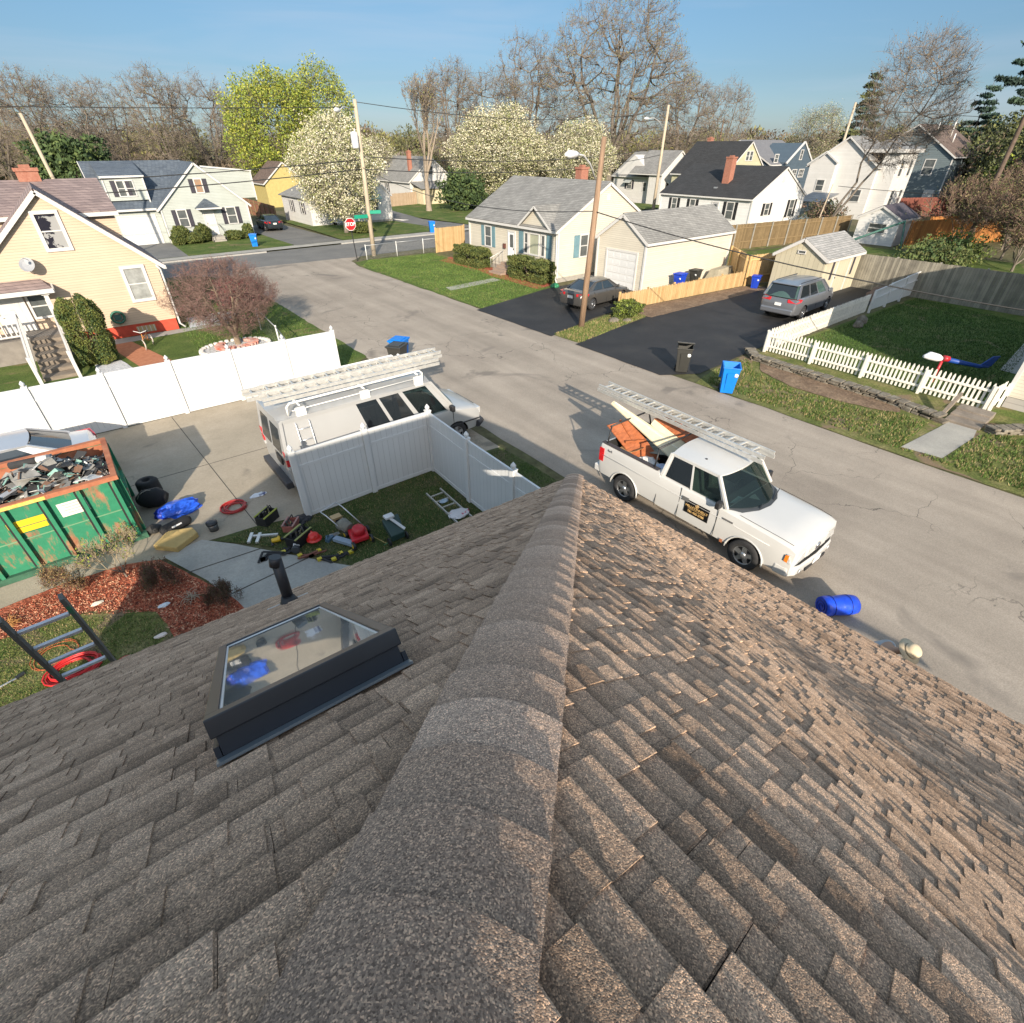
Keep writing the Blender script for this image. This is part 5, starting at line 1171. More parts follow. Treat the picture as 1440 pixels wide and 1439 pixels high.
def cabin(par, mat, FB, FT, RT, RB, side=(('g', .03, .5), ('g', .53, .97)), wf=None, wr_=None, glass=None, roofm=None, pil=.05, crown=.05, rearglass=True, nose=.0, frontx=.12, sideglass=None, open_=True):
    """FB front base (x, half width, z), FT front top, RT rear top, RB rear base. side: glass spans as fractions"""
    gl_ = glass or autog; sg = sideglass or gl_
    P = lambda q, s, dx=0: Vector((q[0] + dx, q[1] * s, q[2]))
    # roof
    m = MB(); n = 9; ks = 8; vs = []
    for i in range(ks + 1):
        f = i / ks; x = FT[0] + (RT[0] - FT[0]) * f; w = FT[1] + (RT[1] - FT[1]) * f; z = FT[2] + (RT[2] - FT[2]) * f + math.sin(math.pi * f) * crown * .6
        for j in range(n + 1):
            u = -1 + 2 * j / n; ex = (frontx * (1 - u * u)) * (1 - f) - (frontx * .6 * (1 - u * u)) * f
            vs.append((x + ex, w * u * 1.0, z + crown * (1 - u * u) * .7))
    nb = len(vs); vs += [(a, b_, c - .035) for a, b_, c in vs]; fs = []
    for i in range(ks):
        for j in range(n):
            q = (i * (n + 1) + j, i * (n + 1) + j + 1, (i + 1) * (n + 1) + j + 1, (i + 1) * (n + 1) + j); fs.append(q); fs.append(tuple(nb + t for t in reversed(q)))
    for i in range(ks): fs += [(i * (n + 1), (i + 1) * (n + 1), nb + (i + 1) * (n + 1), nb + i * (n + 1)), (i * (n + 1) + n, (i + 1) * (n + 1) + n, nb + (i + 1) * (n + 1) + n, nb + i * (n + 1) + n)]
    for j in range(n): fs += [(j, j + 1, nb + j + 1, nb + j), (ks * (n + 1) + j, ks * (n + 1) + j + 1, nb + ks * (n + 1) + j + 1, nb + ks * (n + 1) + j)]
    m.add(vs, fs, 0); ro = m.build('roof', roofm or mat, par); sharpen(ro.data, 50)
    # windscreen and rear glass, bowed
    def bow(name, A, B, ex, ey, material, inset=.05):
        m_ = MB(); n_ = 8; vs = []
        for k in (0, 1):
            q = quadlerp(A, B, .02 + .95 * k); 
            for j in range(n_ + 1):
                u = -1 + 2 * j / n_; vs.append((q.x + (ex if k else ey) * (1 - u * u), (q.y - inset) * u, q.z))
        nb_ = len(vs); nrm = Vector((A[2] - B[2], 0, B[0] - A[0])).normalized() * -.006
        vs += [tuple(Vector(v) + nrm) for v in vs]
        m_.add(vs, [(j, j + 1, n_ + 2 + j, n_ + 1 + j) for j in range(n_)] + [(nb_ + n_ + 1 + j, nb_ + n_ + 2 + j, nb_ + j + 1, nb_ + j) for j in range(n_)], 0, True); return m_.build(name, material, par, recalc=False)
    bow('windscreen', FB, FT, frontx, frontx + nose, gl_)
    if rearglass: bow('rear_window', RB, RT, -frontx * .6, -frontx * .6, sg)
    # pillars, beltline, header
    for s in (-1, 1):
        m = MB(); m.bar(P(FB, s), P(FT, s), pil, pil * 1.3, up=(0, 1, 0)); m.bar(P(RB, s), P(RT, s), pil * 1.2, pil * 1.5, up=(0, 1, 0)); m.bar(P(FT, s, 0) - Vector((0, 0, .01)), P(RT, s) - Vector((0, 0, .01)), pil * .9, pil * 1.2)
        fs_ = [0] + [x for sp in side for x in sp[1:]] + [1]
        for k in range(0, len(fs_), 2):
            a, b_ = fs_[k], fs_[k + 1]
            if b_ - a > .004:
                b0, b1, t0, t1 = quadlerp(P(FB, s), P(RB, s), a), quadlerp(P(FB, s), P(RB, s), b_), quadlerp(P(FT, s), P(RT, s), a), quadlerp(P(FT, s), P(RT, s), b_)
                m.prism([b0, b1, t1, t0], (0, -s * .03, 0))
        m.build('pillars', mat, par)
    for s in (-1, 1):
        for kind, a, b_ in side:
            lo, hi = .03, .93
            b0, b1, t0, t1 = quadlerp(P(FB, s), P(RB, s), a), quadlerp(P(FB, s), P(RB, s), b_), quadlerp(P(FT, s), P(RT, s), a), quadlerp(P(FT, s), P(RT, s), b_)
            q = [quadlerp(b0, t0, lo), quadlerp(b1, t1, lo), quadlerp(b1, t1, hi), quadlerp(b0, t0, hi)]
            m = MB(); m.prism([v + Vector((0, -s * .012, 0)) for v in q], (0, -s * .006, 0)); m.build('side_window', (tint if kind == 't' else sg), par, recalc=False)
def mirrors(par, x, y, z, mat, s=.2):
    for sd_ in (-1, 1):
        m = MB(); m.bar((x, sd_ * (y - .02), z), (x - .03, sd_ * (y + .14), z + .02), .06, .05); m.box(x - .07, x + .04, min(sd_ * (y + .08), sd_ * (y + .08 + s)), max(sd_ * (y + .08), sd_ * (y + .08 + s)), z - .07, z + .11); m.build('mirror', mat, par, bevel=.02)
def seams(par, lines):
    m = MB()
    for a, b_ in lines: m.bar(a, b_, .012, .008, up=(0, 1, 0))
    m.build('door_gaps', seam, par)
# ---------------- pickup ----------------
pw = paint('truck_white', (.54, .535, .52))
T = thing('pickup_truck', 'white extended cab pickup truck loaded with boards and a roof ladder on the street', 'pickup truck', (10.08, 5.2, 0), R(-90), world=False); T.scale = (.93, .93, .97)
st = [(2.87, .92, .44, .62, 1.0, .0), (2.84, .965, .42, .66, 1.10, .01), (2.70, .99, .38, .74, 1.165, .025, .1), (2.30, 1.0, .38, .82, 1.20, .035, .1), (1.70, 1.0, .38, .86, 1.235, .04, .1), (1.20, 1.0, .38, .86, 1.26, .035, .08), (.9, 1.0, .38, .84, 1.28, .0, .055), (-.75, 1.0, .38, .84, 1.30, .0, .05), (-.79, 1.0, .40, .84, 1.36, .0, .04), (-2.72, .995, .42, .84, 1.38, .0, .04), (-2.80, .98, .46, .84, 1.37, .0, .04)]
body_loft(st, pw, T, wheels=(1.8, -1.84), wr=.385, hw=1.0, cutboxes=[(-2.74, -.86, -.86, .86, .72, 2), (-.68, 1.1, -.86, .86, .6, 2)])
cabin(T, pw, (1.14, .955, 1.285), (.70, .83, 1.90), (-.62, .83, 1.92), (-.74, .935, 1.30), side=(('g', .06, .52), ('t', .55, .95)), nose=.3, frontx=.15, sideglass=autog, pil=.055)
m = MB(); m.box(-.68, 1.0, -.85, .85, .6, .64); m.build('cab_floor', black, T)
m = MB(); m.box(.8, 1.1, -.85, .85, .64, 1.22); m.prism([(.8, -.85, 1.22), (1.4, -.7, 1.26), (1.4, .7, 1.26), (.8, .85, 1.22)], (0, 0, .012)); m.build('dashboard', M('dash_grey', (.10, .105, .1), .8), T)
for sy in (-.42, .42):
    m = MB(); m.box(-.05, .5, sy - .26, sy + .26, .64, 1.0); m.prism([(-.05, sy - .25, .95), (.1, sy - .25, .95), (-.1, sy - .22, 1.55), (-.2, sy - .22, 1.55)], (0, .5, 0)); m.box(-.2, -.08, sy - .12, sy + .12, 1.55, 1.72); m.build('seat', seatm, T, bevel=.03)
m = MB(); m.tube([(.62 + .02 * math.sin(i * .5236), .42 + .18 * math.cos(i * .5236), 1.18 + .17 * math.sin(i * .5236)) for i in range(12)], .015, 6, closed=True); m.build('steering_wheel', black, T)
m = MB(); m.prism([(1.0, -.6, 1.25), (1.28, -.5, 1.275), (1.24, -.12, 1.275), (.97, -.22, 1.25)], (0, 0, .008)); m.build('dash_papers', M('paper_blue', (.5, .62, .68), .7, var=.3, scale=12), T)
m = MB(); m.prism([(1.42, -.78, 1.235), (1.14, -.9, 1.265), (1.14, .9, 1.265), (1.42, .78, 1.235), (1.62, .4, 1.25), (1.68, 0, 1.255), (1.62, -.4, 1.25)], (0, 0, .03)); m.build('cowl', M('cowl_dark', (.06, .065, .07), .6), T)
for yy in (-.25, .35):
    m = MB(); m.bar((1.6, yy - .1, 1.30), (1.46, yy + .42, 1.33), .018, .014); m.build('wiper', black, T)
for x in (1.8, -1.84):
    for s in (-1, 1):
        wheel(T, x, s * .86, .385, .26, 5, side=s, steel=True)
        m = MB(); m.tube([(x + .475 * math.cos(a), s * .99, .38 + .475 * math.sin(a)) for a in [R(-4 + i * 13) for i in range(15)]], .022, 6); m.build('wheel_arch', pw, T)
for i in range(5):
    m = MB(); y = -.5 + i * .25; m.prism([(.5, y, 1.905), (-.5, y, 1.925), (-.5, y + .1, 1.925), (.5, y + .1, 1.905)], (0, 0, .022)); m.build('roof_rib', pw, T, bevel=.01)
# front end
m = MB(); m.box(2.80, 2.90, -.46, .46, .74, 1.02); g_ = m.build('grille', pw, T, bevel=.03)
for i in range(3):
    m = MB(); m.box(2.90, 2.912, -.40, .40, .78 + i * .075, .82 + i * .075); m.build('grille_bar', M('grille_grey', (.5, .5, .49), .5), g_)
m = MB(); m.lathe([(.001, 0), (.1, 0), (.1, .02), (.001, .025)], (2.91, 0, .88), 16, axis='x'); em = m.build('badge', chrome, g_); em.scale = (1, 1, 1)
for s in (-1, 1):
    m = MB(); m.prism([(2.86, s * .50, .76), (2.86, s * .90, .76), (2.80, s * .985, .78), (2.68, s * .999, .82), (2.68, s * .985, .99), (2.80, s * .93, 1.01), (2.84, s * .50, 1.0)], (.035, s * .008, 0)); hl = m.build('headlight', lens_clear, T, bevel=.01)
    m = MB(); m.prism([(2.75, s * .998, .81), (2.68, s * 1.004, .83), (2.68, s * .993, .97), (2.75, s * .985, .99)], (.0, s * .018, 0)); m.build('indicator', amber, hl)
    m = MB(); m.lathe([(.001, 0), (.055, 0), (.055, .02), (.001, .022)], (2.945, s * .66, .53), 14, axis='x'); m.build('fog_light', lens_clear, T)
m = MB(); m.prism([(2.5, -1.0, .42), (2.8, -.985, .42), (2.93, -.78, .42), (2.99, 0, .42), (2.93, .78, .42), (2.8, .985, .42), (2.5, 1.0, .42)], (0, 0, .26)); m.build('front_bumper', pw, T, bevel=.045)
m = MB(); m.prism([(2.84, -.96, .70), (2.915, -.7, .70), (2.95, 0, .70), (2.915, .7, .70), (2.84, .96, .70)], (0, 0, .012)); m.build('bumper_gap', seam, T)
m = MB(); m.box(2.965, 2.995, -.45, .45, .44, .52); m.build('air_intake', black, T)
m = MB(); m.box(2.99, 3.005, -.16, .16, .50, .64); m.build('number_plate', plate, T)
# rear end
for s in (-1, 1):
    m = MB(); m.box(-2.815, -2.66, min(s * .93, s * 1.003), max(s * .93, s * 1.003), .88, 1.26); m.build('tail_light', lens_red, T)
m = MB(); m.box(-3.02, -2.82, -.93, .93, .46, .66); m.build('rear_bumper', M('painted_bumper', (.5, .5, .49), .5), T, bevel=.03)
m = MB(); m.box(-2.83, -2.80, -.78, .78, .78, 1.34); m.build('tailgate', pw, T, bevel=.01)
for s in (-1, 1):
    m = MB(); m.bar((-.86, s * .915, 1.395), (-2.78, s * .915, 1.415), .13, .02); m.build('bed_rail_cap', M('rail_cap', (.045, .04, .045), .8), T)
m = MB(); m.box(-2.74, -.86, -.86, .86, .7, .73); m.build('bed_liner', M('bed_black', (.03, .03, .032), .8), T)
seams(T, [((.98, -1.003, .48), (.98, -1.0, 1.2)), ((-.08, -1.004, .42), (-.08, -.985, 1.27)), ((-.77, -1.004, .42), (-.77, -.97, 1.33)), ((-.08, -1.004, .42), (.98, -1.004, .46)), ((.98, 1.003, .48), (.98, 1.0, 1.2)), ((-.77, 1.004, .42), (-.77, .97, 1.33))])
m = MB(); m.box(-.0, .18, -1.02, -.995, 1.0, 1.1); m.build('door_handle', M('handle_grey', (.12, .12, .12), .5), T)
m = MB(); m.box(1.12, 1.38, -1.01, -.995, 1.03, 1.07); m.build('fender_badge', M('handle_grey', (.12, .12, .12)), T)
mirrors(T, 1.0, .93, 1.36, black, .17)
for s in (-1, 1):
    m = MB(); m.tube([(1.45, s * .89, 1.262), (2.0, s * .885, 1.235), (2.45, s * .875, 1.208), (2.72, s * .86, 1.172)], .006, 4); m.build('hood_gap', seam, T)
    m = MB(); m.tube([(2.3, s * 1.002, .98), (1.2, s * 1.006, 1.02), (-.7, s * 1.006, 1.04), (-2.7, s * 1.0, 1.07)], .008, 5); m.build('body_crease', pw, T)
m = MB(); m.cyl((.1, -.5, 1.93), (.1, -.5, 1.97), .03, 8); m.build('antenna_base', black, T)
# door sign with its writing
SC = .001
m = MB(); m.box(.10, .78, -1.012, -1.002, .72, 1.07); sg_ = m.build('door_sign', M('sign_black', (.006, .006, .007), .4, var=.05), T)
gold = M('sign_gold', (.62, .4, .16), .5, var=.1)
def text_mesh(body, size, mat, parent, mtx, name='lettering', ext=.001, align='CENTER', bold=0.):
    cu = bpy.data.curves.new(name, 'FONT'); cu.body = body; cu.size = size; cu.extrude = ext; cu.align_x = align; cu.align_y = 'CENTER'; cu.offset = bold
    to = bpy.data.objects.new(name, cu); C.objects.link(to); dg = bpy.context.evaluated_depsgraph_get(); me = bpy.data.meshes.new_from_object(to.evaluated_get(dg)); bpy.data.objects.remove(to, do_unlink=True)
    me.transform(mtx); me.materials.clear(); me.materials.append(mat); o = bpy.data.objects.new(name, me); C.objects.link(o); o.parent = parent; return o
def face_mtx(origin, right, up):
    r_, u_ = Vector(right).normalized(), Vector(up).normalized(); n_ = r_.cross(u_); mm = Matrix((r_, u_, n_)).transposed().to_4x4(); mm.translation = Vector(origin); return mm
tm = lambda x, z: face_mtx((x, -1.0135, z), (1, 0, 0), (0, 0, 1))
text_mesh('MELLCONNELLY', .085, gold, sg_, tm(.44, .925), bold=.001)
text_mesh('CONSTRUCTION & ROOFING', .034, gold, sg_, tm(.44, .868))
text_mesh('781-435-2788', .082, gold, sg_, tm(.44, .795), bold=.002)
m = MB(); m.tube([(.44 + .042 * math.cos(i * .5236), -1.0135, 1.012 + .042 * math.sin(i * .5236)) for i in range(12)], .006, 5, closed=True); m.prism([(.42, -1.013, .99), (.46, -1.013, .99), (.46, -1.013, 1.01), (.44, -1.013, 1.035), (.42, -1.013, 1.01)], (0, -.002, 0)); m.build('emblem', gold, sg_)
text_mesh('4x4', .11, M('decal_dark', (.03, .03, .04), .5), T, face_mtx((-2.45, -1.0, 1.27), (1, 0, 0), (0, 0, 1)), name='decal')
m = MB(); m.box(1.19, 1.26, -1.012, -1.0, .44, .52); m.build('rust_spot', M('rust', (.35, .12, .05), .9), T)
# ladder rack on the bed
rk = M('rack_black', (.02, .02, .022), .5)
for x in (-2.62, -1.0):
    m = MB()
    for s in (-1, 1): m.cyl((x + (.0 if s else 0), s * .93, 1.4), (x - .05, s * .78, 1.86), .022, 8)
    m.cyl((x - .05, -.82, 1.86), (x - .05, .82, 1.86), .024, 8); m.build('rack_hoop', rk, T)
# ladders
def ladder(name, label, p0, p1, w, mat, rungm, sp=.305, group=None, rail=(.03, .085), side=None, two=0, railmat2=None):
    """two rails from p0 to p1, rungs between, side = direction across"""
    A, B = Vector(p0), Vector(p1); L = (B - A).length; d_ = (B - A).normalized(); sd_ = Vector(side).normalized() if side else d_.cross(Vector((0, 0, 1))).normalized(); up = sd_.cross(d_)
    t = thing(name, label, 'ladder', tuple(A), group=group)
    for k, off in enumerate([0] + ([.1] if two else [])):
        o_ = up * off
        for s in (-1, 1):
            m = MB(); a, b_ = A + sd_ * s * (w / 2 - (.04 if k else 0)) + o_, B + sd_ * s * (w / 2 - (.04 if k else 0)) + o_; m.bar(a, b_, rail[0], rail[1], up=up); m.build('rail', mat, t)
        n = int(L / sp)
        for i in range(n):
            c = A + d_ * (sp * (i + .6)) + o_; m = MB(); m.bar(c - sd_ * (w / 2 - .03), c + sd_ * (w / 2 - .03), .038, .03, up=up); m.build('rung', rungm, t)
    return t
al2 = M('ladder_alloy', (.60, .59, .56), .42, metal=.55, var=.15, scale=9)
ladder('extension_ladder', 'long aluminium extension ladder lying along the pickup truck rack and cab roof', (10.63, 9.2, 2.03), (10.29, 4.08, 2.10), .44, al2, al2, two=1)
# load in the bed
t = thing('brown_board', 'reddish brown broken board sticking up from the pickup bed', 'board', (9.9, 7.4, .73))
bw_ = M('red_brown_ply', (.33, .1, .035), .6, var=.3, scale=4, stretch=(1, 5, 5)); m = MB(); m.prism([(9.55, 6.85, 1.0), (10.1, 6.6, 1.05), (10.15, 7.7, 1.75), (9.6, 8.05, 1.62)], (.0, .012, -.02)); m.build('panel', bw_, t); m = MB(); m.bar((9.8, 7.0, 1.12), (9.92, 7.9, 1.72), .05, .05); m.bar((9.62, 7.4, 1.38), (10.1, 7.15, 1.38), .05, .05); m.build('batten', bw_, t)
t = thing('cream_door_panel', 'long cream painted board leaning over the rack of the pickup', 'board', (10.1, 7, .73))
m = MB(); m.prism([(10.02, 8.35, 1.98), (10.16, 8.38, 2.0), (10.45, 5.85, 1.35), (9.95, 5.95, 1.2)], (.0, .0, .035)); m.build('panel', M('cream_board', (.62, .55, .38), .6), t); m = MB(); m.bar((10.1, 8.3, 2.03), (10.3, 6.0, 1.36), .06, .03); m.build('ridge', M('cream_light', (.72, .68, .55), .6), t)
t = thing('plywood_sheet', 'wavy brown and cream plywood sheet on the far side of the pickup bed', 'board', (10.7, 7, .73))
m = MB(); m.prism([(10.45, 7.25, 1.85), (10.75, 6.95, 1.95), (10.95, 5.9, 1.6), (10.5, 6.0, 1.5)], (.01, 0, -.02)); m.build('panel', bw_, t); m = MB(); m.prism([(10.3, 7.2, 1.75), (10.46, 7.22, 1.84), (10.55, 6.0, 1.47), (10.3, 6.1, 1.36)], (.01, 0, -.02)); m.build('edge', M('cream_board', (.62, .55, .38)), t)
t = thing('grey_boards', 'stack of grey green boards lying in the pickup bed behind the cab', 'boards', (10.4, 6.7, .73))
for i in range(5):
    m = MB(); m.bar((10.15 + i * .14, 6.1, 1.38 - i * .02), (10.0 + i * .15, 7.6, .95 + .03 * i), .13, .03); m.build('board', M('grey_green_board', (.27, .29, .25), .8, var=.3, scale=3), t)
rr = random.Random(5)
lab = [('white_bag', 'crumpled white bag in the near side of the pickup bed', (.7, .68, .64), (9.75, 6.75, 1.05)), ('blue_bag', 'pale blue plastic bag beside the cab in the pickup bed', (.35, .45, .62), (9.85, 6.25, 1.05)), ('red_bucket', 'red round bucket tucked behind the pickup cab', (.5, .03, .03), (10.1, 6.12, 1.2)), ('brown_box', 'torn brown cardboard box near the tailgate of the pickup', (.45, .24, .1), (9.75, 7.3, 1.05))]
def crumple(name, label, cat, c, r_, col, mat=None, sc=(1, 1, .6), seed=1, n=3, amp=.35, group=None, rough=.5):
    """crumpled sheet-like lump: displaced sphere with creases"""
    bm = bmesh.new(); bmesh.ops.create_icosphere(bm, subdivisions=n, radius=1); q = random.Random(seed)
    ks = [(Vector((q.uniform(-1, 1), q.uniform(-1, 1), q.uniform(-1, 1))).normalized(), q.uniform(2, 7), q.uniform(0, 6)) for _ in range(9)]
    for v in bm.verts:
        d_ = sum(abs(math.sin(v.co.dot(k) * f + p)) for k, f, p in ks) / 9; s = 1 + amp * (d_ - .6) * 2; v.co = Vector((v.co.x * sc[0], v.co.y * sc[1], max(-.3, v.co.z) * sc[2])) * s * r_
    me = bpy.data.meshes.new(name); bm.to_mesh(me); bm.free(); me.materials.append(mat or M(name + '_m', col, rough, var=.2, scale=6)); zmin = min(v.co.z for v in me.vertices)
    o = bpy.data.objects.new(name, me); C.objects.link(o); o.location = (c[0], c[1], c[2] - zmin * .9); tagp(o, label, cat, group); return o
crumple('white_bag', lab[0][1], 'bag', (9.75, 6.75, .9), .3, (.7, .68, .64), seed=2); crumple('blue_bag', lab[1][1], 'bag', (9.8, 6.25, .9), .28, (.38, .48, .64), seed=3)
t = thing('red_bucket', lab[2][1], 'bucket', (10.12, 6.15, 1.0)); m = MB(); m.lathe([(.11, 0), (.14, .28), (.15, .28), (.15, .3), (.12, .3), (.1, .05)], (10.12, 6.15, 1.0), 16); m.build('bucket', M('red_plastic', (.55, .03, .03), .45), t)
t = thing('cardboard_box', lab[3][1], 'box', (9.75, 7.35, .73)); m = MB(); m.box(9.55, 9.95, 7.15, 7.5, .73, 1.2); m.prism([(9.55, 7.15, 1.2), (9.95, 7.15, 1.2), (9.9, 6.98, 1.3), (9.6, 6.98, 1.3)], (0, 0, .01)); m.build('box', M('cardboard', (.42, .23, .1), .8, var=.2), t)
# ---------------- van ----------------
vs_ = paint('van_silver', (.46, .46, .455), metal=.3, rough=.36)
V = thing('cargo_van', 'silver work van with ladders on a white roof rack parked behind the white fence corner', 'van', (5.5, 13.18, 0), R(0), world=False)
st = [(3.02, .78, .42, .6, .80, .02), (2.94, .93, .34, .62, .98, .03, .1), (2.7, .99, .32, .7, 1.08, .05, .1), (2.3, 1.0, .32, .75, 1.14, .06, .08), (1.95, 1.0, .32, .78, 1.2, .02, .04), (1.0, 1.0, .32, .8, 1.22, 0, .02), (-2.9, 1.0, .34, .8, 1.22, 0, .02), (-2.97, .97, .4, .8, 1.22, 0, .02)]
body_loft(st, vs_, V, wheels=(2.05, -1.85), wr=.36, hw=1.0, cutboxes=[(.3, 1.95, -.86, .86, .6, 2)])
cabin(V, vs_, (2.02, .97, 1.21), (1.35, .82, 2.14), (-2.86, .84, 2.16), (-2.96, .98, 1.22), side=(('g', .05, .22), ('t', .25, .385), ('t', .405, .54)), nose=.16, frontx=.12, pil=.07, crown=.07, sideglass=autog, rearglass=False)
m = MB(); m.prism([(-2.97, -.95, 1.22), (-2.97, .95, 1.22), (-2.88, .82, 2.16), (-2.88, -.82, 2.16)], (-.02, 0, 0)); m.build('rear_door', vs_, V)
for s in (-1, 1):
    m = MB(); a, b_ = (.08, .74) if s > 0 else (-.74, -.08); m.prism([(-2.985, a, 1.28), (-2.985, b_, 1.28), (-2.905, b_ * .93, 1.98), (-2.905, a, 1.98)], (-.012, 0, 0)); m.build('rear_window', tint, V)
    m = MB(); m.box(-2.995, -2.86, min(s * .86, s * 1.004), max(s * .86, s * 1.004), 1.02, 1.42); m.build('tail_light', lens_red, V, bevel=.01)
    m = MB(); m.box(-2.998, -2.86, min(s * .87, s * 1.006), max(s * .87, s * 1.006), .92, 1.02); m.build('reverse_light', lens_clear, V)
    m = MB(); m.box(2.86, 2.99, min(s * .55, s * .9), max(s * .55, s * .9), .78, .98); m.build('headlight', lens_clear, V, bevel=.01)
m = MB(); m.box(2.97, 3.03, -.5, .5, .66, .96); m.build('grille', M('van_grille', (.08, .08, .085), .6), V, bevel=.01)
m = MB(); m.tube([(2.8, -.98, .48), (3.03, -.85, .48), (3.09, 0, .48), (3.03, .85, .48), (2.8, .98, .48)], .11, 8); m.build('front_bumper', M('van_bumper', (.035, .035, .04), .55), V)
m = MB(); m.box(-3.14, -2.96, -.95, .95, .38, .56); m.build('rear_bumper', MC['van_bumper'], V, bevel=.02)
m = MB(); m.box(-3.0, -2.975, -.62, -.34, .98, 1.14); m.build('number_plate', plate, V)
m = MB(); m.box(-3.03, -2.99, -.66, -.30, .95, 1.17); m.build('plate_recess', black, V)
for x in (2.05, -1.85):
    for s in (-1, 1): wheel(V, x, s * .86, .365, .24, 5, side=s, steel=True, rim=M('steel_rim', (.3, .3, .31), .5, metal=.5))
m = MB(); m.box(-2.9, 2.9, -1.006, -.99, .66, .70); m.build('side_moulding', MC['van_bumper'], V)
seams(V, [((.95, -1.005, .4), (.95, -.99, 1.2)), ((1.95, -1.005, .4), (1.95, -.99, 1.2)), ((-.35, -1.005, .4), (-.35, -.99, 1.2)), ((-2.86, -1.0, .5), (-2.86, -.98, 1.2))])
mirrors(V, 1.85, .98, 1.3, black, .18)
m = MB()
for yy in (-.66, -.42): m.tube([(-2.35 + (yy + .54) * 1.4, -1.03, .9), (-2.35 + (yy + .54) * 1.4, -1.05, 1.25), (-2.35 + (yy + .54) * 1.4, -.9, 2.02), (-2.35 + (yy + .54) * 1.4, -.72, 2.12)], .016, 6)
for z, y_ in ((1.0, -1.04), (1.3, -1.04), (1.6, -.98), (1.88, -.93)): m.cyl((-2.52, y_, z), (-2.18, y_, z), .014, 6)
m.build('side_ladder', alu, V)
m = MB(); m.box(-3.0, -2.98, -.25, -.1, .9, 1.15) ; m.build('door_latch', chrome, V)
# roof rack
rw = M('rack_white', (.75, .74, .7), .5)
m = MB()
for s in (-1, 1): m.tube([(-2.6, s * .78, 2.24), (-2.6, s * .8, 2.46), (-2.52, s * .8, 2.54), (1.05, s * .8, 2.54), (1.14, s * .8, 2.46), (1.14, s * .78, 2.24)], .028, 8); m.cyl((-2.5, s * .8, 2.34), (1.1, s * .8, 2.34), .014, 6)
m.build('rack_rail', rw, V)
for x in (-2.3, -.6, 1.0):
    m = MB(); m.cyl((x, -.8, 2.44), (x, .8, 2.44), .022, 8)
    for s in (-1, 1): m.box(x - .12, x + .12, min(s * .76, s * .86), max(s * .76, s * .86), 2.14, 2.38)
    m.build('rack_foot', rw, V)
ladder('extension_ladder', 'aluminium extension ladder on the near side of the van roof rack', (2.5, 12.93, 2.52), (7.35, 12.78, 2.52), .40, al2, al2, two=1)
ladder('extension_ladder', 'aluminium extension ladder on the far side of the van roof rack', (2.25, 13.46, 2.52), (7.75, 13.3, 2.52), .42, al2, al2, two=1)
ladder('extension_ladder', 'aluminium ladder section stacked on top of the ladders on the van roof', (2.6, 13.3, 2.68), (7.5, 13.15, 2.68), .38, al2, al2)
# ---------------- cars ----------------
def sedan(name, label, loc, rz, col, L=4.55, W=.9, H=1.43, metal=.5, rimk=5, glassm=None, h0=.2):
    pm = paint(name + '_paint', col, metal=metal, rough=.3); t = thing(name, label, 'car', loc, R(rz), world=False); a, b_ = L / 2, -L / 2
    g2 = glassm or M('car_glass', (.02, .03, .04), .05, spec=.9)
    st = [(a, W * .62, .32, .45, .56, .01), (a - .1, W * .86, .22, .5, .66, .03, .12), (a - .35, W * .97, .2, .55, .74, .05, .12), (a - .8, W, .2, .6, .82, .06, .12), (a - 1.25, W, .2, .62, .90, .04, .1), (a - 1.6, W, .2, .64, .93, .02, .08), (0, W, .2, .66, .95, 0, .08), (b_ + 1.2, W, .22, .7, .98, .01, .09), (b_ + .55, W * .98, .24, .72, 1.0, .03, .12), (b_ + .15, W * .92, .26, .68, .98, .03, .14), (b_ + .02, W * .84, .32, .6, .86, .02, .16), (b_, W * .7, .38, .55, .72, .0, .16)]
    body_loft(st, pm, t, wheels=(a - .88, b_ + .95), wr=.31, hw=W)
    cabin(t, pm, (a - 1.25, W * .86, .93), (a - 2.0, W * .66, H - .04), (b_ + 1.35, W * .66, H - .05), (b_ + .55, W * .82, 1.0), side=(('g', .13, .48), ('g', .51, .82)), nose=.1, frontx=.12, glass=g2, pil=.045)
    for x in (a - .88, b_ + .95):
        for s in (-1, 1): wheel(t, x, s * (W - .12), .315, .2, rimk, side=s)
    for s in (-1, 1):
        m = MB(); m.prism([(b_ + .02, s * W * .45, .78), (b_ + .02, s * W * .45, .92), (b_ + .10, s * W * .92, .95), (b_ + .55, s * W * .985, .93), (b_ + .5, s * W * .995, .82), (b_ + .06, s * W * .88, .76)], (-.02, s * .02, 0)); m.build('tail_light', lens_red, t)
        m = MB(); m.prism([(a - .02, s * W * .5, .55), (a - .05, s * W * .5, .68), (a - .5, s * W * .95, .78), (a - .45, s * W * .98, .66), (a - .1, s * W * .88, .54)], (.02, s * .02, 0)); m.build('headlight', lens_clear, t)
    m = MB(); m.box(b_ - .03, b_ + .02, -.17, .17, .66, .8); m.build('number_plate', plate, t)
    seams(t, [((a - 1.55, s * (W + .003), .3), (a - 1.6, s * (W - .02), .9)) for s in (-1, 1)] + [((-.1, s * (W + .003), .3), (-.15, s * (W - .02), .92)) for s in (-1, 1)] + [((b_ + 1.25, s * (W + .003), .45), (b_ + 1.0, s * (W - .02), .95)) for s in (-1, 1)])
    mirrors(t, a - 1.45, W * .9, .98, pm, .1)
    for s in (-1, 1):
        for x in (.25, -.85): m = MB(); m.box(x - .09, x + .09, min(s * W, s * (W + .02)), max(s * W, s * (W + .02)), .80, .83); m.build('door_handle', pm, t)
    return t
sedan('grey_sedan', 'dark grey sedan parked on the short black driveway by the utility pole', (23.55, 21.75, .03), 5, (.11, .105, .10), H=1.42)
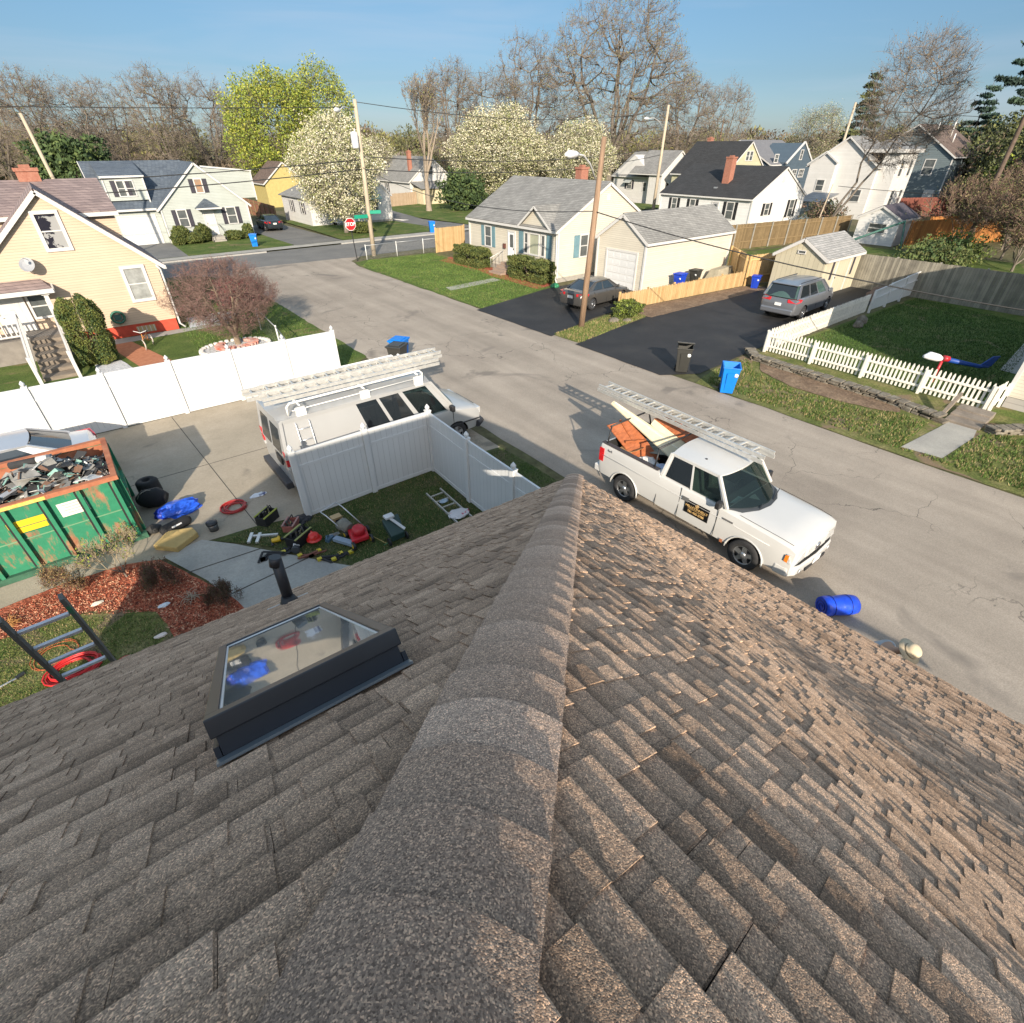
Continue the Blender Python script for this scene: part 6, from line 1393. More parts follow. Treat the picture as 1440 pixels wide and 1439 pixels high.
sedan('silver_sedan', 'silver sedan half hidden between the dumpster and the long white fence', (-3.5, 17.25, .02), 180, (.5, .51, .54), L=4.8, H=1.45)
sedan('dark_car', 'dark blue grey car parked in the driveway of the grey green house', (18.9, 66.2, .13), 88, (.035, .045, .055), L=4.5)
# minivan
mv = paint('minivan_silver', (.25, .26, .285), metal=.6, rough=.3)
t = thing('minivan', 'silver minivan with red tail lights parked on the wide black driveway', 'minivan', (31.1, 13.55, .03), R(3), world=False)
st = [(2.5, .7, .3, .5, .66, .02), (2.38, .88, .24, .55, .84, .04, .1), (2.1, .97, .22, .62, .95, .05, .1), (1.6, .99, .2, .68, 1.03, .05, .08), (1.1, .99, .2, .7, 1.08, .0, .06), (-1.6, .99, .22, .74, 1.12, 0, .05), (-2.3, .98, .26, .76, 1.12, 0, .06), (-2.5, .92, .3, .74, 1.08, 0, .07), (-2.56, .84, .36, .62, .8, 0, .06)]
body_loft(st, mv, t, wheels=(1.55, -1.48), wr=.34, hw=.99)
cabin(t, mv, (1.5, .92, 1.06), (.6, .74, 1.70), (-2.1, .74, 1.72), (-2.46, .9, 1.12), side=(('g', .12, .36), ('t', .38, .62), ('t', .645, .93)), nose=.15, frontx=.12, glass=M('car_glass', (.02, .03, .04), .05), sideglass=M('minivan_glass', (.05, .09, .08), .06, spec=.9), pil=.05, crown=.06)
m = MB(); m.prism([(-2.46, -.72, 1.16), (-2.46, .72, 1.16), (-2.22, .62, 1.66), (-2.22, -.62, 1.66)], (-.02, 0, 0)); m.build('rear_glass', tint, t)
m = MB(); m.prism([(-2.12, -.72, 1.74), (-2.12, .72, 1.74), (-2.32, .66, 1.70), (-2.32, -.66, 1.70)], (0, 0, .03)); m.build('spoiler', mv, t)
for s in (-1, 1):
    m = MB(); m.prism([(-2.55, s * .45, .92), (-2.53, s * .42, 1.06), (-2.42, s * .93, 1.14), (-2.05, s * .975, 1.08), (-2.2, s * .99, .98), (-2.50, s * .9, .92)], (-.02, s * .03, 0)); m.build('tail_light', lens_red, t)
    m = MB(); m.prism([(2.42, s * .5, .72), (2.38, s * .5, .84), (1.9, s * .93, .94), (2.0, s * .96, .8)], (.02, s * .02, 0)); m.build('headlight', lens_clear, t)
m = MB(); m.box(-2.60, -2.55, -.16, .16, .72, .86); m.build('number_plate', plate, t)
m = MB(); m.box(-2.64, -2.5, -.85, .85, .34, .6); m.build('rear_bumper', mv, t, bevel=.05)
for x in (1.55, -1.48):
    for s in (-1, 1): wheel(t, x, s * .87, .335, .22, 6, side=s)
for s in (-1, 1): m = MB(); m.bar((.5, s * .66, 1.79), (-2.0, s * .66, 1.81), .03, .03); m.build('roof_rail', darkmetal, t)
seams(t, [((1.0, -.995, .35), (.95, -.96, 1.05)), ((-.05, -.995, .35), (-.1, -.96, 1.08)), ((-1.15, -.995, .35), (-1.2, -.96, 1.1))]); mirrors(t, 1.25, .92, 1.12, mv, .14)
# ---------------- dumpster ----------------
dg_ = M('dumpster_green', (.018, .19, .10), .6, col2=(.03, .24, .14), scale=3, sharp=(.35, .6), bump=.2, bscale=9)
def rusty(name, base, base2):
    m, n, l, b = nodes(name); tcn = n.new('ShaderNodeTexCoord'); mp_ = n.new('ShaderNodeMapping'); mp_.inputs['Scale'].default_value = (2.6, 2.6, .8); l.new(tcn.outputs['Object'], mp_.inputs['Vector'])
    t1 = n.new('ShaderNodeTexNoise'); t1.inputs['Scale'].default_value = 1.15; t1.inputs['Detail'].default_value = 9; t1.inputs['Roughness'].default_value = .7; l.new(mp_.outputs[0], t1.inputs['Vector'])
    r1 = n.new('ShaderNodeValToRGB'); e = r1.color_ramp.elements; e[0].position = .52; e[0].color = (0, 0, 0, 1); e[1].position = .6; e[1].color = (1, 1, 1, 1); l.new(t1.outputs['Fac'], r1.inputs[0])
    t2 = n.new('ShaderNodeTexNoise'); t2.inputs['Scale'].default_value = 9; t2.inputs['Detail'].default_value = 6; l.new(tcn.outputs['Object'], t2.inputs['Vector'])
    g1 = n.new('ShaderNodeValToRGB'); g1.color_ramp.elements[0].color = (*base, 1); g1.color_ramp.elements[1].color = (*base2, 1); l.new(t2.outputs['Fac'], g1.inputs[0])
    g2 = n.new('ShaderNodeValToRGB'); g2.color_ramp.elements[0].color = (.2, .07, .035, 1); g2.color_ramp.elements[1].color = (.42, .22, .12, 1); l.new(t2.outputs['Fac'], g2.inputs[0])
    mx_ = n.new('ShaderNodeMix'); mx_.data_type = 'RGBA'; l.new(r1.outputs[0], mx_.inputs[0]); l.new(g1.outputs[0], mx_.inputs[6]); l.new(g2.outputs[0], mx_.inputs[7]); l.new(mx_.outputs[2], b.inputs['Base Color']); b.inputs['Roughness'].default_value = .65
    return m
dgr = rusty('dumpster_paint', (.012, .15, .075), (.03, .23, .125)); rust = M('rust_steel', (.28, .085, .04), .8, col2=(.42, .17, .09), scale=3, bump=.2)
D = thing('dumpster', 'large rusty green roll-off dumpster full of torn roofing beside the driveway', 'dumpster', (-4.0, 14.1, 0))
x0, x1, y0, y1, hz_ = -7.4, -.86, 12.95, 15.15, 1.62
m = MB(); m.box(x0, x1, y0, y0 + .05, .16, hz_); m.box(x0, x1, y1 - .05, y1, .16, hz_); m.box(x0, x0 + .05, y0 + .05, y1 - .05, .16, hz_); m.box(x1 - .05, x1, y0 + .05, y1 - .05, .16, hz_); m.build('shell', dgr, D)
m = MB(); m.box(x0 + .05, x1 - .05, y0 + .051, y0 + .06, .2, hz_ - .02); m.box(x0 + .05, x1 - .05, y1 - .06, y1 - .051, .2, hz_ - .02); m.box(x0 + .051, x0 + .06, y0 + .06, y1 - .06, .2, hz_ - .02); m.box(x1 - .06, x1 - .051, y0 + .06, y1 - .06, .2, hz_ - .02); m.box(x0 + .05, x1 - .05, y0 + .05, y1 - .05, .16, .2); m.build('inside', rust, D)
m = MB(); m.box(x0, x1 + .05, y0 - .05, y0 + .07, hz_, hz_ + .1); m.box(x0, x1 + .05, y1 - .07, y1 + .05, hz_, hz_ + .1); m.box(x1 - .06, x1 + .05, y0 + .07, y1 - .07, hz_, hz_ + .1); m.box(x0, x0 + .06, y0 + .07, y1 - .07, hz_, hz_ + .1); m.build('rim', rust, D)
for i in range(9):
    xx = x1 - .09 - i * .62; m = MB(); m.box(xx - .035, xx + .035, y0 - .09, y0 - .002, .16, hz_); m.build('rib', dgr, D)
    m = MB(); m.box(xx - .075, xx - .037, y0 - .06, y0 - .003, .2, hz_ - .02); m.build('rib_channel', black, D)
m = MB(); m.box(x0, x1, y0 - .015, y0 - .001, .86, .885); m.build('weld_line', M('weld', (.14, .28, .16), .6), D)
m = MB(); m.box(x0, x1 + .06, y0 - .1, y0 + .04, .02, .16); m.box(x0, x1 + .06, y1 - .04, y1 + .1, .02, .16); m.build('skid', M('skid_green', (.03, .1, .06), .7, var=.4), D)
m = MB(); m.box(x1 + .0, x1 + .07, y0 + .1, y0 + .2, .1, hz_); m.box(x1, x1 + .07, y1 - .2, y1 - .1, .1, hz_); m.box(x1, x1 + .07, y0 + .2, y1 - .2, .8, .9); m.build('end_frame', dgr, D)
m = MB(); m.box(-2.92, -2.22, y0 - .008, y0 - .003, 1.0, 1.32); ys_ = m.build('yellow_sign', M('sign_green_back', (.02, .16, .08), .5), D)
yl = M('sign_yellow', (.8, .5, .02), .5, var=.1)
m = MB(); m.box(-2.9, -2.24, y0 - .014, y0 - .008, 1.17, 1.31); m.box(-2.85, -2.29, y0 - .014, y0 - .008, 1.03, 1.15); m.build('sign_field', yl, ys_)
ink = M('sign_ink', (.02, .02, .02), .6)
text_mesh('HARRY BROS.', .12, ink, ys_, face_mtx((-2.57, y0 - .0155, 1.24), (1, 0, 0), (0, 0, 1)), bold=.002); text_mesh('508-336-5000', .095, ink, ys_, face_mtx((-2.57, y0 - .0155, 1.09), (1, 0, 0), (0, 0, 1)), bold=.001)
m = MB(); m.box(-2.02, -1.52, y0 - .012, y0 - .003, 1.1, 1.42); wsn = m.build('white_sign', M('white_sticker', (.72, .68, .6), .6, var=.1, scale=8), D)
for i, w_ in enumerate((.36, .3, .38, .26)):
    m = MB(); m.box(-1.77 - w_ / 2, -1.77 + w_ / 2, y0 - .0135, y0 - .012, 1.36 - i * .065, 1.375 - i * .065); m.build('text_line', M('faded_ink', (.5, .3, .26), .7), wsn)
m = MB(); m.box(-3.2, -2.1, y0 - .056, y0 - .05, hz_ + .01, hz_ + .08); m.build('warning_strip', M('strip_yellow', (.6, .55, .12), .6, var=.4, scale=12), D)
# torn roofing in it
rr = random.Random(12); cols = [('scrap_black', (.03, .03, .032)), ('scrap_grey', (.22, .215, .2)), ('scrap_green', (.2, .35, .3)), ('scrap_white', (.6, .6, .58)), ('scrap_brown', (.16, .09, .06))]
scm = [M(n_, c_, .85, var=.3, scale=4, bump=.3, bscale=60) for n_, c_ in cols]
m = MB()
vsx = [i * .25 for i in range(27)]; vsy = [j * .2 for j in range(11)]
for i in vsx:
    for j in vsy:
        xx = x0 + .07 + i; yy = y0 + .07 + j; d_ = (xx + 2.0); z = .95 + .85 * math.exp(-(d_ / 1.5) ** 2) * math.exp(-((yy - 13.8) / 1.1) ** 2) + .12 * math.exp(-((xx + 6) / 1.5) ** 2) + rr.uniform(-.06, .06); m.v.append((min(xx, x1 - .07), min(yy, y1 - .07), z))
nj = len(vsy)
for i in range(len(vsx) - 1):
    for j in range(nj - 1): m.f.append((i * nj + j, (i + 1) * nj + j, (i + 1) * nj + j + 1, i * nj + j + 1)); m.m.append(0); m.sm.append(False)
deb = m.build('roofing_debris', scm[1], None, label='heap of torn shingles and scrap filling the green dumpster', kind='stuff')
def scrap(n, cx, cy, sx, sy, zf, mats, seed, smin=.12, smax=.5):
    r = random.Random(seed); m = MB()
    for i in range(n):
        x, y = cx + r.gauss(0, sx), cy + r.gauss(0, sy); x = max(x0 + .3, min(x1 - .25, x)); y = max(y0 + .25, min(y1 - .25, y)); z = zf(x, y) + r.uniform(0, .16); a = r.uniform(0, 6.28); l_ = r.uniform(smin, smax); w_ = l_ * r.choice((.3, .5, .8, .15)); tl = Vector((r.gauss(0, .35), r.gauss(0, .35), 1)).normalized(); u = Vector((math.cos(a), math.sin(a), 0)); u = (u - tl * u.dot(tl)).normalized(); v = tl.cross(u); bend = tl * r.uniform(-.12, .12)
        c = Vector((x, y, z)); k = len(m.v)
        for s in (-1, 0, 1):
            for t_ in (-1, 1): m.v.append(tuple(c + u * s * l_ / 2 + v * t_ * w_ / 2 * r.uniform(.7, 1.1) + bend * (1 - s * s)))
        for t2 in range(6): p = m.v[k + t2]; m.v.append((p[0], p[1], p[2] - .012))
        mi = r.choices(range(5), (4, 5, 1.2, 1.8, 1.5))[0]
        for q in ((0, 2, 3, 1), (2, 4, 5, 3), (6, 7, 9, 8), (8, 9, 11, 10), (0, 6, 8, 2), (2, 8, 10, 4), (1, 3, 9, 7), (3, 5, 11, 9), (0, 1, 7, 6), (4, 10, 11, 5)): m.f.append(tuple(k + t_ for t_ in q)); m.m.append(mi); m.sm.append(False)
    return m
zf = lambda x, y: .98 + .85 * math.exp(-((x + 2.0) / 1.5) ** 2) * math.exp(-((y - 13.8) / 1.1) ** 2)
scrap(460, -2.0, 13.95, .85, .6, zf, scm, 3).build('roofing_scraps', scm, None, label='loose pieces of torn black, grey and green roofing on top of the dumpster heap', kind='stuff')
t = thing('metal_flashing', 'long grey strip of old metal flashing lying across the dumpster heap', 'metal strip'); m = MB(); m.bar((-3.6, 13.15, 1.5), (-2.1, 13.7, 1.86), .16, .015); m.build('strip', M('old_zinc', (.38, .38, .4), .5, metal=.4, var=.2), t)
t = thing('roll_of_felt', 'black and white roll of underlay on the dumpster heap', 'roll'); m = MB(); m.cyl((-2.55, 14.35, 1.92), (-2.05, 14.15, 1.98), .08, 12); m.build('roll', scm[0], t); m = MB(); m.cyl((-2.05, 14.15, 1.98), (-1.85, 14.07, 2.0), .082, 12); m.build('end', scm[3], t)

# =====================================================================
# TREES AND PLANTS
# =====================================================================
def fast_mesh(name, V, F, mats, mi, parent=None, label=None, kind=None, nv=None, smooth_=False):
    """V (n,3), F (m,k) arrays"""
    me = bpy.data.meshes.new(name); k = F.shape[1]; m_ = len(F)
    me.vertices.add(len(V)); me.vertices.foreach_set('co', np.ascontiguousarray(V, dtype=np.float32).reshape(-1))
    me.loops.add(m_ * k); me.loops.foreach_set('vertex_index', F.astype(np.int32).reshape(-1))
    me.polygons.add(m_); me.polygons.foreach_set('loop_start', np.arange(0, m_ * k, k, dtype=np.int32)); me.polygons.foreach_set('loop_total', np.full(m_, k, np.int32))
    for mt in mats: me.materials.append(mt)
    if mi is not None: me.polygons.foreach_set('material_index', mi.astype(np.int32))
    if smooth_: me.polygons.foreach_set('use_smooth', np.ones(m_, bool))
    me.update(calc_edges=True)
    o = bpy.data.objects.new(name, me); C.objects.link(o)
    if parent is not None: o.parent = parent
    tagp(o, label, None, None, kind); return o
def seg_mesh(segs, n):
    """segments (x0,y0,z0,x1,y1,z1,r0,r1) -> prisms"""
    S_ = np.array(segs, float); A, B = S_[:, :3], S_[:, 3:6]; d = B - A; L = np.linalg.norm(d, axis=1, keepdims=True); d = d / np.maximum(L, 1e-9)
    ref = np.where(np.abs(d[:, 2:3]) < .9, np.array([[0, 0, 1.]]), np.array([[1., 0, 0]])); u = np.cross(d, ref); u /= np.linalg.norm(u, axis=1, keepdims=True); v = np.cross(d, u)
    a = np.arange(n) * 2 * math.pi / n; ring = u[:, None] * np.cos(a)[None, :, None] + v[:, None] * np.sin(a)[None, :, None]
    V = np.concatenate([A[:, None] + ring * S_[:, 6][:, None, None], B[:, None] + ring * S_[:, 7][:, None, None]], 1)
    N = len(S_); j = np.arange(n); q = np.stack([j, (j + 1) % n, n + (j + 1) % n, n + j], 1); F = (np.arange(N) * 2 * n)[:, None, None] + q[None]
    return V.reshape(-1, 3), F.reshape(-1, 4)
def grow(seed, H, r0, fork=.22, levels=7, ang=28, ratio=.76, kids_=(2, 3), up=.12, first=4, first_ang=32, wob=.12, twig=3, twl=.9, lean=(0, 0), droop=0, minr=.012, l0=None):
    r = random.Random(seed); segs, tips = [], []
    def rot(d, a, phi):
        p = d.orthogonal().normalized(); q = d.cross(p); w = p * math.cos(phi) + q * math.sin(phi); return (d * math.cos(a) + w * math.sin(a)).normalized()
    def branch(p, d, L, rad, lev):
        n = 3 if lev < 4 else 2; e = rad * .72
        for i in range(n):
            d2 = (d + Vector((r.gauss(0, wob), r.gauss(0, wob), r.gauss(0, wob * .5) + up * .35 - droop * (lev / levels)))).normalized(); q = p + d2 * L / n; ra, rb = rad + (e - rad) * i / n, rad + (e - rad) * (i + 1) / n
            segs.append((*p, *q, ra, rb)); p, d = q, d2
            if lev >= 3 and twig:
                for _ in range(twig if lev >= levels - 2 else 1):
                    t = rot(d, R(r.uniform(30, 60)), r.uniform(0, 6.28)); t = (t + Vector((0, 0, .25 - droop))).normalized(); tl = twl * r.uniform(.5, 1.1); m1 = p + t * tl * .5
                    t2 = (t + Vector((r.gauss(0, .25), r.gauss(0, .25), .15 - droop))).normalized(); e1 = m1 + t2 * tl * .5; segs.append((*p, *m1, minr * 1.3, minr)); segs.append((*m1, *e1, minr, minr * .5)); tips.append((e1, t2)); tips.append((m1, t2))
                    t3 = rot(t, R(35), r.uniform(0, 6.28)); e2 = m1 + t3 * tl * .45; segs.append((*m1, *e2, minr * .9, minr * .5)); tips.append((e2, t3))
        if lev >= levels: tips.append((p, d)); return
        k = r.choice(kids_); ph = r.uniform(0, 6.28)
        for i in range(k):
            a = R(ang) * r.uniform(.55, 1.25); d2 = rot(d, a, ph + i * 6.28 / k + r.gauss(0, .3)); d2 = (d2 + Vector((0, 0, up))).normalized(); branch(p, d2, L * ratio * r.uniform(.8, 1.15), max(minr, e * (.78 if k == 2 else .68)), lev + 1)
    p = Vector((0, 0, -.2)); d = Vector((lean[0], lean[1], 1)).normalized(); tl = H * fork
    for i in range(4): q = p + (d + Vector((r.gauss(0, .03), r.gauss(0, .03), 0))).normalized() * (tl / 4); segs.append((*p, *q, r0 * (1.25 - .1 * i if i else 1.45), r0 * (1.15 - .1 * i))); p = q
    L = l0 or H * .26; ph = r.uniform(0, 6.28)
    for i in range(first):
        a = R(first_ang) * r.uniform(.6, 1.2) if first > 1 else R(4); d2 = rot(d, a, ph + i * 6.28 / first); branch(p, (d2 + Vector((0, 0, .1))).normalized(), L * r.uniform(.85, 1.1), r0 * (.62 if first > 1 else .9), 1)
    return segs, tips
def leaf_quads(tips, n, spread, size, seed, nm, flat=0., elong=1.3):
    rg = np.random.default_rng(seed); T = np.array([tuple(t[0]) for t in tips]); idx = rg.integers(0, len(T), n); c = T[idx] + rg.normal(0, spread, (n, 3))
    u = rg.normal(0, 1, (n, 3)); u /= np.linalg.norm(u, axis=1, keepdims=True); w = rg.normal(0, 1, (n, 3)); w[:, 2] *= (1 - flat); v = np.cross(u, w); v /= np.linalg.norm(v, axis=1, keepdims=True)
    s = rg.uniform(.6, 1.3, (n, 1)) * size; V = np.stack([c - u * s * elong / 2, c + v * s / 2 * .8, c + u * s * elong / 2, c - v * s / 2 * .8], 1)
    clump = (np.sin(idx * 12.9898) * 43758.5453) % 1; mi = np.minimum(nm - 1, (clump * .6 * nm + rg.uniform(0, .4 * nm, n)).astype(int))
    return V.reshape(-1, 3), np.arange(4 * n).reshape(n, 4), mi
def crown_tree(seed, H, r0, fork=.16, limbs=5, spread=.5, cz=.6, rx=.36, rz=.4, counts=(40, 260, 2200), rads=(.09, .045, .02), lean=(0, 0), wig=.12, flat=0, offs=(0, 0), minr=None, sub=3, twl=.05):
    """trunk and main limbs, then branches grown out to fill an ellipsoid crown"""
    rg = np.random.default_rng(seed); segs, tips = [], []; k = H / 20.
    P = []; Pr = []
    def link(a, b, ra, rb, n=3, w=wig):
        a, b = np.array(a, float), np.array(b, float); L = np.linalg.norm(b - a); prev = a; pr = ra
        for i in range(1, n + 1):
            f = i / n; q = a + (b - a) * f
            if i < n: q = q + rg.normal(0, w * L / n, 3); q[2] -= L * .06 * math.sin(math.pi * f)
            r_ = ra + (rb - ra) * f; segs.append((*prev, *q, pr, r_)); P.append(q); Pr.append(r_); prev, pr = q, r_
        return prev
    fz = H * fork; top = np.array([lean[0] * fork, lean[1] * fork, fork]) * H; link((0, 0, -.2), top, r0 * 1.25, r0, 3, .02)
    C_ = np.array([lean[0] * H * cz + offs[0], lean[1] * H * cz + offs[1], H * cz]); ph = rg.uniform(0, 6.28)
    for i in range(limbs):
        a = ph + i * 6.283 / limbs + rg.normal(0, .2); rr_ = H * rx * spread * rg.uniform(.6, 1.1) if limbs > 1 else 0; e = C_ + np.array([math.cos(a) * rr_, math.sin(a) * rr_, H * rz * rg.uniform(.0, .45)]); link(top, e, r0 * .62, r0 * .22, 6, .12)
    for lev, (n, rad) in enumerate(zip(counts, rads)):
        rad *= k if minr is None else 1
        q = rg.normal(0, 1, (n, 3)); q /= np.linalg.norm(q, axis=1, keepdims=True); d = (.35 + .65 * rg.random((n, 1)) ** .5) if lev < 2 else (.55 + .5 * rg.random((n, 1)) ** .7)
        lump = 1 + .10 * np.sin(q[:, :1] * 4 + seed) * np.cos(q[:, 1:2] * 5 + seed) + .07 * np.sin(q[:, 2:] * 7 + seed); T_ = C_ + q * d * lump * np.array([H * rx, H * rx, H * rz]); T_[:, 2] = np.maximum(T_[:, 2], fz * 1.0 + .05 * H)
        N = np.array(P); NR = np.array(Pr); m0 = len(N)
        for t in T_:
            dv = N - t; dist = np.linalg.norm(dv, axis=1) + .9 * np.maximum(0, dv[:, 2]) + np.where(np.linalg.norm(N[:, :2] - C_[:2], axis=1) > np.linalg.norm(t[:2] - C_[:2]), .25 * H * .1, 0); j = int(np.argmin(dist)); a = N[j]; ra = min(rad * rg.uniform(.8, 1.3), NR[j] * .9); n_ = 3 if lev < 2 else 2
            # curve: leave outward and up, bend to the target
            link(a, t, ra, max(rad * .4, .006 * k), n_, wig * 1.6)
            if lev == len(counts) - 1:
                d_ = t - a; L = np.linalg.norm(d_) + 1e-6; d_ /= L; tips.append((Vector(t), Vector(d_)))
                for _ in range(sub):
                    e = t - d_ * L * rg.uniform(.1, .7); u = d_ * .6 + rg.normal(0, .5, 3) + np.array([0, 0, .35]); u /= np.linalg.norm(u); f_ = e + u * H * twl * rg.uniform(.5, 1.2); segs.append((*e, *f_, rad * .5, rad * .25)); tips.append((Vector(f_), Vector(u)))
    return segs, tips
bark = M('bark_grey', (.16, .135, .11), .9, var=.3, scale=3, stretch=(3, 3, .6), bump=.5, bscale=8); barkb = M('bark_brown', (.12, .085, .065), .9, var=.3, scale=4, bump=.5)
twg = M('twig_grey', (.20, .165, .135), .9, var=.2, scale=.5); twb = M('twig_brown', (.17, .115, .085), .9, var=.2, scale=.5); twr = M('twig_red', (.17, .075, .07), .9, var=.25, scale=1)
bud = [M('bud_olive', (.17, .16, .06), .8, var=.2, scale=.5), M('bud_tan', (.25, .19, .1), .8), M('bud_green', (.16, .2, .05), .8)]
blo = [M('blossom_white', (.68, .66, .54), .8, var=.06, scale=.5), M('blossom_cream', (.56, .52, .36), .8), M('blossom_leaf', (.24, .26, .10), .8), M('blossom_dim', (.42, .39, .27), .8)]
yg = [M('young_leaf', (.24, .28, .03), .7, var=.15, scale=.4), M('young_leaf_dark', (.15, .2, .025), .7), M('young_leaf_gold', (.33, .33, .05), .7)]
ev = [M('evergreen', (.03, .055, .02), .8, var=.3, scale=.6), M('evergreen_mid', (.05, .085, .025), .8), M('evergreen_light', (.09, .125, .035), .8)]
pine_m = [M('pine_dark', (.018, .04, .03), .8), M('pine_blue', (.035, .07, .05), .8), M('pine_tip', (.06, .1, .06), .8)]
oli = [M('olive_leaf', (.10, .115, .035), .8, var=.3, scale=.3), M('olive_dark', (.055, .065, .025), .8), M('olive_light', (.16, .17, .05), .8)]
def make_tree(name, label, cat, loc, segs, tips, barkm=None, twm=None, lv=None, lm=None, split=.05, group=None, rz=0, cr='crown'):
    t = thing(name, label, cat, loc, rz, group, world=False)
    big = [s for s in segs if s[6] >= split]; sm = [s for s in segs if s[6] < split]
    V, F = seg_mesh(big, 7); fast_mesh('trunk', V, F, [barkm or bark], None, t, smooth_=True)
    V2, F2 = seg_mesh(sm, 3); mi = np.zeros(len(F2), int); mats = [twm or twg]
    if lv is not None:
        V3, F3, m3 = lv; V2 = np.concatenate([V2, V3]); F2 = np.concatenate([F2, F3 + len(V2) - len(V3)]); mi = np.concatenate([mi, m3 + 1]); mats += lm
    fast_mesh(cr, V2, F2, mats, mi, t); return t
def pos(b, D): return (b[0], b[1], 0)
# --- bare tree prototypes, then copies ---
def bare(seed, H, nb=5000, **k):
    a = dict(r0=H * .02, fork=.2, levels=6, ang=27, ratio=.78, first=4, first_ang=30, up=.12, twig=4, twl=H * .05, minr=.022); a.update(k)
    s, t = grow(seed, H, **a); top = max(x[5] for x in s); f = H / top; s = [tuple(q * f if i < 6 else q for i, q in enumerate(x)) for x in s]; t = [(p * f, d) for p, d in t]
    return s, t
protos = []
for i, (sd_, kw) in enumerate(((21, dict(cz=.6, rx=.34, rz=.42)), (35, dict(cz=.62, rx=.28, rz=.4, limbs=4, spread=.45)), (48, dict(cz=.58, rx=.40, rz=.41, limbs=6, spread=.6)))):
    s_, t_ = crown_tree(sd_, 20, .48, fork=.12, counts=(34, 190, 1700), rads=(.13, .06, .026), **kw); protos.append((s_, t_, leaf_quads(t_, 1800, .12, .15, sd_, 3)))
bl_ = [('tall bare tree standing alone above the roofs at the far left edge', (-2, 148), 17.4), ('second bare tree of the left row, above the dark evergreen bush', (4.4, 140), 18.2), ('bare tree in the left row with a narrow upright crown', (9.6, 139.7), 18.0), ('bare tree in the left row above the pale grey house garage', (16.7, 149), 17.5), ('broad bare tree in the left row with a wide fan of limbs', (23.8, 138), 19.3), ('rounded bare tree in the left row next to the yellow green tree', (33.0, 145), 20), ('smaller bare tree peeping between the left row and the yellow green tree', (44, 160), 17)]
base = {}
def put_bare(k, label, xy, H, rz, group='bare spring trees', sxy=1.):
    if k not in base:
        s_, t_, lv = protos[k]; t = make_tree('bare_tree', label, 'tree', (xy[0], xy[1], 0), s_, t_, lv=lv, lm=bud, group=group, rz=rz); base[k] = t
    else: t = copy_tree(base[k], (xy[0], xy[1], 0), rz, label)
    t.scale = (H / 20 * sxy, H / 20 * sxy, H / 20); return t
for i, (lb, xy, H) in enumerate(bl_): put_bare(i % 3, lb, xy, H, i * 1.3, sxy=1.05)
put_bare(1, 'bare tree left of the huge elm, closest to the snag', (71.4, 108.6), 20.8, .4)
put_bare(2, 'bare tree with many upright limbs just left of the huge elm', (76, 101), 20.3, 2.2)
put_bare(0, 'bare tree tucked behind the white blossoming pear tree and the huge elm', (83.5, 100), 24, 4.1, sxy=.9)
put_bare(1, 'bare tree right of the huge elm with a low spreading crown', (115, 85), 19.5, 1.9, sxy=1.2)
put_bare(2, 'thin fan shaped bare tree standing alone above the black roofs', (133, 87), 20.5, 5.0, sxy=.75)
put_bare(0, 'faint bare tree on the far left behind the left row', (-12, 165), 18.5, 3.0)
s_, t_ = crown_tree(77, 29, .72, fork=.14, limbs=7, spread=.62, cz=.60, rx=.50, rz=.41, counts=(80, 500, 4200), rads=(.1, .045, .02), twl=.035)
make_tree('elm_tree', 'huge bare elm with a broad rounded crown behind the blossoming pear tree', 'tree', (93, 85.5, 0), s_, t_, lv=leaf_quads(t_, 9000, .15, .17, 5, 3), lm=bud, group='bare spring trees', rz=.5)
s_, t_ = bare(81, 15.4, first=4, first_ang=14, ang=16, levels=5, fork=.30, r0=.34, up=.25, twl=1.0, twig=2, minr=.02)
make_tree('pollarded_tree', 'topped bare street tree with thin upright shoots beside the far driveway', 'tree', (42.6, 72.2, 0), s_, t_, barkm=M('bark_pale', (.27, .22, .17), .9, var=.2, scale=4), lv=leaf_quads(t_, 700, .2, .15, 5, 3), lm=bud)
m = MB(); m.tube([(0, 0, 5.2), (.9, -.3, 6.2), (1.8, -.5, 7.6)], [.2, .17, .12], 8)
# leaning tree over the white two storey house
s_, t_ = crown_tree(91, 15.6, .2, fork=.1, limbs=2, spread=.35, cz=.68, rx=.26, rz=.32, counts=(26, 170, 1500), rads=(.07, .035, .018), lean=(.06, -.40), twl=.07, minr=1)
make_tree('leaning_tree', 'leaning bare tree with twin trunks in front of the white two storey house', 'tree', (63.9, 27.6, 0), s_, t_, lv=leaf_quads(t_, 1500, .12, .1, 6, 3), lm=[bud[1], bud[1], twb], barkm=bark)
# --- blossoming pears ---
def pear(label, xy, H, seed, n, w=1., rz=0, col=blo, name='pear_tree'):
    s_, t_ = crown_tree(seed, H, .2, fork=.12, limbs=6, spread=.5, cz=.57, rx=.40, rz=.43, counts=(50, 260, 1500), rads=(.07, .035, .015), minr=1); t = make_tree(name, label, 'tree', (xy[0], xy[1], 0), s_, t_, lv=leaf_quads(t_, n, H * .022, .125, seed, 4), lm=col, group='white blossoming pear trees', rz=rz); t.scale = (w, w, 1); return t
pear('round white blossoming pear tree beside the stop sign', (24.3, 58.5), 9.9, 101, 40000, 1.02)
pear('wide white blossoming pear tree right behind the cream house', (54.5, 71.5), 11.6, 102, 60000, 1.45)
pear('smaller white blossoming pear tree filling the right flank behind the cream house', (61.5, 62.0), 10.0, 108, 32000, 1.2)
pear('distant pale blossoming tree between the stop sign pole and the bare street tree', (47.5, 99), 8.6, 103, 12000, 1.5)
pear('pale green blossoming tree behind the white two storey house', (124, 60), 14, 104, 14000, 1.0, col=[blo[1], blo[2], oli[0], blo[3]])
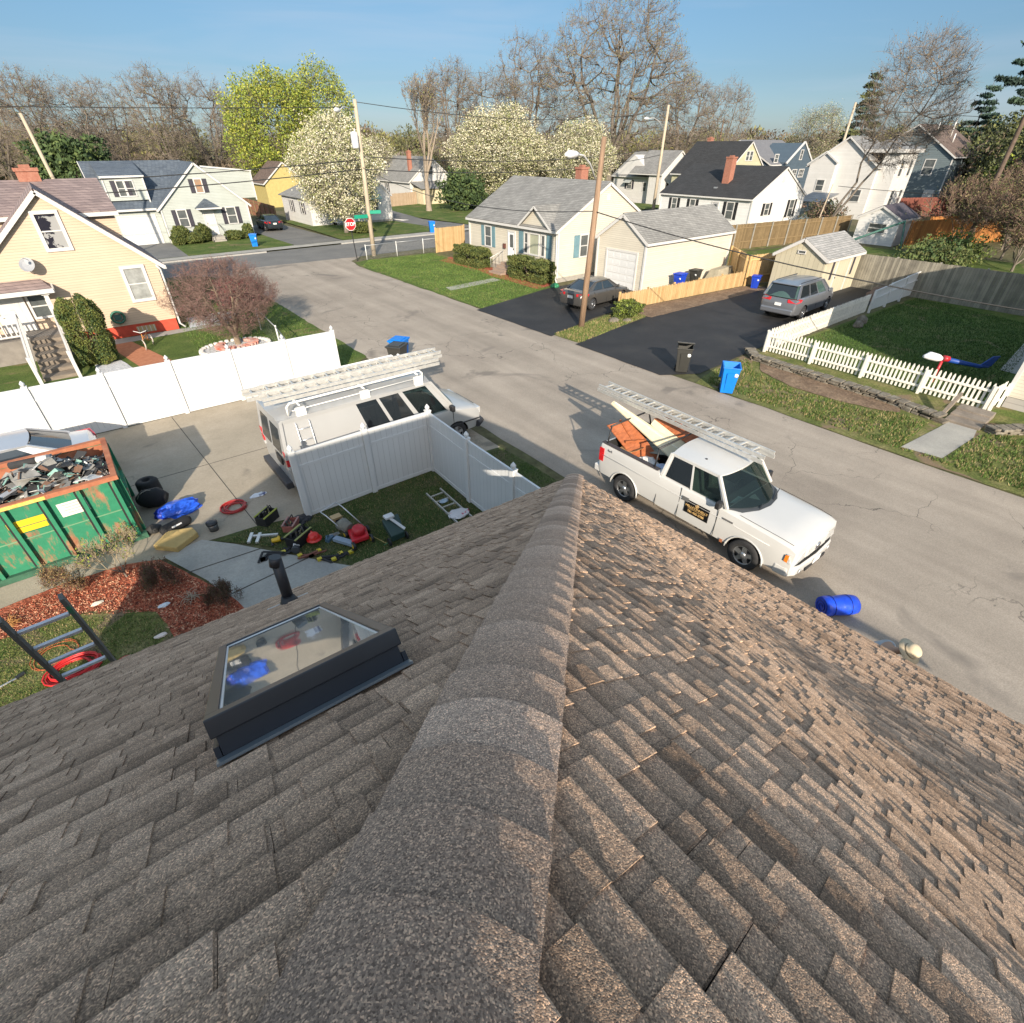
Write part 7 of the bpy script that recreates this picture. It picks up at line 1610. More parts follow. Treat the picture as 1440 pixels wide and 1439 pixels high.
# --- yellow green willow like tree ---
s_, t_ = crown_tree(111, 17.2, .4, fork=.1, limbs=6, cz=.54, rx=.44, rz=.46, counts=(50, 300, 2200), rads=(.07, .03, .015))
make_tree('maple_tree', 'broad yellow green tree in fresh leaf left of the transformer pole', 'tree', (34.5, 104.5, 0), s_, t_, lv=leaf_quads(t_, 34000, .3, .24, 11, 3), lm=yg)
s_, t_ = crown_tree(112, 19, .35, fork=.14, limbs=5, cz=.56, rx=.30, rz=.44, counts=(40, 220, 1500), rads=(.07, .03, .015))
make_tree('maple_tree', 'narrower taller yellow green tree closest to the transformer pole', 'tree', (43.2, 106, 0), s_, t_, lv=leaf_quads(t_, 17000, .3, .24, 12, 3), lm=yg)
# --- red twigged round tree in the tan house yard ---
s_, t_ = crown_tree(121, 3.6, .13, fork=.13, limbs=7, spread=.5, cz=.60, rx=.62, rz=.40, counts=(60, 400, 4200), rads=(.028, .014, .0065), minr=1, twl=.07, wig=.16)
t = make_tree('cherry_tree', 'low wide round tree with dense reddish twigs in the tan house yard', 'tree', (4.95, 26.8, 0), s_, t_, barkm=M('bark_cherry', (.22, .17, .12), .9, var=.3, scale=6), twm=M('twig_mauve', (.19, .12, .10), .9, var=.25, scale=1.5), split=.03, lv=leaf_quads(t_, 3500, .03, .035, 13, 3), lm=[twr, M('bud_pink', (.24, .10, .10), .8), twb])
# --- evergreens ---
def ellipsoid_plant(name, label, cat, loc, rx, ry, h, n, size, mats, seed, rough=.18, zc=.5, base_=.0, trunk=.06, group=None, flat=0., shell=.45, cr='foliage', square=0):
    """shrub: stem plus leaf faces spread through a lumpy volume"""
    rg = np.random.default_rng(seed); q = rg.normal(0, 1, (n, 3)); q /= np.linalg.norm(q, axis=1, keepdims=True)
    if square: q = np.sign(q) * np.abs(q) ** (1 - square); q /= np.max(np.abs(q), axis=1, keepdims=True) ** square
    lump = 1 + rough * (np.sin(q[:, 0] * 5 + seed) * np.cos(q[:, 1] * 4 + seed * 2) + .6 * np.sin(q[:, 2] * 9 + q[:, 0] * 7 + seed) + .35 * np.sin(q[:, 1] * 17 + q[:, 2] * 13))
    rad = (1 - shell * rg.random(n) ** 2) * lump; c = q * rad[:, None] * np.array([rx, ry, h / 2]) + np.array([0, 0, h / 2 + base_]); c[:, 2] = np.maximum(c[:, 2], .02)
    u = rg.normal(0, 1, (n, 3)); u /= np.linalg.norm(u, axis=1, keepdims=True); w = rg.normal(0, 1, (n, 3)); v = np.cross(u, w); v /= np.linalg.norm(v, axis=1, keepdims=True); s = rg.uniform(.6, 1.3, (n, 1)) * size
    V = np.stack([c - u * s * .65, c + v * s * .4, c + u * s * .65, c - v * s * .4], 1).reshape(-1, 3); cl = (np.sin(np.round(q[:, 0] * 4) * 12.9 + np.round(q[:, 2] * 5) * 78.2 + np.round(q[:, 1] * 4) * 37.7) * 43758.5) % 1; mi = np.minimum(len(mats) - 1, (cl * .6 * len(mats) + rg.uniform(0, .4 * len(mats), n)).astype(int))
    t = thing(name, label, cat, loc, 0, group, world=False); fast_mesh(cr, V, np.arange(4 * n).reshape(n, 4), mats, mi, t)
    if trunk:
        m = MB(); r_ = random.Random(seed)
        for i in range(5): a = r_.uniform(0, 6.28); m.tube([(0, 0, 0), (rx * .3 * math.cos(a), ry * .3 * math.sin(a), h * .35 + base_), (rx * .6 * math.cos(a), ry * .6 * math.sin(a), h * .62 + base_)], [trunk, trunk * .7, trunk * .3], 5)
        m.build('stem', barkb, t)
    return t
def conifer(name, label, loc, H, w, mats, seed, n=9000, size=.4, bare_=.1, irr=.3, lean=0, droop=.25, layers=16):
    rg = np.random.default_rng(seed); t = thing(name, label, 'tree', loc, 0, None, world=False); segs = []; P = []; r_ = random.Random(seed)
    segs.append((0, 0, -.2, lean * .5, 0, H * .5, H * .011, H * .009)); segs.append((lean * .5, 0, H * .5, lean, 0, H, H * .009, .02))
    for k in range(layers):
        f = bare_ + (1 - bare_) * k / layers; z = H * f
        for j in range(6):
            a = r_.uniform(0, 6.28); L = w * (1 - f) ** .75 * r_.uniform(1 - irr, 1 + irr) + .2; e = (lean * f + L * math.cos(a), L * math.sin(a), z - droop * L + r_.uniform(-.2, .2)); segs.append((lean * f, 0, z, *e, .05, .015))
            P.append((Vector((lean * f, 0, z)), Vector(e)))
    A = np.array([tuple(p[0]) for p in P]); B = np.array([tuple(p[1]) for p in P]); L = np.linalg.norm(B - A, axis=1); idx = rg.choice(len(P), n, p=L / L.sum()); f = rg.random((n, 1)) ** .6; c = A[idx] + (B - A)[idx] * (.15 + .9 * f) + rg.normal(0, size * .5, (n, 3)) * (1, 1, .5)
    u = rg.normal(0, 1, (n, 3)) + (B - A)[idx] * .4; u /= np.linalg.norm(u, axis=1, keepdims=True); v = np.cross(u, rg.normal(0, 1, (n, 3))); v /= np.linalg.norm(v, axis=1, keepdims=True); s = rg.uniform(.6, 1.3, (n, 1)) * size
    V = np.stack([c - u * s * .7, c + v * s * .25, c + u * s * .7, c - v * s * .25], 1).reshape(-1, 3); V2, F2 = seg_mesh(segs, 6); fast_mesh('trunk', V2, F2, [barkb], None, t); fast_mesh('crown', V, np.arange(4 * n).reshape(n, 4), mats, ((idx * 7 % 3) if len(mats) > 2 else idx % 2), t); return t
conifer('spruce_tree', 'narrow dark spruce behind the leaning bare tree', (110.6, 46.5, 0), 17.5, 3.4, oli[:2] + [pine_m[1]], 5, 7000, .55)
conifer('pine_tree', 'big dark blue green pine with ragged boughs at the top right edge', (60, 13.9, 0), 17.5, 3.7, pine_m, 6, 16000, .24, bare_=.58, irr=.55, droop=-.05, layers=13)
conifer('pine_tree', 'ragged dark pine lower down behind the big pine at the right edge', (120, 33.5, 0), 15.5, 5.5, pine_m, 7, 14000, .42, bare_=.15, irr=.5, droop=.05)
ellipsoid_plant('evergreen_tree', 'round dark evergreen tree behind the tan house chimney', 'tree', (6.0, 108, 0), 5.2, 5.0, 8.6, 12000, .42, ev, 14, trunk=.3, rough=.25)
for i, (lb, xy, rx, h, mt) in enumerate((('olive green bushy tree behind the slate house roof', (104, 22), 5.5, 11.5, oli), ('rounded olive tree right of the slate house', (92, 18.5), 4.8, 9.5, oli), ('bright green bush with yellow flowers in front of the pines', (80, 16.0), 3.4, 6.6, [yg[1], oli[0], yg[0]]), ('dark green bushy mass under the right hand pine', (72, 11), 3.4, 6.4, ev), ('brown green thicket tree left of the pines at the right', (76, 13.2), 4.0, 8.5, [oli[1], twb, oli[0]]), ('dark evergreen bush under the wide blossoming pear tree', (47.0, 70.5), 2.9, 4.6, ev), ('olive bush spreading in front of the orange fence', (55.0, 13.4), 2.2, 2.0, [oli[0], ev[2], yg[1]]), ('low green bush by the stockade fence below the orange fence', (50, 13.0), 2.3, 1.9, [ev[2], oli[0], ev[1]]), ('dark bush behind the shed roof and the grey shed', (66.5, 29), 2.0, 2.8, [twb, oli[1], twb]))):
    ellipsoid_plant('bushy_tree' if h > 5 else 'bush', lb, 'tree' if h > 5 else 'bush', (xy[0], xy[1], 0), rx, rx, h, int(900 * rx * h / 3) + 2500, .3 if h > 4 else .16, mt, 30 + i, rough=.3, trunk=.12, shell=.7)
# thicket trees with bare limbs on the right
for i, (lb, xy, H) in enumerate((('scrubby bare tree with pale stems behind the stockade fence at the right edge', (54.5, 9.2), 6.5), ('tangled bare tree rising behind the covered boat', (66, 12.6), 7.0), ('scrubby bare sapling beside the orange fence', (60, 11.2), 6.6), ('dense scrub tree in front of the leaning pine trunk', (57.6, 14.3), 6.2))):
    s_, t_ = bare(140 + i, H, first=5, first_ang=34, ang=32, levels=5, fork=.1, r0=.09, up=.06, twig=4, twl=.7, minr=.014, wob=.2); make_tree('scrub_tree', lb, 'tree', (xy[0], xy[1], 0), s_, t_, twm=twb, split=.03, lv=leaf_quads(t_, 3500, .25, .1, 15 + i, 3), lm=[bud[1], oli[0], bud[0]], rz=i)
# near shrubs
ellipsoid_plant('arborvitae', 'tall columnar evergreen shrub with a brown scorched patch beside the porch stairs', 'shrub', (-.35, 27.9, 0), .72, .68, 2.6, 42000, .05, [M('arb_green', (.09, .12, .02), .8, var=.3, scale=2), ev[1], M('arb_light', (.15, .17, .035), .8), M('arb_olive', (.10, .10, .03), .8)], 41, rough=.08, shell=.35, square=.35)
hedge_m = [M('hedge_dark', (.04, .06, .015), .8, var=.3, scale=2), M('hedge_green', (.08, .10, .02), .8), M('hedge_olive', (.12, .13, .035), .8)]
ellipsoid_plant('hedge', 'clipped hedge block left of the cream house steps', 'hedge', (24.7, 36.0, 0), .65, 1.85, 1.35, 16000, .09, hedge_m, 42, rough=.05, shell=.4, square=.5)
ellipsoid_plant('hedge', 'clipped hedge block right of the cream house steps', 'hedge', (24.75, 29.1, 0), .65, 2.0, 1.4, 17000, .09, hedge_m, 43, rough=.05, shell=.4, square=.5)
ellipsoid_plant('shrub', 'loose green shrub at the street end of the new pine picket fence', 'shrub', (22.9, 18.7, 0), .95, .6, .85, 9000, .075, [hedge_m[0], hedge_m[1], yg[1]], 44, rough=.22, shell=.6)
for i, (lb, xy, rx, h) in enumerate((('round clipped shrub left of the grey green house door', (9.3, 61.0), .75, 1.5), ('low box shrub below the left window of the grey green house', (10.2, 60.6), .9, .85), ('round shrub beside the front steps of the grey green house', (11.2, 61.0), .7, 1.5), ('low brownish shrub at the garage corner of the grey green house', (8.9, 60.3), .6, 1.1), ('low shrub right of the grey green house steps', (13.9, 61.0), .9, .8), ('small cone shrub at the right end of the grey green house', (15.2, 60.9), .5, 1.3), ('low dark shrub under the pear tree by the sidewalk', (25.6, 57.6), 1.3, 1.0))):
    ellipsoid_plant('shrub', lb, 'shrub', (xy[0], xy[1], .1), rx, rx, h, 3000, .13, hedge_m, 60 + i, rough=.08, trunk=.03, group='clipped shrubs by the grey green house')
ellipsoid_plant('shrub', 'dark reddish shrub behind the red twigged tree', 'shrub', (7.0, 33.8, 0), 1.3, 1.3, 1.6, 6000, .1, [twr, M('red_leaf', (.2, .04, .05), .8), twb], 70, rough=.2)
# barberry shrubs on the mulch bed
barb = [M('barberry_dark', (.05, .05, .02), .8), M('barberry_red', (.13, .05, .035), .8), M('barberry_green', (.08, .09, .025), .8)]
for i, (lb, xy, h, r_) in enumerate((('brownish green shrub at the sunny end of the red mulch bed', (-2.42, 11.75), .85, .36), ('dark reddish shrub in the middle of the red mulch bed', (-.85, 10.75), .75, .36), ('dark reddish shrub at the roof end of the red mulch bed', (.0, 9.35), .7, .34))):
    s_, t_ = bare(150 + i, h, first=8, first_ang=42, ang=30, levels=4, fork=.05, r0=.02, up=.15, twig=3, twl=.12, minr=.003, wob=.2); t = make_tree('barberry_shrub', lb, 'shrub', (xy[0], xy[1], .03), s_, t_, twm=twb, split=.01, lv=leaf_quads(t_, 3800, .02, .028, 20 + i, 3), lm=barb if i else [barb[2], M('barberry_tan', (.3, .2, .08), .8), barb[1]], cr='foliage'); t.scale = (r_ * 1.5, r_ * 1.5, 1)
s_, t_ = bare(160, 1.35, first=5, first_ang=36, ang=26, levels=4, fork=.25, r0=.022, up=.15, twig=3, twl=.18, minr=.004)
make_tree('sapling', 'thin young sapling with sparse pale green leaves in front of the dumpster', 'sapling', (-1.42, 11.55, .03), s_, t_, twm=M('twig_pale', (.35, .28, .18), .8), split=.012, lv=leaf_quads(t_, 420, .02, .035, 21, 3), lm=yg, cr='foliage')
for i, (lb, xy) in enumerate((('dry pale perennial clump in the shaded mulch', (-.45, 10.0)), ('dry orange stalk clump at the left end of the mulch bed', (-3.4, 11.4)))):
    m = MB(); r_ = random.Random(i + 3)
    for k in range(40): a = r_.uniform(0, 6.28); l_ = r_.uniform(.08, .22); x, y = xy[0] + r_.gauss(0, .06), xy[1] + r_.gauss(0, .06); m.tube([(x, y, .03), (x + l_ * .5 * math.cos(a), y + l_ * .5 * math.sin(a), .03 + l_ * .5), (x + l_ * math.cos(a), y + l_ * math.sin(a), .04 + l_ * .35)], [.007, .006, .003], 4)
    m.build('dry_plant', M('dry_stalk', (.4, .32, .24), .9) if i == 0 else M('dry_stalk_orange', (.5, .25, .08), .9), label=lb, cat='plant')
# --- far woods: one mass ---
def far_wood(name, label, n, dr, az, hr, mats, seed, per=420, size=1.0, wr_=(4, 8)):
    rg = np.random.default_rng(seed); Vs, Ms = [], []
    for i in range(n):
        a = R(51.5 - rg.uniform(*az)); D = rg.uniform(*dr); x, y = D * math.cos(a), D * math.sin(a); h = rg.uniform(*hr); w = rg.uniform(*wr_); q = rg.normal(0, 1, (per, 3)); q /= np.linalg.norm(q, axis=1, keepdims=True); rad = .55 + .5 * rg.random(per)
        c = q * rad[:, None] * np.array([w, w, h * .42]) + np.array([x, y, h * .56]); u = rg.normal(0, 1, (per, 3)); u[:, 2] += 1.2; u /= np.linalg.norm(u, axis=1, keepdims=True); v = np.cross(u, rg.normal(0, 1, (per, 3))); v /= np.linalg.norm(v, axis=1, keepdims=True); s = rg.uniform(.5, 1.4, (per, 1)) * size
        Vs.append(np.stack([c - u * s * .8, c + v * s * .3, c + u * s * .8, c - v * s * .3], 1).reshape(-1, 3)); Ms.append(np.full(per, rg.integers(0, len(mats))) if rg.random() < .7 else rg.integers(0, len(mats), per))
    V = np.concatenate(Vs); F = np.arange(len(V)).reshape(-1, 4); fast_mesh(name, V, F, mats, np.concatenate(Ms), None, label, 'stuff')
fwm = [M('wood_brown', (.13, .10, .07), .9), M('wood_olive', (.11, .115, .05), .9), M('wood_grey', (.16, .135, .11), .9), M('wood_gold', (.2, .19, .06), .9)]
far_wood('far_woods', 'distant brown and olive woods closing the horizon', 300, (190, 330), (-50, 62), (9, 14), fwm, 1, 800, .62)
far_wood('far_woods', 'nearer brown scrub woods behind the houses', 150, (140, 185), (-46, 30), (4, 7), fwm[:3], 2, 700, .5, (3, 6))
far_wood('far_woods', 'greenish thicket covering the slope at the right', 60, (88, 150), (36, 60), (5, 10), [oli[1], oli[0], fwm[0], fwm[1]], 3, 700, .5, (2.5, 5))

# =====================================================================
# STREET FURNITURE, BINS, WIRES
# =====================================================================
pole_m = M('pole_wood', (.26, .17, .11), .85, var=.3, scale=2, stretch=(6, 6, .5), bump=.5, bscale=10); polep = M('pole_wood_pale', (.42, .35, .26), .85, var=.2, scale=2, stretch=(6, 6, .5)); galv = M('lamp_grey', (.5, .5, .5), .5, metal=.3)
def pole(label, b, top, r0=.17, mat=None, lamp=None, cross=None, can=None, name='utility_pole'):
    t = thing(name, label, 'utility pole', (*b, 0)); m = MB(); B, T_ = Vector((*b, -.1)), Vector(top); m.tube([B, B.lerp(T_, .5), T_], [r0, r0 * .85, r0 * .68], 10); m.build('pole', mat or pole_m, t)
    if lamp:
        a, e = Vector(lamp[0]), Vector(lamp[1]); d_ = (e - a); m = MB(); m.tube([a, a + d_ * .35 + Vector((0, 0, d_.length * .16)), a + d_ * .7 + Vector((0, 0, d_.length * .14)), e], .035, 8); ar = m.build('lamp_arm', galv, t)
        h_ = Vector((d_.x, d_.y, 0)).normalized(); m = MB(); m.tube([e - h_ * .1, e + h_ * .1, e + h_ * .5, e + h_ * .75], [.05, .12, .15, .05], 10); m.build('lamp_head', M('lamp_head', (.62, .63, .64), .4), ar)
    if cross:
        m = MB(); c, w_, ax = cross; m.bar((c[0] - ax[0] * w_, c[1] - ax[1] * w_, c[2]), (c[0] + ax[0] * w_, c[1] + ax[1] * w_, c[2]), .1, .12); m.build('crossarm', mat or pole_m, t)
    if can:
        m = MB(); m.lathe([(.02, 0), (.24, .02), (.26, .08), (.26, .95), (.2, 1.02), (.02, 1.06)], can, 16); m.cyl((can[0] + .1, can[1], can[2] + 1.0), (can[0] + .1, can[1], can[2] + 1.22), .04, 8); m.build('transformer', M('transformer_grey', (.55, .56, .57), .4), t)
    return t
PA = pole('pale wooden utility pole with a transformer can at the street corner', (20.6, 44.6), (20.9, 44.8, 10.35), .19, polep, lamp=((20.5, 44.5, 9.4), (18.9, 43.2, 9.6)), can=(20.25, 44.35, 7.4))
PB = pole('brown wooden utility pole with a street light beside the grey sedan', (19.55, 18.87), (19.95, 18.75, 7.9), .16, None, lamp=((19.75, 18.85, 6.35), (18.35, 18.7, 7.3)))
PC = pole('tall pale utility pole with a street light left of the black roofed white house', (65.7, 51.5), (65.9, 51.5, 11.7), .22, polep, lamp=((65.6, 51.5, 9.2), (62.9, 51.9, 10.3)))
PD = pole('leaning utility pole behind the tan house roof at the far left', (1.8, 52.5), (1.2, 52.6, 9.3), .15, polep)
PE = pole('pale pole standing behind the white two storey house', (104, 46), (104.4, 46, 13), .24, polep)
PF = pole('distant utility pole with a crossarm behind the dark roofs', (140, 92), (140, 92, 13), .25, None, cross=((140, 92, 12.4), 1.6, (.6, -.8)))
PG = pole('thin leaning pole carrying a box in front of the white two storey house', (61.5, 27.4), (62.2, 27.2, 4.5), .07, polep)
wm = M('wire_black', (.03, .03, .03), .6)
def wire_(label, a, b_, sag=.4, r=.012, n=14):
    A, B = Vector(a), Vector(b_); m = MB(); m.tube([A.lerp(B, i / n) - Vector((0, 0, sag * 4 * (i / n) * (1 - i / n))) for i in range(n + 1)], r, 4); m.build('overhead_wire', wm, label=label, cat='wire')
wire_('thick service wire from the brown pole to the cream house at the right edge', (19.75, 18.8, 5.15), (25.2, 1.7, 3.0), .35, .022)
wire_('service wire from the corner pole over the cream house front to the brown pole', (20.7, 44.6, 6.2), (19.75, 18.85, 5.15), .9, .018)
wire_('top power wire running left from the corner pole along the side street', (20.8, 44.7, 9.9), (-50, 46, 10.2), .8, .02)
wire_('top power wire running right from the corner pole to the tall pale pole', (20.9, 44.8, 10.2), (65.9, 51.5, 11.2), 1.0, .022)
wire_('middle cable running right from the corner pole above the far driveway', (20.7, 44.7, 6.9), (65.8, 51.5, 7.4), .8, .03)
wire_('lower cable running right from the corner pole above the far driveway', (20.7, 44.7, 6.1), (65.8, 51.5, 6.6), .9, .03)
wire_('middle cable crossing the grey green house front to the left', (20.6, 44.6, 6.7), (-50, 45.5, 7.6), 1.4, .03)
wire_('lower cable crossing the grey green house front to the left', (20.6, 44.6, 6.1), (-50, 45.5, 6.9), 1.5, .03)
wire_('far wire running from the tall pale pole behind the black roofs to the right', (65.9, 51.5, 11.2), (140, 92, 12.4), 1.5, .03)
wire_('wire running right from the pale pole behind the two storey house', (104, 46, 12.2), (240, 0, 14), 1.5, .04)
wire_('low wire between the stockade fence and the orange fence', (63, 27, 4.3), (62, -2, 4.6), .4, .022)
# stop sign and street name signs
t = thing('stop_sign', 'red octagonal stop sign on a dark leaning post at the corner lawn', 'stop sign', (18.54, 43.35, 0))
m = MB(); m.bar((18.54, 43.38, 0), (18.35, 43.3, 2.85), .05, .05); m.build('post', darkmetal, t)
def octa(cx, cz, r_, y0_, y1_, m): m.prism([(cx + r_ * math.cos(R(22.5 + 45 * i)), y0_, cz + r_ * math.sin(R(22.5 + 45 * i))) for i in range(8)], (0, y1_ - y0_, 0))
m = MB(); octa(18.35, 2.62, .46, 43.20, 43.22, m); sg = m.build('sign_border', M('sign_white', (.75, .75, .75), .4, var=.03), t)
m = MB(); octa(18.35, 2.62, .425, 43.19, 43.197, m); m.build('sign_face', M('sign_red', (.55, .015, .02), .4, var=.05), sg)
text_mesh('STOP', .33, MC['sign_white'], sg, face_mtx(Vector((18.35, 43.187, 2.62)) - Vector((18.54, 43.35, 0)), (1, 0, 0), (0, 0, 1)), bold=.008)
t = thing('street_name_sign', 'green street name sign pointing left on the corner pole', 'street sign', (20.3, 44.3, 2.9)); gsm = M('sign_green', (.01, .25, .16), .4)
m = MB(); m.box(19.2, 20.35, 44.2, 44.23, 2.85, 3.1); m.build('plate', gsm, t)
t = thing('street_name_sign', 'green street name sign pointing right on the corner pole', 'street sign', (20.8, 44.3, 3.1))
m = MB(); m.prism([(20.55, 44.2, 3.12), (21.4, 43.9, 3.12), (21.4, 43.9, 3.36), (20.55, 44.2, 3.36)], (.01, .03, 0)); m.build('plate', gsm, t)
# ---- wheeled bins ----
def bin_(label, x, y, rz, col, name, lid='closed', lidcol=None, h=1.02, group=None, full=None):
    bm_ = M(name + '_body', col, .5, var=.08, scale=3); lm_ = M(name + '_lid', lidcol or col, .45, var=.06, scale=3); t = thing('wheeled_bin', label, 'wheeled bin', (x, y, 0), R(rz), group=group, world=False)
    z0, w0, d0, w1, d1 = .05, .22, .20, .29, .33; m = MB()
    def ring(w, d_, z, s=0): return [(-d_ + s, -w, z), (d_ + s, -w, z), (d_ + s, w, z), (-d_ + s, w, z)]
    prof = [ring(w0, d0, z0), ring(w1, d1, h), ring(w1 + .03, d1 + .03, h), ring(w1 + .03, d1 + .03, h + .035), ring(w1 - .02, d1 - .02, h + .035), ring(w0 - .02, d0 - .02, z0 + .06)]
    vs = [p for r_ in prof for p in r_]; fs = [(0, 3, 2, 1), (20, 21, 22, 23)]
    for i in range(5): fs += [(i * 4 + j, i * 4 + (j + 1) % 4, (i + 1) * 4 + (j + 1) % 4, (i + 1) * 4 + j) for j in range(4)]
    m.add(vs, fs); b_ = m.build('body', bm_, t, bevel=.015)
    m = MB(); m.prism([(.21, -.1, .15), (.21, .1, .15), (.34, .13, .85), (.34, -.13, .85)], (.02, 0, 0)); m.build('front_rib', bm_, t)
    for s in (-1, 1): m = MB(); m.cyl((-.25, s * .2, .12), (-.25, s * .27, .12), .12, 14); m.build('wheel', rubber, t)
    m = MB(); m.tube([(-d1 - .02, -.2, h - .02), (-d1 - .1, -.2, h), (-d1 - .1, .2, h), (-d1 - .02, .2, h - .02)], .018, 6); m.build('handle', bm_, t)
    m = MB()
    if lid == 'closed': m.prism([(-d1 - .05, -w1 - .04, h + .04), (d1 + .07, -w1 - .04, h + .04), (d1 + .07, w1 + .04, h + .04), (-d1 - .05, w1 + .04, h + .04)], (0, 0, .05)); m.prism([(-d1 + .05, -w1 + .06, h + .09), (d1 - .05, -w1 + .06, h + .09), (d1 - .05, w1 - .06, h + .09), (-d1 + .05, w1 - .06, h + .09)], (0, 0, .03))
    elif lid == 'ajar': m.prism([(-d1 - .05, -w1 - .04, h + .04), (d1 + .05, -w1 - .04, h + .24), (d1 + .05, w1 + .04, h + .24), (-d1 - .05, w1 + .04, h + .04)], (0, 0, .04))
    else: m.prism([(-d1 - .08, -w1 - .03, h + .03), (-d1 - .16, -w1 - .03, h - .62), (-d1 - .16, w1 + .03, h - .62), (-d1 - .08, w1 + .03, h + .03)], (-.035, 0, 0))
    m.build('lid', lm_, t, bevel=.01)
    m = MB(); m.lathe([(.001, 0), (.075, 0), (.075, .006), (.001, .006)], (.305, .185, .78), 16, axis='x'); m.v = [(a + (c - .78) * .12 + .012, b2, c) for a, b2, c in m.v]; m.build('logo', M('bin_logo', (.65, .68, .7), .5, var=.35, scale=40, sharp=(.45, .55)), t)
    return t
bk, bb_ = (.035, .035, .032), (.0, .17, .62)
bin_('bright blue open recycling bin standing on the verge by the wide driveway', 17.75, 9.35, 215, bb_, 'blue_bin', 'open')
bin_('black wheeled bin at the mouth of the wide black driveway', 18.25, 11.75, 215, bk, 'black_bin', 'ajar')
bin_('black wheeled bin in front of the blue lidded pair on the street behind the van', 9.2, 19.0, 215, bk, 'black_bin')
bin_('blue wheeled bin standing behind the black bin across from the van', 9.62, 19.62, 215, bb_, 'blue_bin')
bin_('blue wheeled bin on the sidewalk in front of the grey green house', 14.1, 55.3, 250, bb_, 'blue_bin')
bin_('blue wheeled bin at the far driveway mouth left of the pine fence panel', 31.6, 53.3, 250, (.01, .22, .55), 'blue_bin')
t = bin_('dark blue recycling bin squeezed between the pine fence and the garden shed', 34.6, 18.1, 200, (.01, .05, .45), 'navy_bin'); t.scale = (.85, .85, .7)
t = bin_('blue wheeled bin lying low behind the new picket fence beside the garage', 30.6, 21.1, 185, (.01, .12, .5), 'navy_bin'); t.scale = (1, 1, .85)
t = bin_('black wheeled bin behind the new picket fence beside the garage', 32.4, 21.2, 185, bk, 'black_bin'); t.scale = (1, 1, .85)
t = thing('tarp_covered_pile', 'grey brown covered pile behind the picket fence at the garage corner', 'pile', (35, 21)+(0,)); ORG[t.name] = Vector((35, 21, 0))
m = MB(); m.add([(34.1, 20.6, 0), (36.1, 20.5, 0), (36.2, 21.5, 0), (34.1, 21.6, 0), (34.4, 20.8, .75), (35.9, 20.7, .85), (35.9, 21.3, .8), (34.4, 21.4, .7)], [(0, 1, 5, 4), (1, 2, 6, 5), (2, 3, 7, 6), (3, 0, 4, 7), (4, 5, 6, 7)]); m.build('tarp', M('tarp_khaki', (.3, .27, .2), .7, var=.2, bump=.5, bscale=5), t)
# ---- things around the driveway ----
tb = M('tarp_blue', (.01, .06, .55), .35, var=.25, scale=5, bump=.4, bscale=12)
t = thing('blue_tarp_roll', 'rolled blue tarp tied at the street edge in front of the pickup', 'tarp roll', (9.45, 1.65, 0)); a, b_ = Vector((9.22, 1.78, .2)), Vector((9.78, 1.40, .2)); m = MB(); m.tube([a.lerp(b_, i / 8) for i in range(9)], [.19, .205, .2, .19, .2, .205, .2, .2, .185], 16); m.build('roll', tb, t)
m = MB(); d_ = (b_ - a).normalized(); u_ = Vector((0, 0, 1)); v_ = d_.cross(u_); m.tube([a - d_ * .008 + (u_ * math.cos(k * .55) + v_ * math.sin(k * .55)) * (.175 - k * .0055) for k in range(26)], .008, 5); m.build('fold_edge', M('tarp_navy', (.005, .02, .22), .5), t)
for f in (.25, .75): m = MB(); c = a.lerp(b_, f); m.tube([c + (u_ * math.cos(k * .5236) + v_ * math.sin(k * .5236)) * .208 for k in range(12)], .006, 5, closed=True); m.build('cord', MC['tarp_navy'], t)
crumple('blue_tarp', 'crumpled bright blue tarp bundle on the concrete beside the dumpster', 'tarp', (.02, 13.55, .0), .36, None, mat=M('tarp_bundle', (.02, .10, .62), .3, var=.4, scale=5), sc=(1.25, .8, .6), seed=8, amp=.5)
crumple('blue_tarp', 'small dark blue tarp lump tucked between the felt rolls and the blue bundle', 'tarp', (-.33, 13.62, 0), .24, None, mat=M('tarp_bundle_dark', (.01, .03, .3), .4), sc=(.9, .8, .7), seed=9, amp=.5)
t = thing('felt_roll', 'thick upright black roll of roofing felt beside the dumpster, the rear one', 'roll', (-.42, 14.95, 0)); m = MB(); m.lathe([(.24, 0), (.27, .1), (.26, .42), (.22, .46), (.1, .47), (.09, .4)], (-.42, 14.9, 0), 18); m.build('roll', M('felt_black', (.014, .014, .016), .8, bump=.4, bscale=8), t)
t = thing('black_bag', 'big black tool bag with a pale strap leaning on the felt roll by the dumpster', 'bag', (-.45, 14.2, 0)); m = MB(); m.tube([(-.72, 14.35, .2), (-.6, 14.3, .25), (-.3, 14.2, .26), (-.15, 14.12, .2)], [.15, .24, .25, .14], 12); m.build('bag', MC['felt_black'], t); m = MB(); m.tube([(-.5 + .26 * math.sin(k * .4), 14.22 - .02 * k * 0, .25 + .26 * math.cos(k * .4)) for k in range(-3, 4)], .012, 5); m.build('strap', M('strap_grey', (.3, .28, .25), .8), t)
t = thing('duffel_bag', 'long black duffel bag with white lettering at the dumpster corner', 'bag', (-.2, 12.75, 0)); m = MB(); m.tube([(-.55, 12.68, .12), (-.48, 12.68, .14), (.05, 12.86, .14), (.12, 12.88, .12)], [.07, .13, .13, .07], 12); m.build('bag', MC['felt_black'], t); m = MB(); m.bar((-.3, 12.60, .21), (-.08, 12.67, .21), .004, .035, up=(0, .6, .8)); m.build('print', M('print_white', (.6, .6, .6), .6), t)
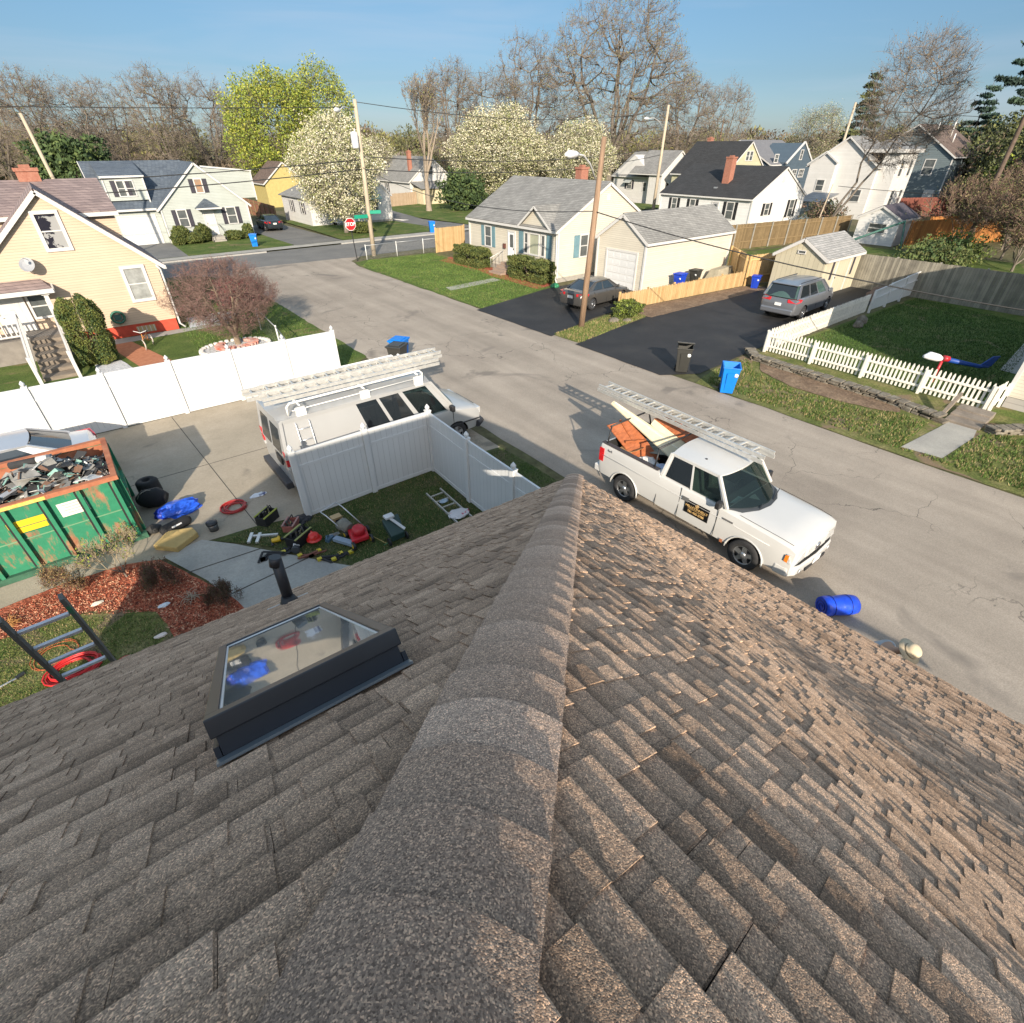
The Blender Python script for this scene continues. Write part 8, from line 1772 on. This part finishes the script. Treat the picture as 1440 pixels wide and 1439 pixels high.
t = thing('tool_pouch', 'small dark tool pouch against the dumpster end', 'bag', (-.62, 12.95, 0)); m = MB(); m.tube([(-.78, 13.0, .1), (-.65, 12.95, .14), (-.5, 12.95, .1)], [.08, .13, .08], 10); m.build('pouch', M('pouch', (.03, .03, .03), .8), t)
t = thing('foam_block', 'tan foam mattress block lying on the walk by the mulch bed', 'foam block', (-.3, 12.15, 0)); m = MB(); m.prism([(-.78, 12.22, .02), (-.38, 11.78, .02), (.13, 12.12, .02), (.08, 12.42, .02), (-.42, 12.62, .02)], (0, 0, .14)); m.build('block', M('foam_tan', (.44, .31, .12), .85, var=.15, scale=3, bump=.3), t, bevel=.02)
t = thing('metal_bucket', 'small dark metal bucket with a black lid on the concrete', 'bucket', (.48, 12.2, 0)); m = MB(); m.lathe([(.1, 0), (.12, .2)], (.48, 12.2, 0), 18); m.build('bucket', M('bucket_metal', (.12, .12, .12), .35, metal=.6), t); m = MB(); m.lathe([(.125, .19), (.13, .24), (.06, .255)], (.48, 12.2, 0), 18); m.build('lid', black, t)
def hose(label, cx, cy, r_, n, mat, seed, z=.02, th=.016, name='air_hose', el=1.):
    q = random.Random(seed); pts = []
    for i in range(n * 16): a = i * 2 * math.pi / 16; k = int(i / 16); rr_ = r_ * (.82 + .2 * math.sin(k * 2.1 + seed)) ; pts.append((cx + rr_ * math.cos(a) + .03 * math.sin(k * 1.7), cy + rr_ * el * math.sin(a) + .03 * math.cos(k * 2.3), z + th + .008 * k + .006 * math.sin(a * 3 + k)))
    m = MB(); m.tube(pts, th, 6); t = thing(name, label, 'hose', (cx, cy, 0)); m.build('coil', mat, t); return t
hr = M('hose_red', (.38, .03, .03), .4)
hose('coiled dark red air hose lying flat on the concrete driveway', 1.12, 12.85, .30, 7, hr, 2)
hose('large coil of bright red air hose on the grass behind the ladder feet', -2.5, 9.35, .42, 9, M('hose_scarlet', (.5, .02, .02), .4), 5, el=.75)
hose('loose loops of orange cord on the grass left of the red hose coil', -2.75, 9.95, .38, 3, M('cord_orange', (.4, .09, .03), .5), 7, th=.008, name='cord_coil')
crumple('plastic_bag', 'white plastic bag with printed marks on the driveway behind the van', 'bag', (1.78, 13.1, .0), .17, None, mat=M('bag_white', (.62, .66, .72), .4, var=.5, scale=10, sharp=(.55, .6), col2=(.1, .12, .25)), sc=(1.2, .6, .25), seed=4, amp=.5)
t = thing('roof_bracket', 'H shaped aluminium roof stand lying on the worn grass', 'roof stand', (1.4, 11.05, 0))
m = MB(); m.bar((1.12, 11.3, .05), (1.62, 11.0, .05), .06, .05) ; m.build('spine', al2, t)
for (ax, ay) in ((1.05, 11.22), (1.2, 11.1)): m = MB(); m.bar((ax - .07, ay - .12, .06), (ax + .1, ay + .2, .06), .07, .05); m.build('crossbar', al2, t)
def tote(label, x, y, rz, w, d_, h, col, colin, handle=True, name='tool_tote'):
    t = thing(name, label, 'tool tote', (x, y, 0), R(rz), world=False); mm = M(name + label[:8], col, .7, var=.2, scale=7); m = MB()
    m.box(-w, w, -d_, -d_ + .03, 0, h); m.box(-w, w, d_ - .03, d_, 0, h); m.box(-w, -w + .03, -d_ + .03, d_ - .03, 0, h); m.box(w - .03, w, -d_ + .03, d_ - .03, 0, h); m.box(-w + .03, w - .03, -d_ + .03, d_ - .03, 0, h * .55); m.build('bag', mm, t, bevel=.01)
    m = MB(); m.box(-w - .005, w + .005, -d_ - .005, -d_ + .035, h, h + .02); m.box(-w - .005, w + .005, d_ - .035, d_ + .005, h, h + .02); m.build('rim', M('tote_rim_' + label[:6], colin, .7), t)
    if handle: m = MB(); m.tube([(-w * .9, 0, h), (-w * .8, 0, h + .1), (w * .8, 0, h + .1), (w * .9, 0, h)], .014, 6); m.build('handle', black, t)
    q = random.Random(int(x * 100)); m = MB()
    for i in range(7): a = q.uniform(-w * .7, w * .7); b2 = q.uniform(-d_ * .6, d_ * .6); m.bar((a, b2, h * .5), (a + q.uniform(-.08, .08), b2 + q.uniform(-.06, .06), h + q.uniform(-.02, .1)), .025, .03)
    m.build('tools', M('tool_mix', (.1, .1, .1), .5, col2=(.4, .36, .1), scale=12, sharp=(.55, .6)), t); return t
tote('open black tool tote with a yellow green lining nearest the driveway', 1.62, 11.75, 35, .24, .15, .26, (.015, .015, .016), (.3, .33, .05))
tote('dusty red open tool bag between the two black totes', 1.98, 11.1, 50, .2, .14, .2, (.3, .1, .08), (.35, .2, .18))
tote('larger open black tool tote beside the red helmet', 1.95, 10.45, 30, .27, .17, .28, (.012, .012, .014), (.28, .3, .1))
crumple('black_bag', 'dark soft bag against the end post of the white fence', 'bag', (2.25, 11.25, 0), .22, (.02, .02, .025), sc=(1.2, .8, .5), seed=14)
t = thing('nail_gun', 'yellow and black nail gun lying by the totes', 'nail gun', (1.52, 10.75, 0)); yb = M('tool_yellow', (.6, .38, .02), .4)
m = MB(); m.tube([(1.42, 10.8, .08), (1.6, 10.72, .1)], [.055, .06], 10); m.bar((1.55, 10.74, .1), (1.6, 10.9, .06), .05, .05); m.build('body', yb, t, bevel=.01); m = MB(); m.cyl((1.6, 10.72, .1), (1.68, 10.68, .1), .035, 10); m.bar((1.42, 10.8, .05), (1.38, 10.66, .04), .05, .03); m.build('magazine', black, t)
t = thing('hard_hat', 'round red hard hat resting among the black tool totes', 'helmet', (2.2, 10.15, 0)); m = MB(); m.lathe([(.17, .1), (.172, .115), (.14, .12), (.135, .17), (.11, .23), (.06, .265), (.005, .275)], (2.2, 10.15, .06), 20); m.build('shell', M('helmet_red', (.6, .02, .015), .3), t); m = MB(); m.bar((2.2, 10.02, .3), (2.2, 10.28, .3), .03, .03); m.build('ridge', MC['helmet_red'], t)
t = thing('cordless_saw', 'grey blue power saw beside the red hard hat', 'saw', (2.5, 10.1, 0)); m = MB(); m.bar((2.42, 10.02, .06), (2.62, 10.12, .05), .1, .09); m.tube([(2.42, 10.0, .1), (2.45, 10.05, .18), (2.52, 10.1, .12)], .02, 6); m.build('body', M('saw_blue', (.08, .15, .22), .4), t, bevel=.015); m = MB(); m.prism([(2.55, 10.08, .02), (2.8, 10.16, .02), (2.79, 10.2, .05), (2.55, 10.14, .12)], (0, .006, 0)); m.build('blade', alu, t)
t = thing('power_saw', 'small circular saw with a white grip in front of the totes', 'saw', (1.75, 10.15, 0)); m = MB(); m.cyl((1.72, 10.08, .1), (1.76, 10.15, .1), .09, 16); m.build('guard', M('saw_dark', (.05, .055, .06), .4), t); m = MB(); m.tube([(1.7, 10.15, .1), (1.75, 10.2, .2), (1.85, 10.17, .12)], .022, 6); m.build('grip', M('print_white', (.6, .6, .6)), t)
def harness(label, pts, mat, seed, name='safety_harness'):
    q = random.Random(seed); t = thing(name, label, 'harness', (pts[0][0], pts[0][1], 0))
    for j in range(7):
        p = [(a + q.gauss(0, .06), b2 + q.gauss(0, .05), .03 + abs(q.gauss(0, .03))) for a, b2 in pts]; m = MB(); pp = [Vector(x) for x in p]
        for i in range(len(pp) - 1): m.bar(pp[i], pp[i + 1], .045, .02)
        m.build('strap', mat, t)
    m = MB()
    for j in range(4): a, b2 = q.choice(pts); m.box(a - .05, a + .05, b2 - .04, b2 + .04, .03, .09)
    m.build('buckle', M('buckle_yellow', (.5, .4, .03), .4), t)
hb = M('harness_black', (.02, .02, .022), .8)
harness('black safety harness with a yellow tag stretched over the concrete walk', [(1.05, 10.28), (1.25, 10.4), (1.5, 10.25), (1.7, 10.35)], hb, 3)
harness('tangled black harness and ropes at the roof side of the tool pile', [(2.05, 9.5), (2.3, 9.3), (2.5, 9.4), (2.7, 9.3)], hb, 4)
harness('brown leather tool belt lying below the larger tote', [(1.75, 9.9), (1.95, 9.75), (2.15, 9.8)], M('leather', (.16, .06, .04), .7), 5, name='tool_belt')
t = thing('cardboard_box', 'small open cardboard box on the grass by the white fence', 'box', (2.95, 10.75, 0)); m = MB(); m.box(2.85, 3.1, 10.68, 10.88, .01, .1); m.prism([(2.85, 10.68, .1), (3.1, 10.68, .1), (3.12, 10.6, .16), (2.87, 10.6, .16)], (0, 0, .006)); m.build('box', M('cardboard_light', (.5, .36, .2), .8), t); m = MB(); m.box(2.9, 3.02, 10.55, 10.64, .02, .08); m.build('contents', black, t)
# lawn mower
t = thing('lawn_mower', 'red lawn mower with a grey grass bag on the shaded lawn', 'lawn mower', (3.05, 9.7, 0)); m = MB(); m.prism([(2.82, 9.42, .12), (3.22, 9.38, .12), (3.32, 9.78, .12), (2.92, 9.92, .12)], (0, 0, .12)); rm = M('mower_red', (.5, .02, .03), .35); m.build('deck', rm, t, bevel=.03)
m = MB(); m.lathe([(.15, .0), (.16, .1), (.12, .17), (.02, .19)], (3.08, 9.62, .24), 16); m.build('engine_cover', rm, t); m = MB(); m.tube([(2.98, 9.9, .25), (2.9, 10.08, .3), (2.84, 10.22, .2)], [.12, .16, .1], 10); m.build('grass_bag', M('bag_grey', (.2, .19, .16), .9, var=.3, scale=8), t)
for a, b2 in ((2.83, 9.4), (3.28, 9.42), (2.86, 9.92), (3.36, 9.8)):
    m = MB(); m.cyl((a - .03, b2, .1), (a + .03, b2, .1), .1, 14); w_ = m.build('wheel', black, t); m = MB(); m.cyl((a - .036, b2, .1), (a + .036, b2, .1), .055, 12); m.build('hub', yb, w_)
m = MB(); m.tube([(2.85, 9.9, .2), (2.62, 10.3, .55), (2.55, 10.42, .62)], .014, 6); m.tube([(3.3, 9.85, .2), (3.05, 10.35, .6), (2.98, 10.5, .66)], .014, 6); m.tube([(2.55, 10.42, .62), (2.98, 10.5, .66)], .014, 6); m.build('handlebar', alu, t)
m = MB(); m.bar((2.6, 9.95, .1), (2.85, 9.45, .12), .14, .08); m.build('side_chute', M('chute_blue', (.25, .32, .4), .5), t)
t = thing('rake', 'rake with a pale wooden handle lying between the mower and the green bin', 'rake', (3.4, 9.3, 0)); m = MB(); m.cyl((3.3, 9.75, .03), (3.5, 9.1, .03), .012, 6); m.build('handle', M('handle_wood', (.4, .32, .12), .7), t); m = MB(); m.bar((3.42, 9.08, .03), (3.6, 9.12, .03), .02, .02); m.build('head', M('rake_green', (.05, .2, .08), .6), t)
t = thing('spreader', 'dark green and white garden spreader standing by the roof edge', 'spreader', (3.75, 9.1, 0)); m = MB(); m.prism([(3.58, 8.95, .12), (3.92, 8.95, .12), (3.98, 9.3, .42), (3.55, 9.3, .42)], (0, .0, .16)); m.build('hopper', M('spreader_green', (.02, .05, .045), .5), t, bevel=.02); m = MB(); m.box(3.62, 3.84, 9.2, 9.36, .58, .64); m.bar((3.72, 9.25, .6), (3.95, 8.98, .32), .08, .03); m.build('cover', M('print_white', (.6, .6, .6)), t, bevel=.01)
for s in (3.54, 3.98): m = MB(); m.cyl((s - .02, 9.02, .1), (s + .02, 9.02, .1), .1, 12); m.build('wheel', black, t)
ladder('aluminium_ladder', 'short aluminium ladder section lying on the grass inside the fence corner', (5.50, 10.3, .04), (5.42, 8.5, .04), .42, al2, al2)
crumple('shingle_wrapper', 'white and red crumpled wrapper on the rungs of the short ladder', 'wrapper', (5.45, 9.0, .06), .2, None, mat=M('wrapper', (.6, .58, .6), .5, col2=(.5, .1, .15), scale=5, sharp=(.6, .63)), sc=(1.3, 1.0, .3), seed=6, amp=.5)
crumple('plastic_bottle_bag', 'small pale blue wrapper between the rungs of the short ladder', 'wrapper', (5.48, 9.75, .03), .1, (.35, .45, .55), sc=(1.2, .8, .4), seed=16)
for lb, xy, c_ in (('crushed white cup on the shaded end of the lawn by the mulch', (-.95, 10.1), (.6, .65, .7)), ('white crumpled wrapper on the shaded grass', (-1.15, 9.25), (.7, .6, .55)), ('flat red scrap lying on the lit grass', (-1.75, 9.05), (.4, .05, .04)), ('pale stone chip at the mulch edge', (-2.0, 11.0), (.6, .55, .45))):
    crumple('litter', lb, 'litter', (*xy, .03), .07, None, mat=M('litter' + lb[:9], c_, .6), sc=(1.5, .8, .5), seed=int(abs(xy[0]) * 10), amp=.4)
t = thing('spade', 'white handled tool lying on the grass at the left edge', 'tool', (-3.4, 9.8, 0)); m = MB(); m.cyl((-4.2, 9.55, .03), (-3.3, 9.75, .03), .018, 6); m.build('handle', M('print_white', (.6, .6, .6)), t); m = MB(); m.bar((-3.3, 9.75, .03), (-3.18, 9.8, .03), .08, .05); m.build('head', black, t)
# ladder leaning on the eave, green fibreglass rails with aluminium rungs
glf = M('fibreglass_grey', (.10, .105, .10), .6, col2=(.03, .16, .09), scale=2.5, sharp=(.55, .62), var=.1); rung = M('rung_alloy', (.6, .63, .68), .35, metal=.4, var=.1, scale=10)
ladder('leaning_ladder', 'green and grey fibreglass ladder leaning against the eave at the lower left', (-1.47, 6.45, .02), (-1.36, 5.18, 4.25), .44, glf, rung, side=(1, .02, 0), rail=(.035, .08))
# the small yard toy, the child bike, the covered boat
t = thing('yard_toy', 'white nosed toy with a long blue tail on the shaded lawn behind the picket fence', 'toy', (25, 4.8, 0)); m = MB(); m.tube([(24.3, 5.35, 1.06), (24.48, 5.22, 1.08), (24.75, 5.0, 1.0), (24.9, 4.85, .95)], [.05, .15, .14, .06], 12); m.build('nose', M('toy_white', (.7, .7, .72), .4), t)
m = MB(); m.tube([(24.85, 4.85, 1.0), (25.0, 4.7, .98)], [.12, .1], 12); m.cyl((24.85, 4.85, 0), (24.85, 4.85, .95), .05, 8); m.build('collar', M('toy_red', (.45, .02, .03), .4), t)
m = MB(); m.tube([(25.0, 4.7, .95), (26.3, 3.9, .62), (26.6, 3.7, .6)], [.09, .07, .04], 10); m.prism([(26.2, 3.95, .6), (26.7, 3.65, .6), (26.85, 3.55, 1.0), (26.6, 3.7, 1.0)], (.02, .03, 0)); m.build('tail', M('toy_blue', (.01, .06, .3), .5), t)
t = thing('child_bicycle', 'small white and orange bicycle leaning near the red foundation of the tan house', 'bicycle', (1.6, 28.9, 0)); bo = M('bike_orange', (.55, .22, .06), .5)
for c in ((1.45, 28.55), (1.85, 29.35)):
    m = MB(); m.tube([(c[0] + .02 * math.cos(k), c[1] + .22 * math.cos(k * .4488), .24 + .22 * math.sin(k * .4488)) for k in range(14)], .022, 5, closed=True); w_ = m.build('wheel', M('tyre_pale', (.5, .45, .4), .7), t)
    m = MB()
    for k in range(4): a = k * .785; m.cyl((c[0], c[1] - .2 * math.cos(a), .24 - .2 * math.sin(a)), (c[0], c[1] + .2 * math.cos(a), .24 + .2 * math.sin(a)), .005, 4)
    m.build('spokes', alu, w_)
m = MB(); m.tube([(1.45, 28.55, .24), (1.5, 28.65, .7)], .02, 6); m.tube([(1.5, 28.65, .6), (1.7, 29.05, .3), (1.85, 29.35, .24)], .022, 6); m.tube([(1.5, 28.65, .5), (1.72, 29.1, .6)], .02, 6); m.tube([(1.7, 29.05, .3), (1.72, 29.1, .66)], .018, 6); m.build('frame', bo, t)
m = MB(); m.tube([(1.25, 28.75, .85), (1.48, 28.62, .76), (1.72, 28.5, .85)], .016, 6); m.build('handlebar', M('print_white', (.6, .6, .6)), t); m = MB(); m.bar((1.68, 29.0, .68), (1.78, 29.22, .68), .1, .05); m.build('saddle', black, t)
t = thing('covered_boat', 'boat under a pale cover behind the orange fences at the right', 'boat', (78.5, 16.5, 0)); m = MB(); m.tube([(80.2, 19.2, 1.0), (79.7, 18.2, 1.1), (78.8, 16.6, 1.15), (77.9, 15.0, 1.1), (77.7, 14.6, 1.0)], [.2, .85, 1.0, .9, .5], 12); m.v = [(a, b2, max(.55, c)) for a, b2, c in m.v]; m.build('cover', M('boat_cover', (.5, .48, .38), .7, var=.1), t); m = MB(); m.tube([(79.8, 18.4, .55), (78.8, 16.6, .4), (77.9, 15.0, .5)], [.5, .7, .5], 10); m.build('hull', M('hull', (.55, .53, .45), .5), t)
t = thing('swing_frame', 'dark green garden frame sloping down beside the small white garage', 'garden frame', (57, 20, 0)); m = MB(); m.cyl((55.2, 21.8, .4), (58.6, 18.6, 2.2), .09, 8); m.cyl((58.6, 18.6, 2.2), (58.9, 18.2, 0), .07, 8); m.cyl((58.6, 18.6, 2.2), (57.9, 17.9, 0), .07, 8); m.build('frame', M('frame_green', (.04, .12, .10), .6), t)
for i, (lb, xy, r_, h) in enumerate((('pale boulder in the shaded yard behind the picket fence', (31.5, 10.2), .28, .3), ('second pale boulder near the panel fence corner', (30.6, 10.0), .24, .25), ('loose pale stones under the green shrub by the utility pole', (21.6, 18.5), .28, .16), ('flat pale rock beside the end of the picket fence', (22.2, 18.1), .22, .12))):
    crumple('boulder', lb, 'stone', (*xy, 0), r_, None, mat=stonem, sc=(1.2, .9, h / r_), seed=20 + i, n=2, amp=.3)
crumple('brush_pile', 'tangle of cut branches piled against the stockade fence', 'brush pile', (38.2, 11.9, 0), .9, None, mat=twb, sc=(1.5, .6, .5), seed=30, amp=.6)
crumple('soccer_net', 'green net lump at the corner of the garage downspout', 'bag', (24.6, 26.4, 0), .3, (.02, .18, .08), sc=(1, .8, .7), seed=31)
# =====================================================================
# THE PERSON at the eave, bending forward under a bucket hat
# =====================================================================
def skin_body(name, verts, edges, radii, mat, parent, sub=2):
    me = bpy.data.meshes.new(name); me.from_pydata(verts, edges, []); o = bpy.data.objects.new(name, me); C.objects.link(o)
    md = o.modifiers.new('s', 'SKIN'); ly = me.skin_vertices[0] if me.skin_vertices else None
    if ly is None: bm = bmesh.new(); bm.from_mesh(me); bm.verts.layers.skin.verify(); bm.to_mesh(me); bm.free(); ly = me.skin_vertices[0]
    for i, r_ in enumerate(radii): ly.data[i].radius = (r_, r_) if not isinstance(r_, tuple) else r_
    ly.data[0].use_root = True; md.use_smooth_shade = True; md.branch_smoothing = .6
    s_ = o.modifiers.new('u', 'SUBSURF'); s_.levels = sub; s_.render_levels = sub
    dg = bpy.context.evaluated_depsgraph_get(); m2 = bpy.data.meshes.new_from_object(o.evaluated_get(dg)); bpy.data.objects.remove(o, do_unlink=True)
    m2.materials.clear(); m2.materials.append(mat); o = bpy.data.objects.new(name, m2); C.objects.link(o); o.parent = parent; return o
skin = M('skin', (.42, .25, .17), .6, var=.05); shirt = M('shirt_grey', (.36, .37, .38), .8, var=.25, scale=6, bump=.4, bscale=8); jean = M('jeans', (.06, .08, .12), .85); hatm = M('hat_beige', (.58, .47, .32), .8, var=.08, scale=8)
P_ = thing('person', 'person in grey shirt and beige bucket hat bending forward beside the street', 'person', (7.62, .78, 0), R(-95), world=False)
# local: x forward, z up
bv = [(0, 0, .95), (.06, 0, 1.12), (.2, 0, 1.28), (.32, 0, 1.40), (.42, 0, 1.47), (.50, 0, 1.54),
      (-.02, .1, .88), (.04, .11, .5), (-.02, .12, .1), (.12, .12, .04), (-.02, -.1, .88), (.10, -.11, .5), (.05, -.12, .1), (.2, -.12, .04),
      (.30, .19, 1.38), (.40, .25, 1.12), (.56, .22, .92), (.62, .2, .86), (.30, -.19, 1.38), (.42, -.25, 1.12), (.60, -.2, .96), (.66, -.18, .9)]
be = [(0, 1), (1, 2), (2, 3), (3, 4), (4, 5), (0, 6), (6, 7), (7, 8), (8, 9), (0, 10), (10, 11), (11, 12), (12, 13), (3, 14), (14, 15), (15, 16), (16, 17), (3, 18), (18, 19), (19, 20), (20, 21)]
br_ = [(.15, .12), (.14, .11), (.16, .12), (.15, .11), .06, .05, .1, .07, .05, .045, .1, .07, .05, .045, .075, .05, .035, .04, .075, .05, .035, .04]
skin_body('body', bv, be, br_, skin, P_)
skin_body('trousers', [bv[0], bv[6], bv[7], (-.02, .12, .14), bv[10], bv[11], (.05, -.12, .14)], [(0, 1), (1, 2), (2, 3), (0, 4), (4, 5), (5, 6)], [(.165, .135), .115, .085, .07, .115, .085, .07], jean, P_)
skin_body('shirt', [(0, 0, .98), bv[1], bv[2], bv[3], bv[14], (.37, .23, 1.2), bv[18], (.38, -.23, 1.2)], [(0, 1), (1, 2), (2, 3), (3, 4), (4, 5), (3, 6), (6, 7)], [(.165, .135), (.155, .125), (.175, .135), (.165, .125), .09, .07, .09, .07], shirt, P_)
for y_, x_ in ((.12, .0), (-.12, .07)):
    m = MB(); m.tube([(x_ - .08, y_, .05), (x_ + .05, y_, .06), (x_ + .2, y_, .035)], [.05, .055, .04], 10); m.build('shoe', M('boot', (.12, .08, .05), .7), P_)
bm = bmesh.new(); bmesh.ops.create_icosphere(bm, subdivisions=3, radius=1)
for v in bm.verts:
    c = v.co; c.x *= .098; c.y *= .078; c.z *= .118
    if c.x > .07 and abs(c.y) < .018 and -.03 < c.z < .02: c.x += .02
    if c.z < -.07: c.x *= .8; c.y *= .8
me = bpy.data.meshes.new('head'); bm.to_mesh(me); bm.free(); me.materials.append(skin)
for p in me.polygons: p.use_smooth = True
hd_ = bpy.data.objects.new('head', me); C.objects.link(hd_); hd_.parent = P_; hd_.location = (.55, 0, 1.58); hd_.rotation_euler = (0, R(35), 0)
for s in (-1, 1):
    m = MB(); m.lathe([(.001, 0), (.011, .004), (.001, .008)], (.088, s * .03, .0), 8, axis='x'); e_ = m.build('eye', M('eye', (.5, .5, .5), .2), hd_)
    m = MB(); m.tube([(.0, s * .076, .025), (-.012, s * .086, .0), (.0, s * .078, -.025)], .009, 6); m.build('ear', skin, hd_)
m = MB(); m.tube([(.085, -.025, -.06), (.095, 0, -.058), (.085, .025, -.06)], .006, 5); m.build('mouth', M('lip', (.3, .1, .09), .6), hd_)
m = MB(); m.lathe([(.185, .005), (.19, .012), (.115, .035), (.108, .09), (.09, .13), (.05, .145), (.004, .147)], (0, 0, .015), 26); m.build('hat', hatm, hd_)
m = MB(); m.lathe([(.117, .036), (.113, .058)], (0, 0, .015), 26); m.build('hat_band', M('hat_band', (.3, .24, .16), .8), MC and hd_)
def hand(px_, py_, pz_, side):
    pal = [(px_, py_, pz_), (px_ + .05, py_, pz_ - .03)]
    for k, (dy, ln) in enumerate(((.028, .07), (.01, .08), (-.01, .075), (-.028, .06))):
        m = MB(); m.tube([(px_ + .02, py_ + dy * .7, pz_ - .01), (px_ + .06, py_ + dy, pz_ - .035), (px_ + .06 + ln * .4, py_ + dy, pz_ - .06), (px_ + .06 + ln * .5, py_ + dy, pz_ - .06 - ln * .45)], [.011, .0095, .0085, .007], 7); m.build('finger', skin, P_)
    m = MB(); m.tube([(px_ + .005, py_ + side * -.03, pz_ - .01), (px_ + .035, py_ + side * -.05, pz_ - .035), (px_ + .06, py_ + side * -.048, pz_ - .06)], [.012, .011, .009], 7); m.build('thumb', skin, P_)
hand(.62, .2, .86, 1); hand(.66, -.18, .9, -1)
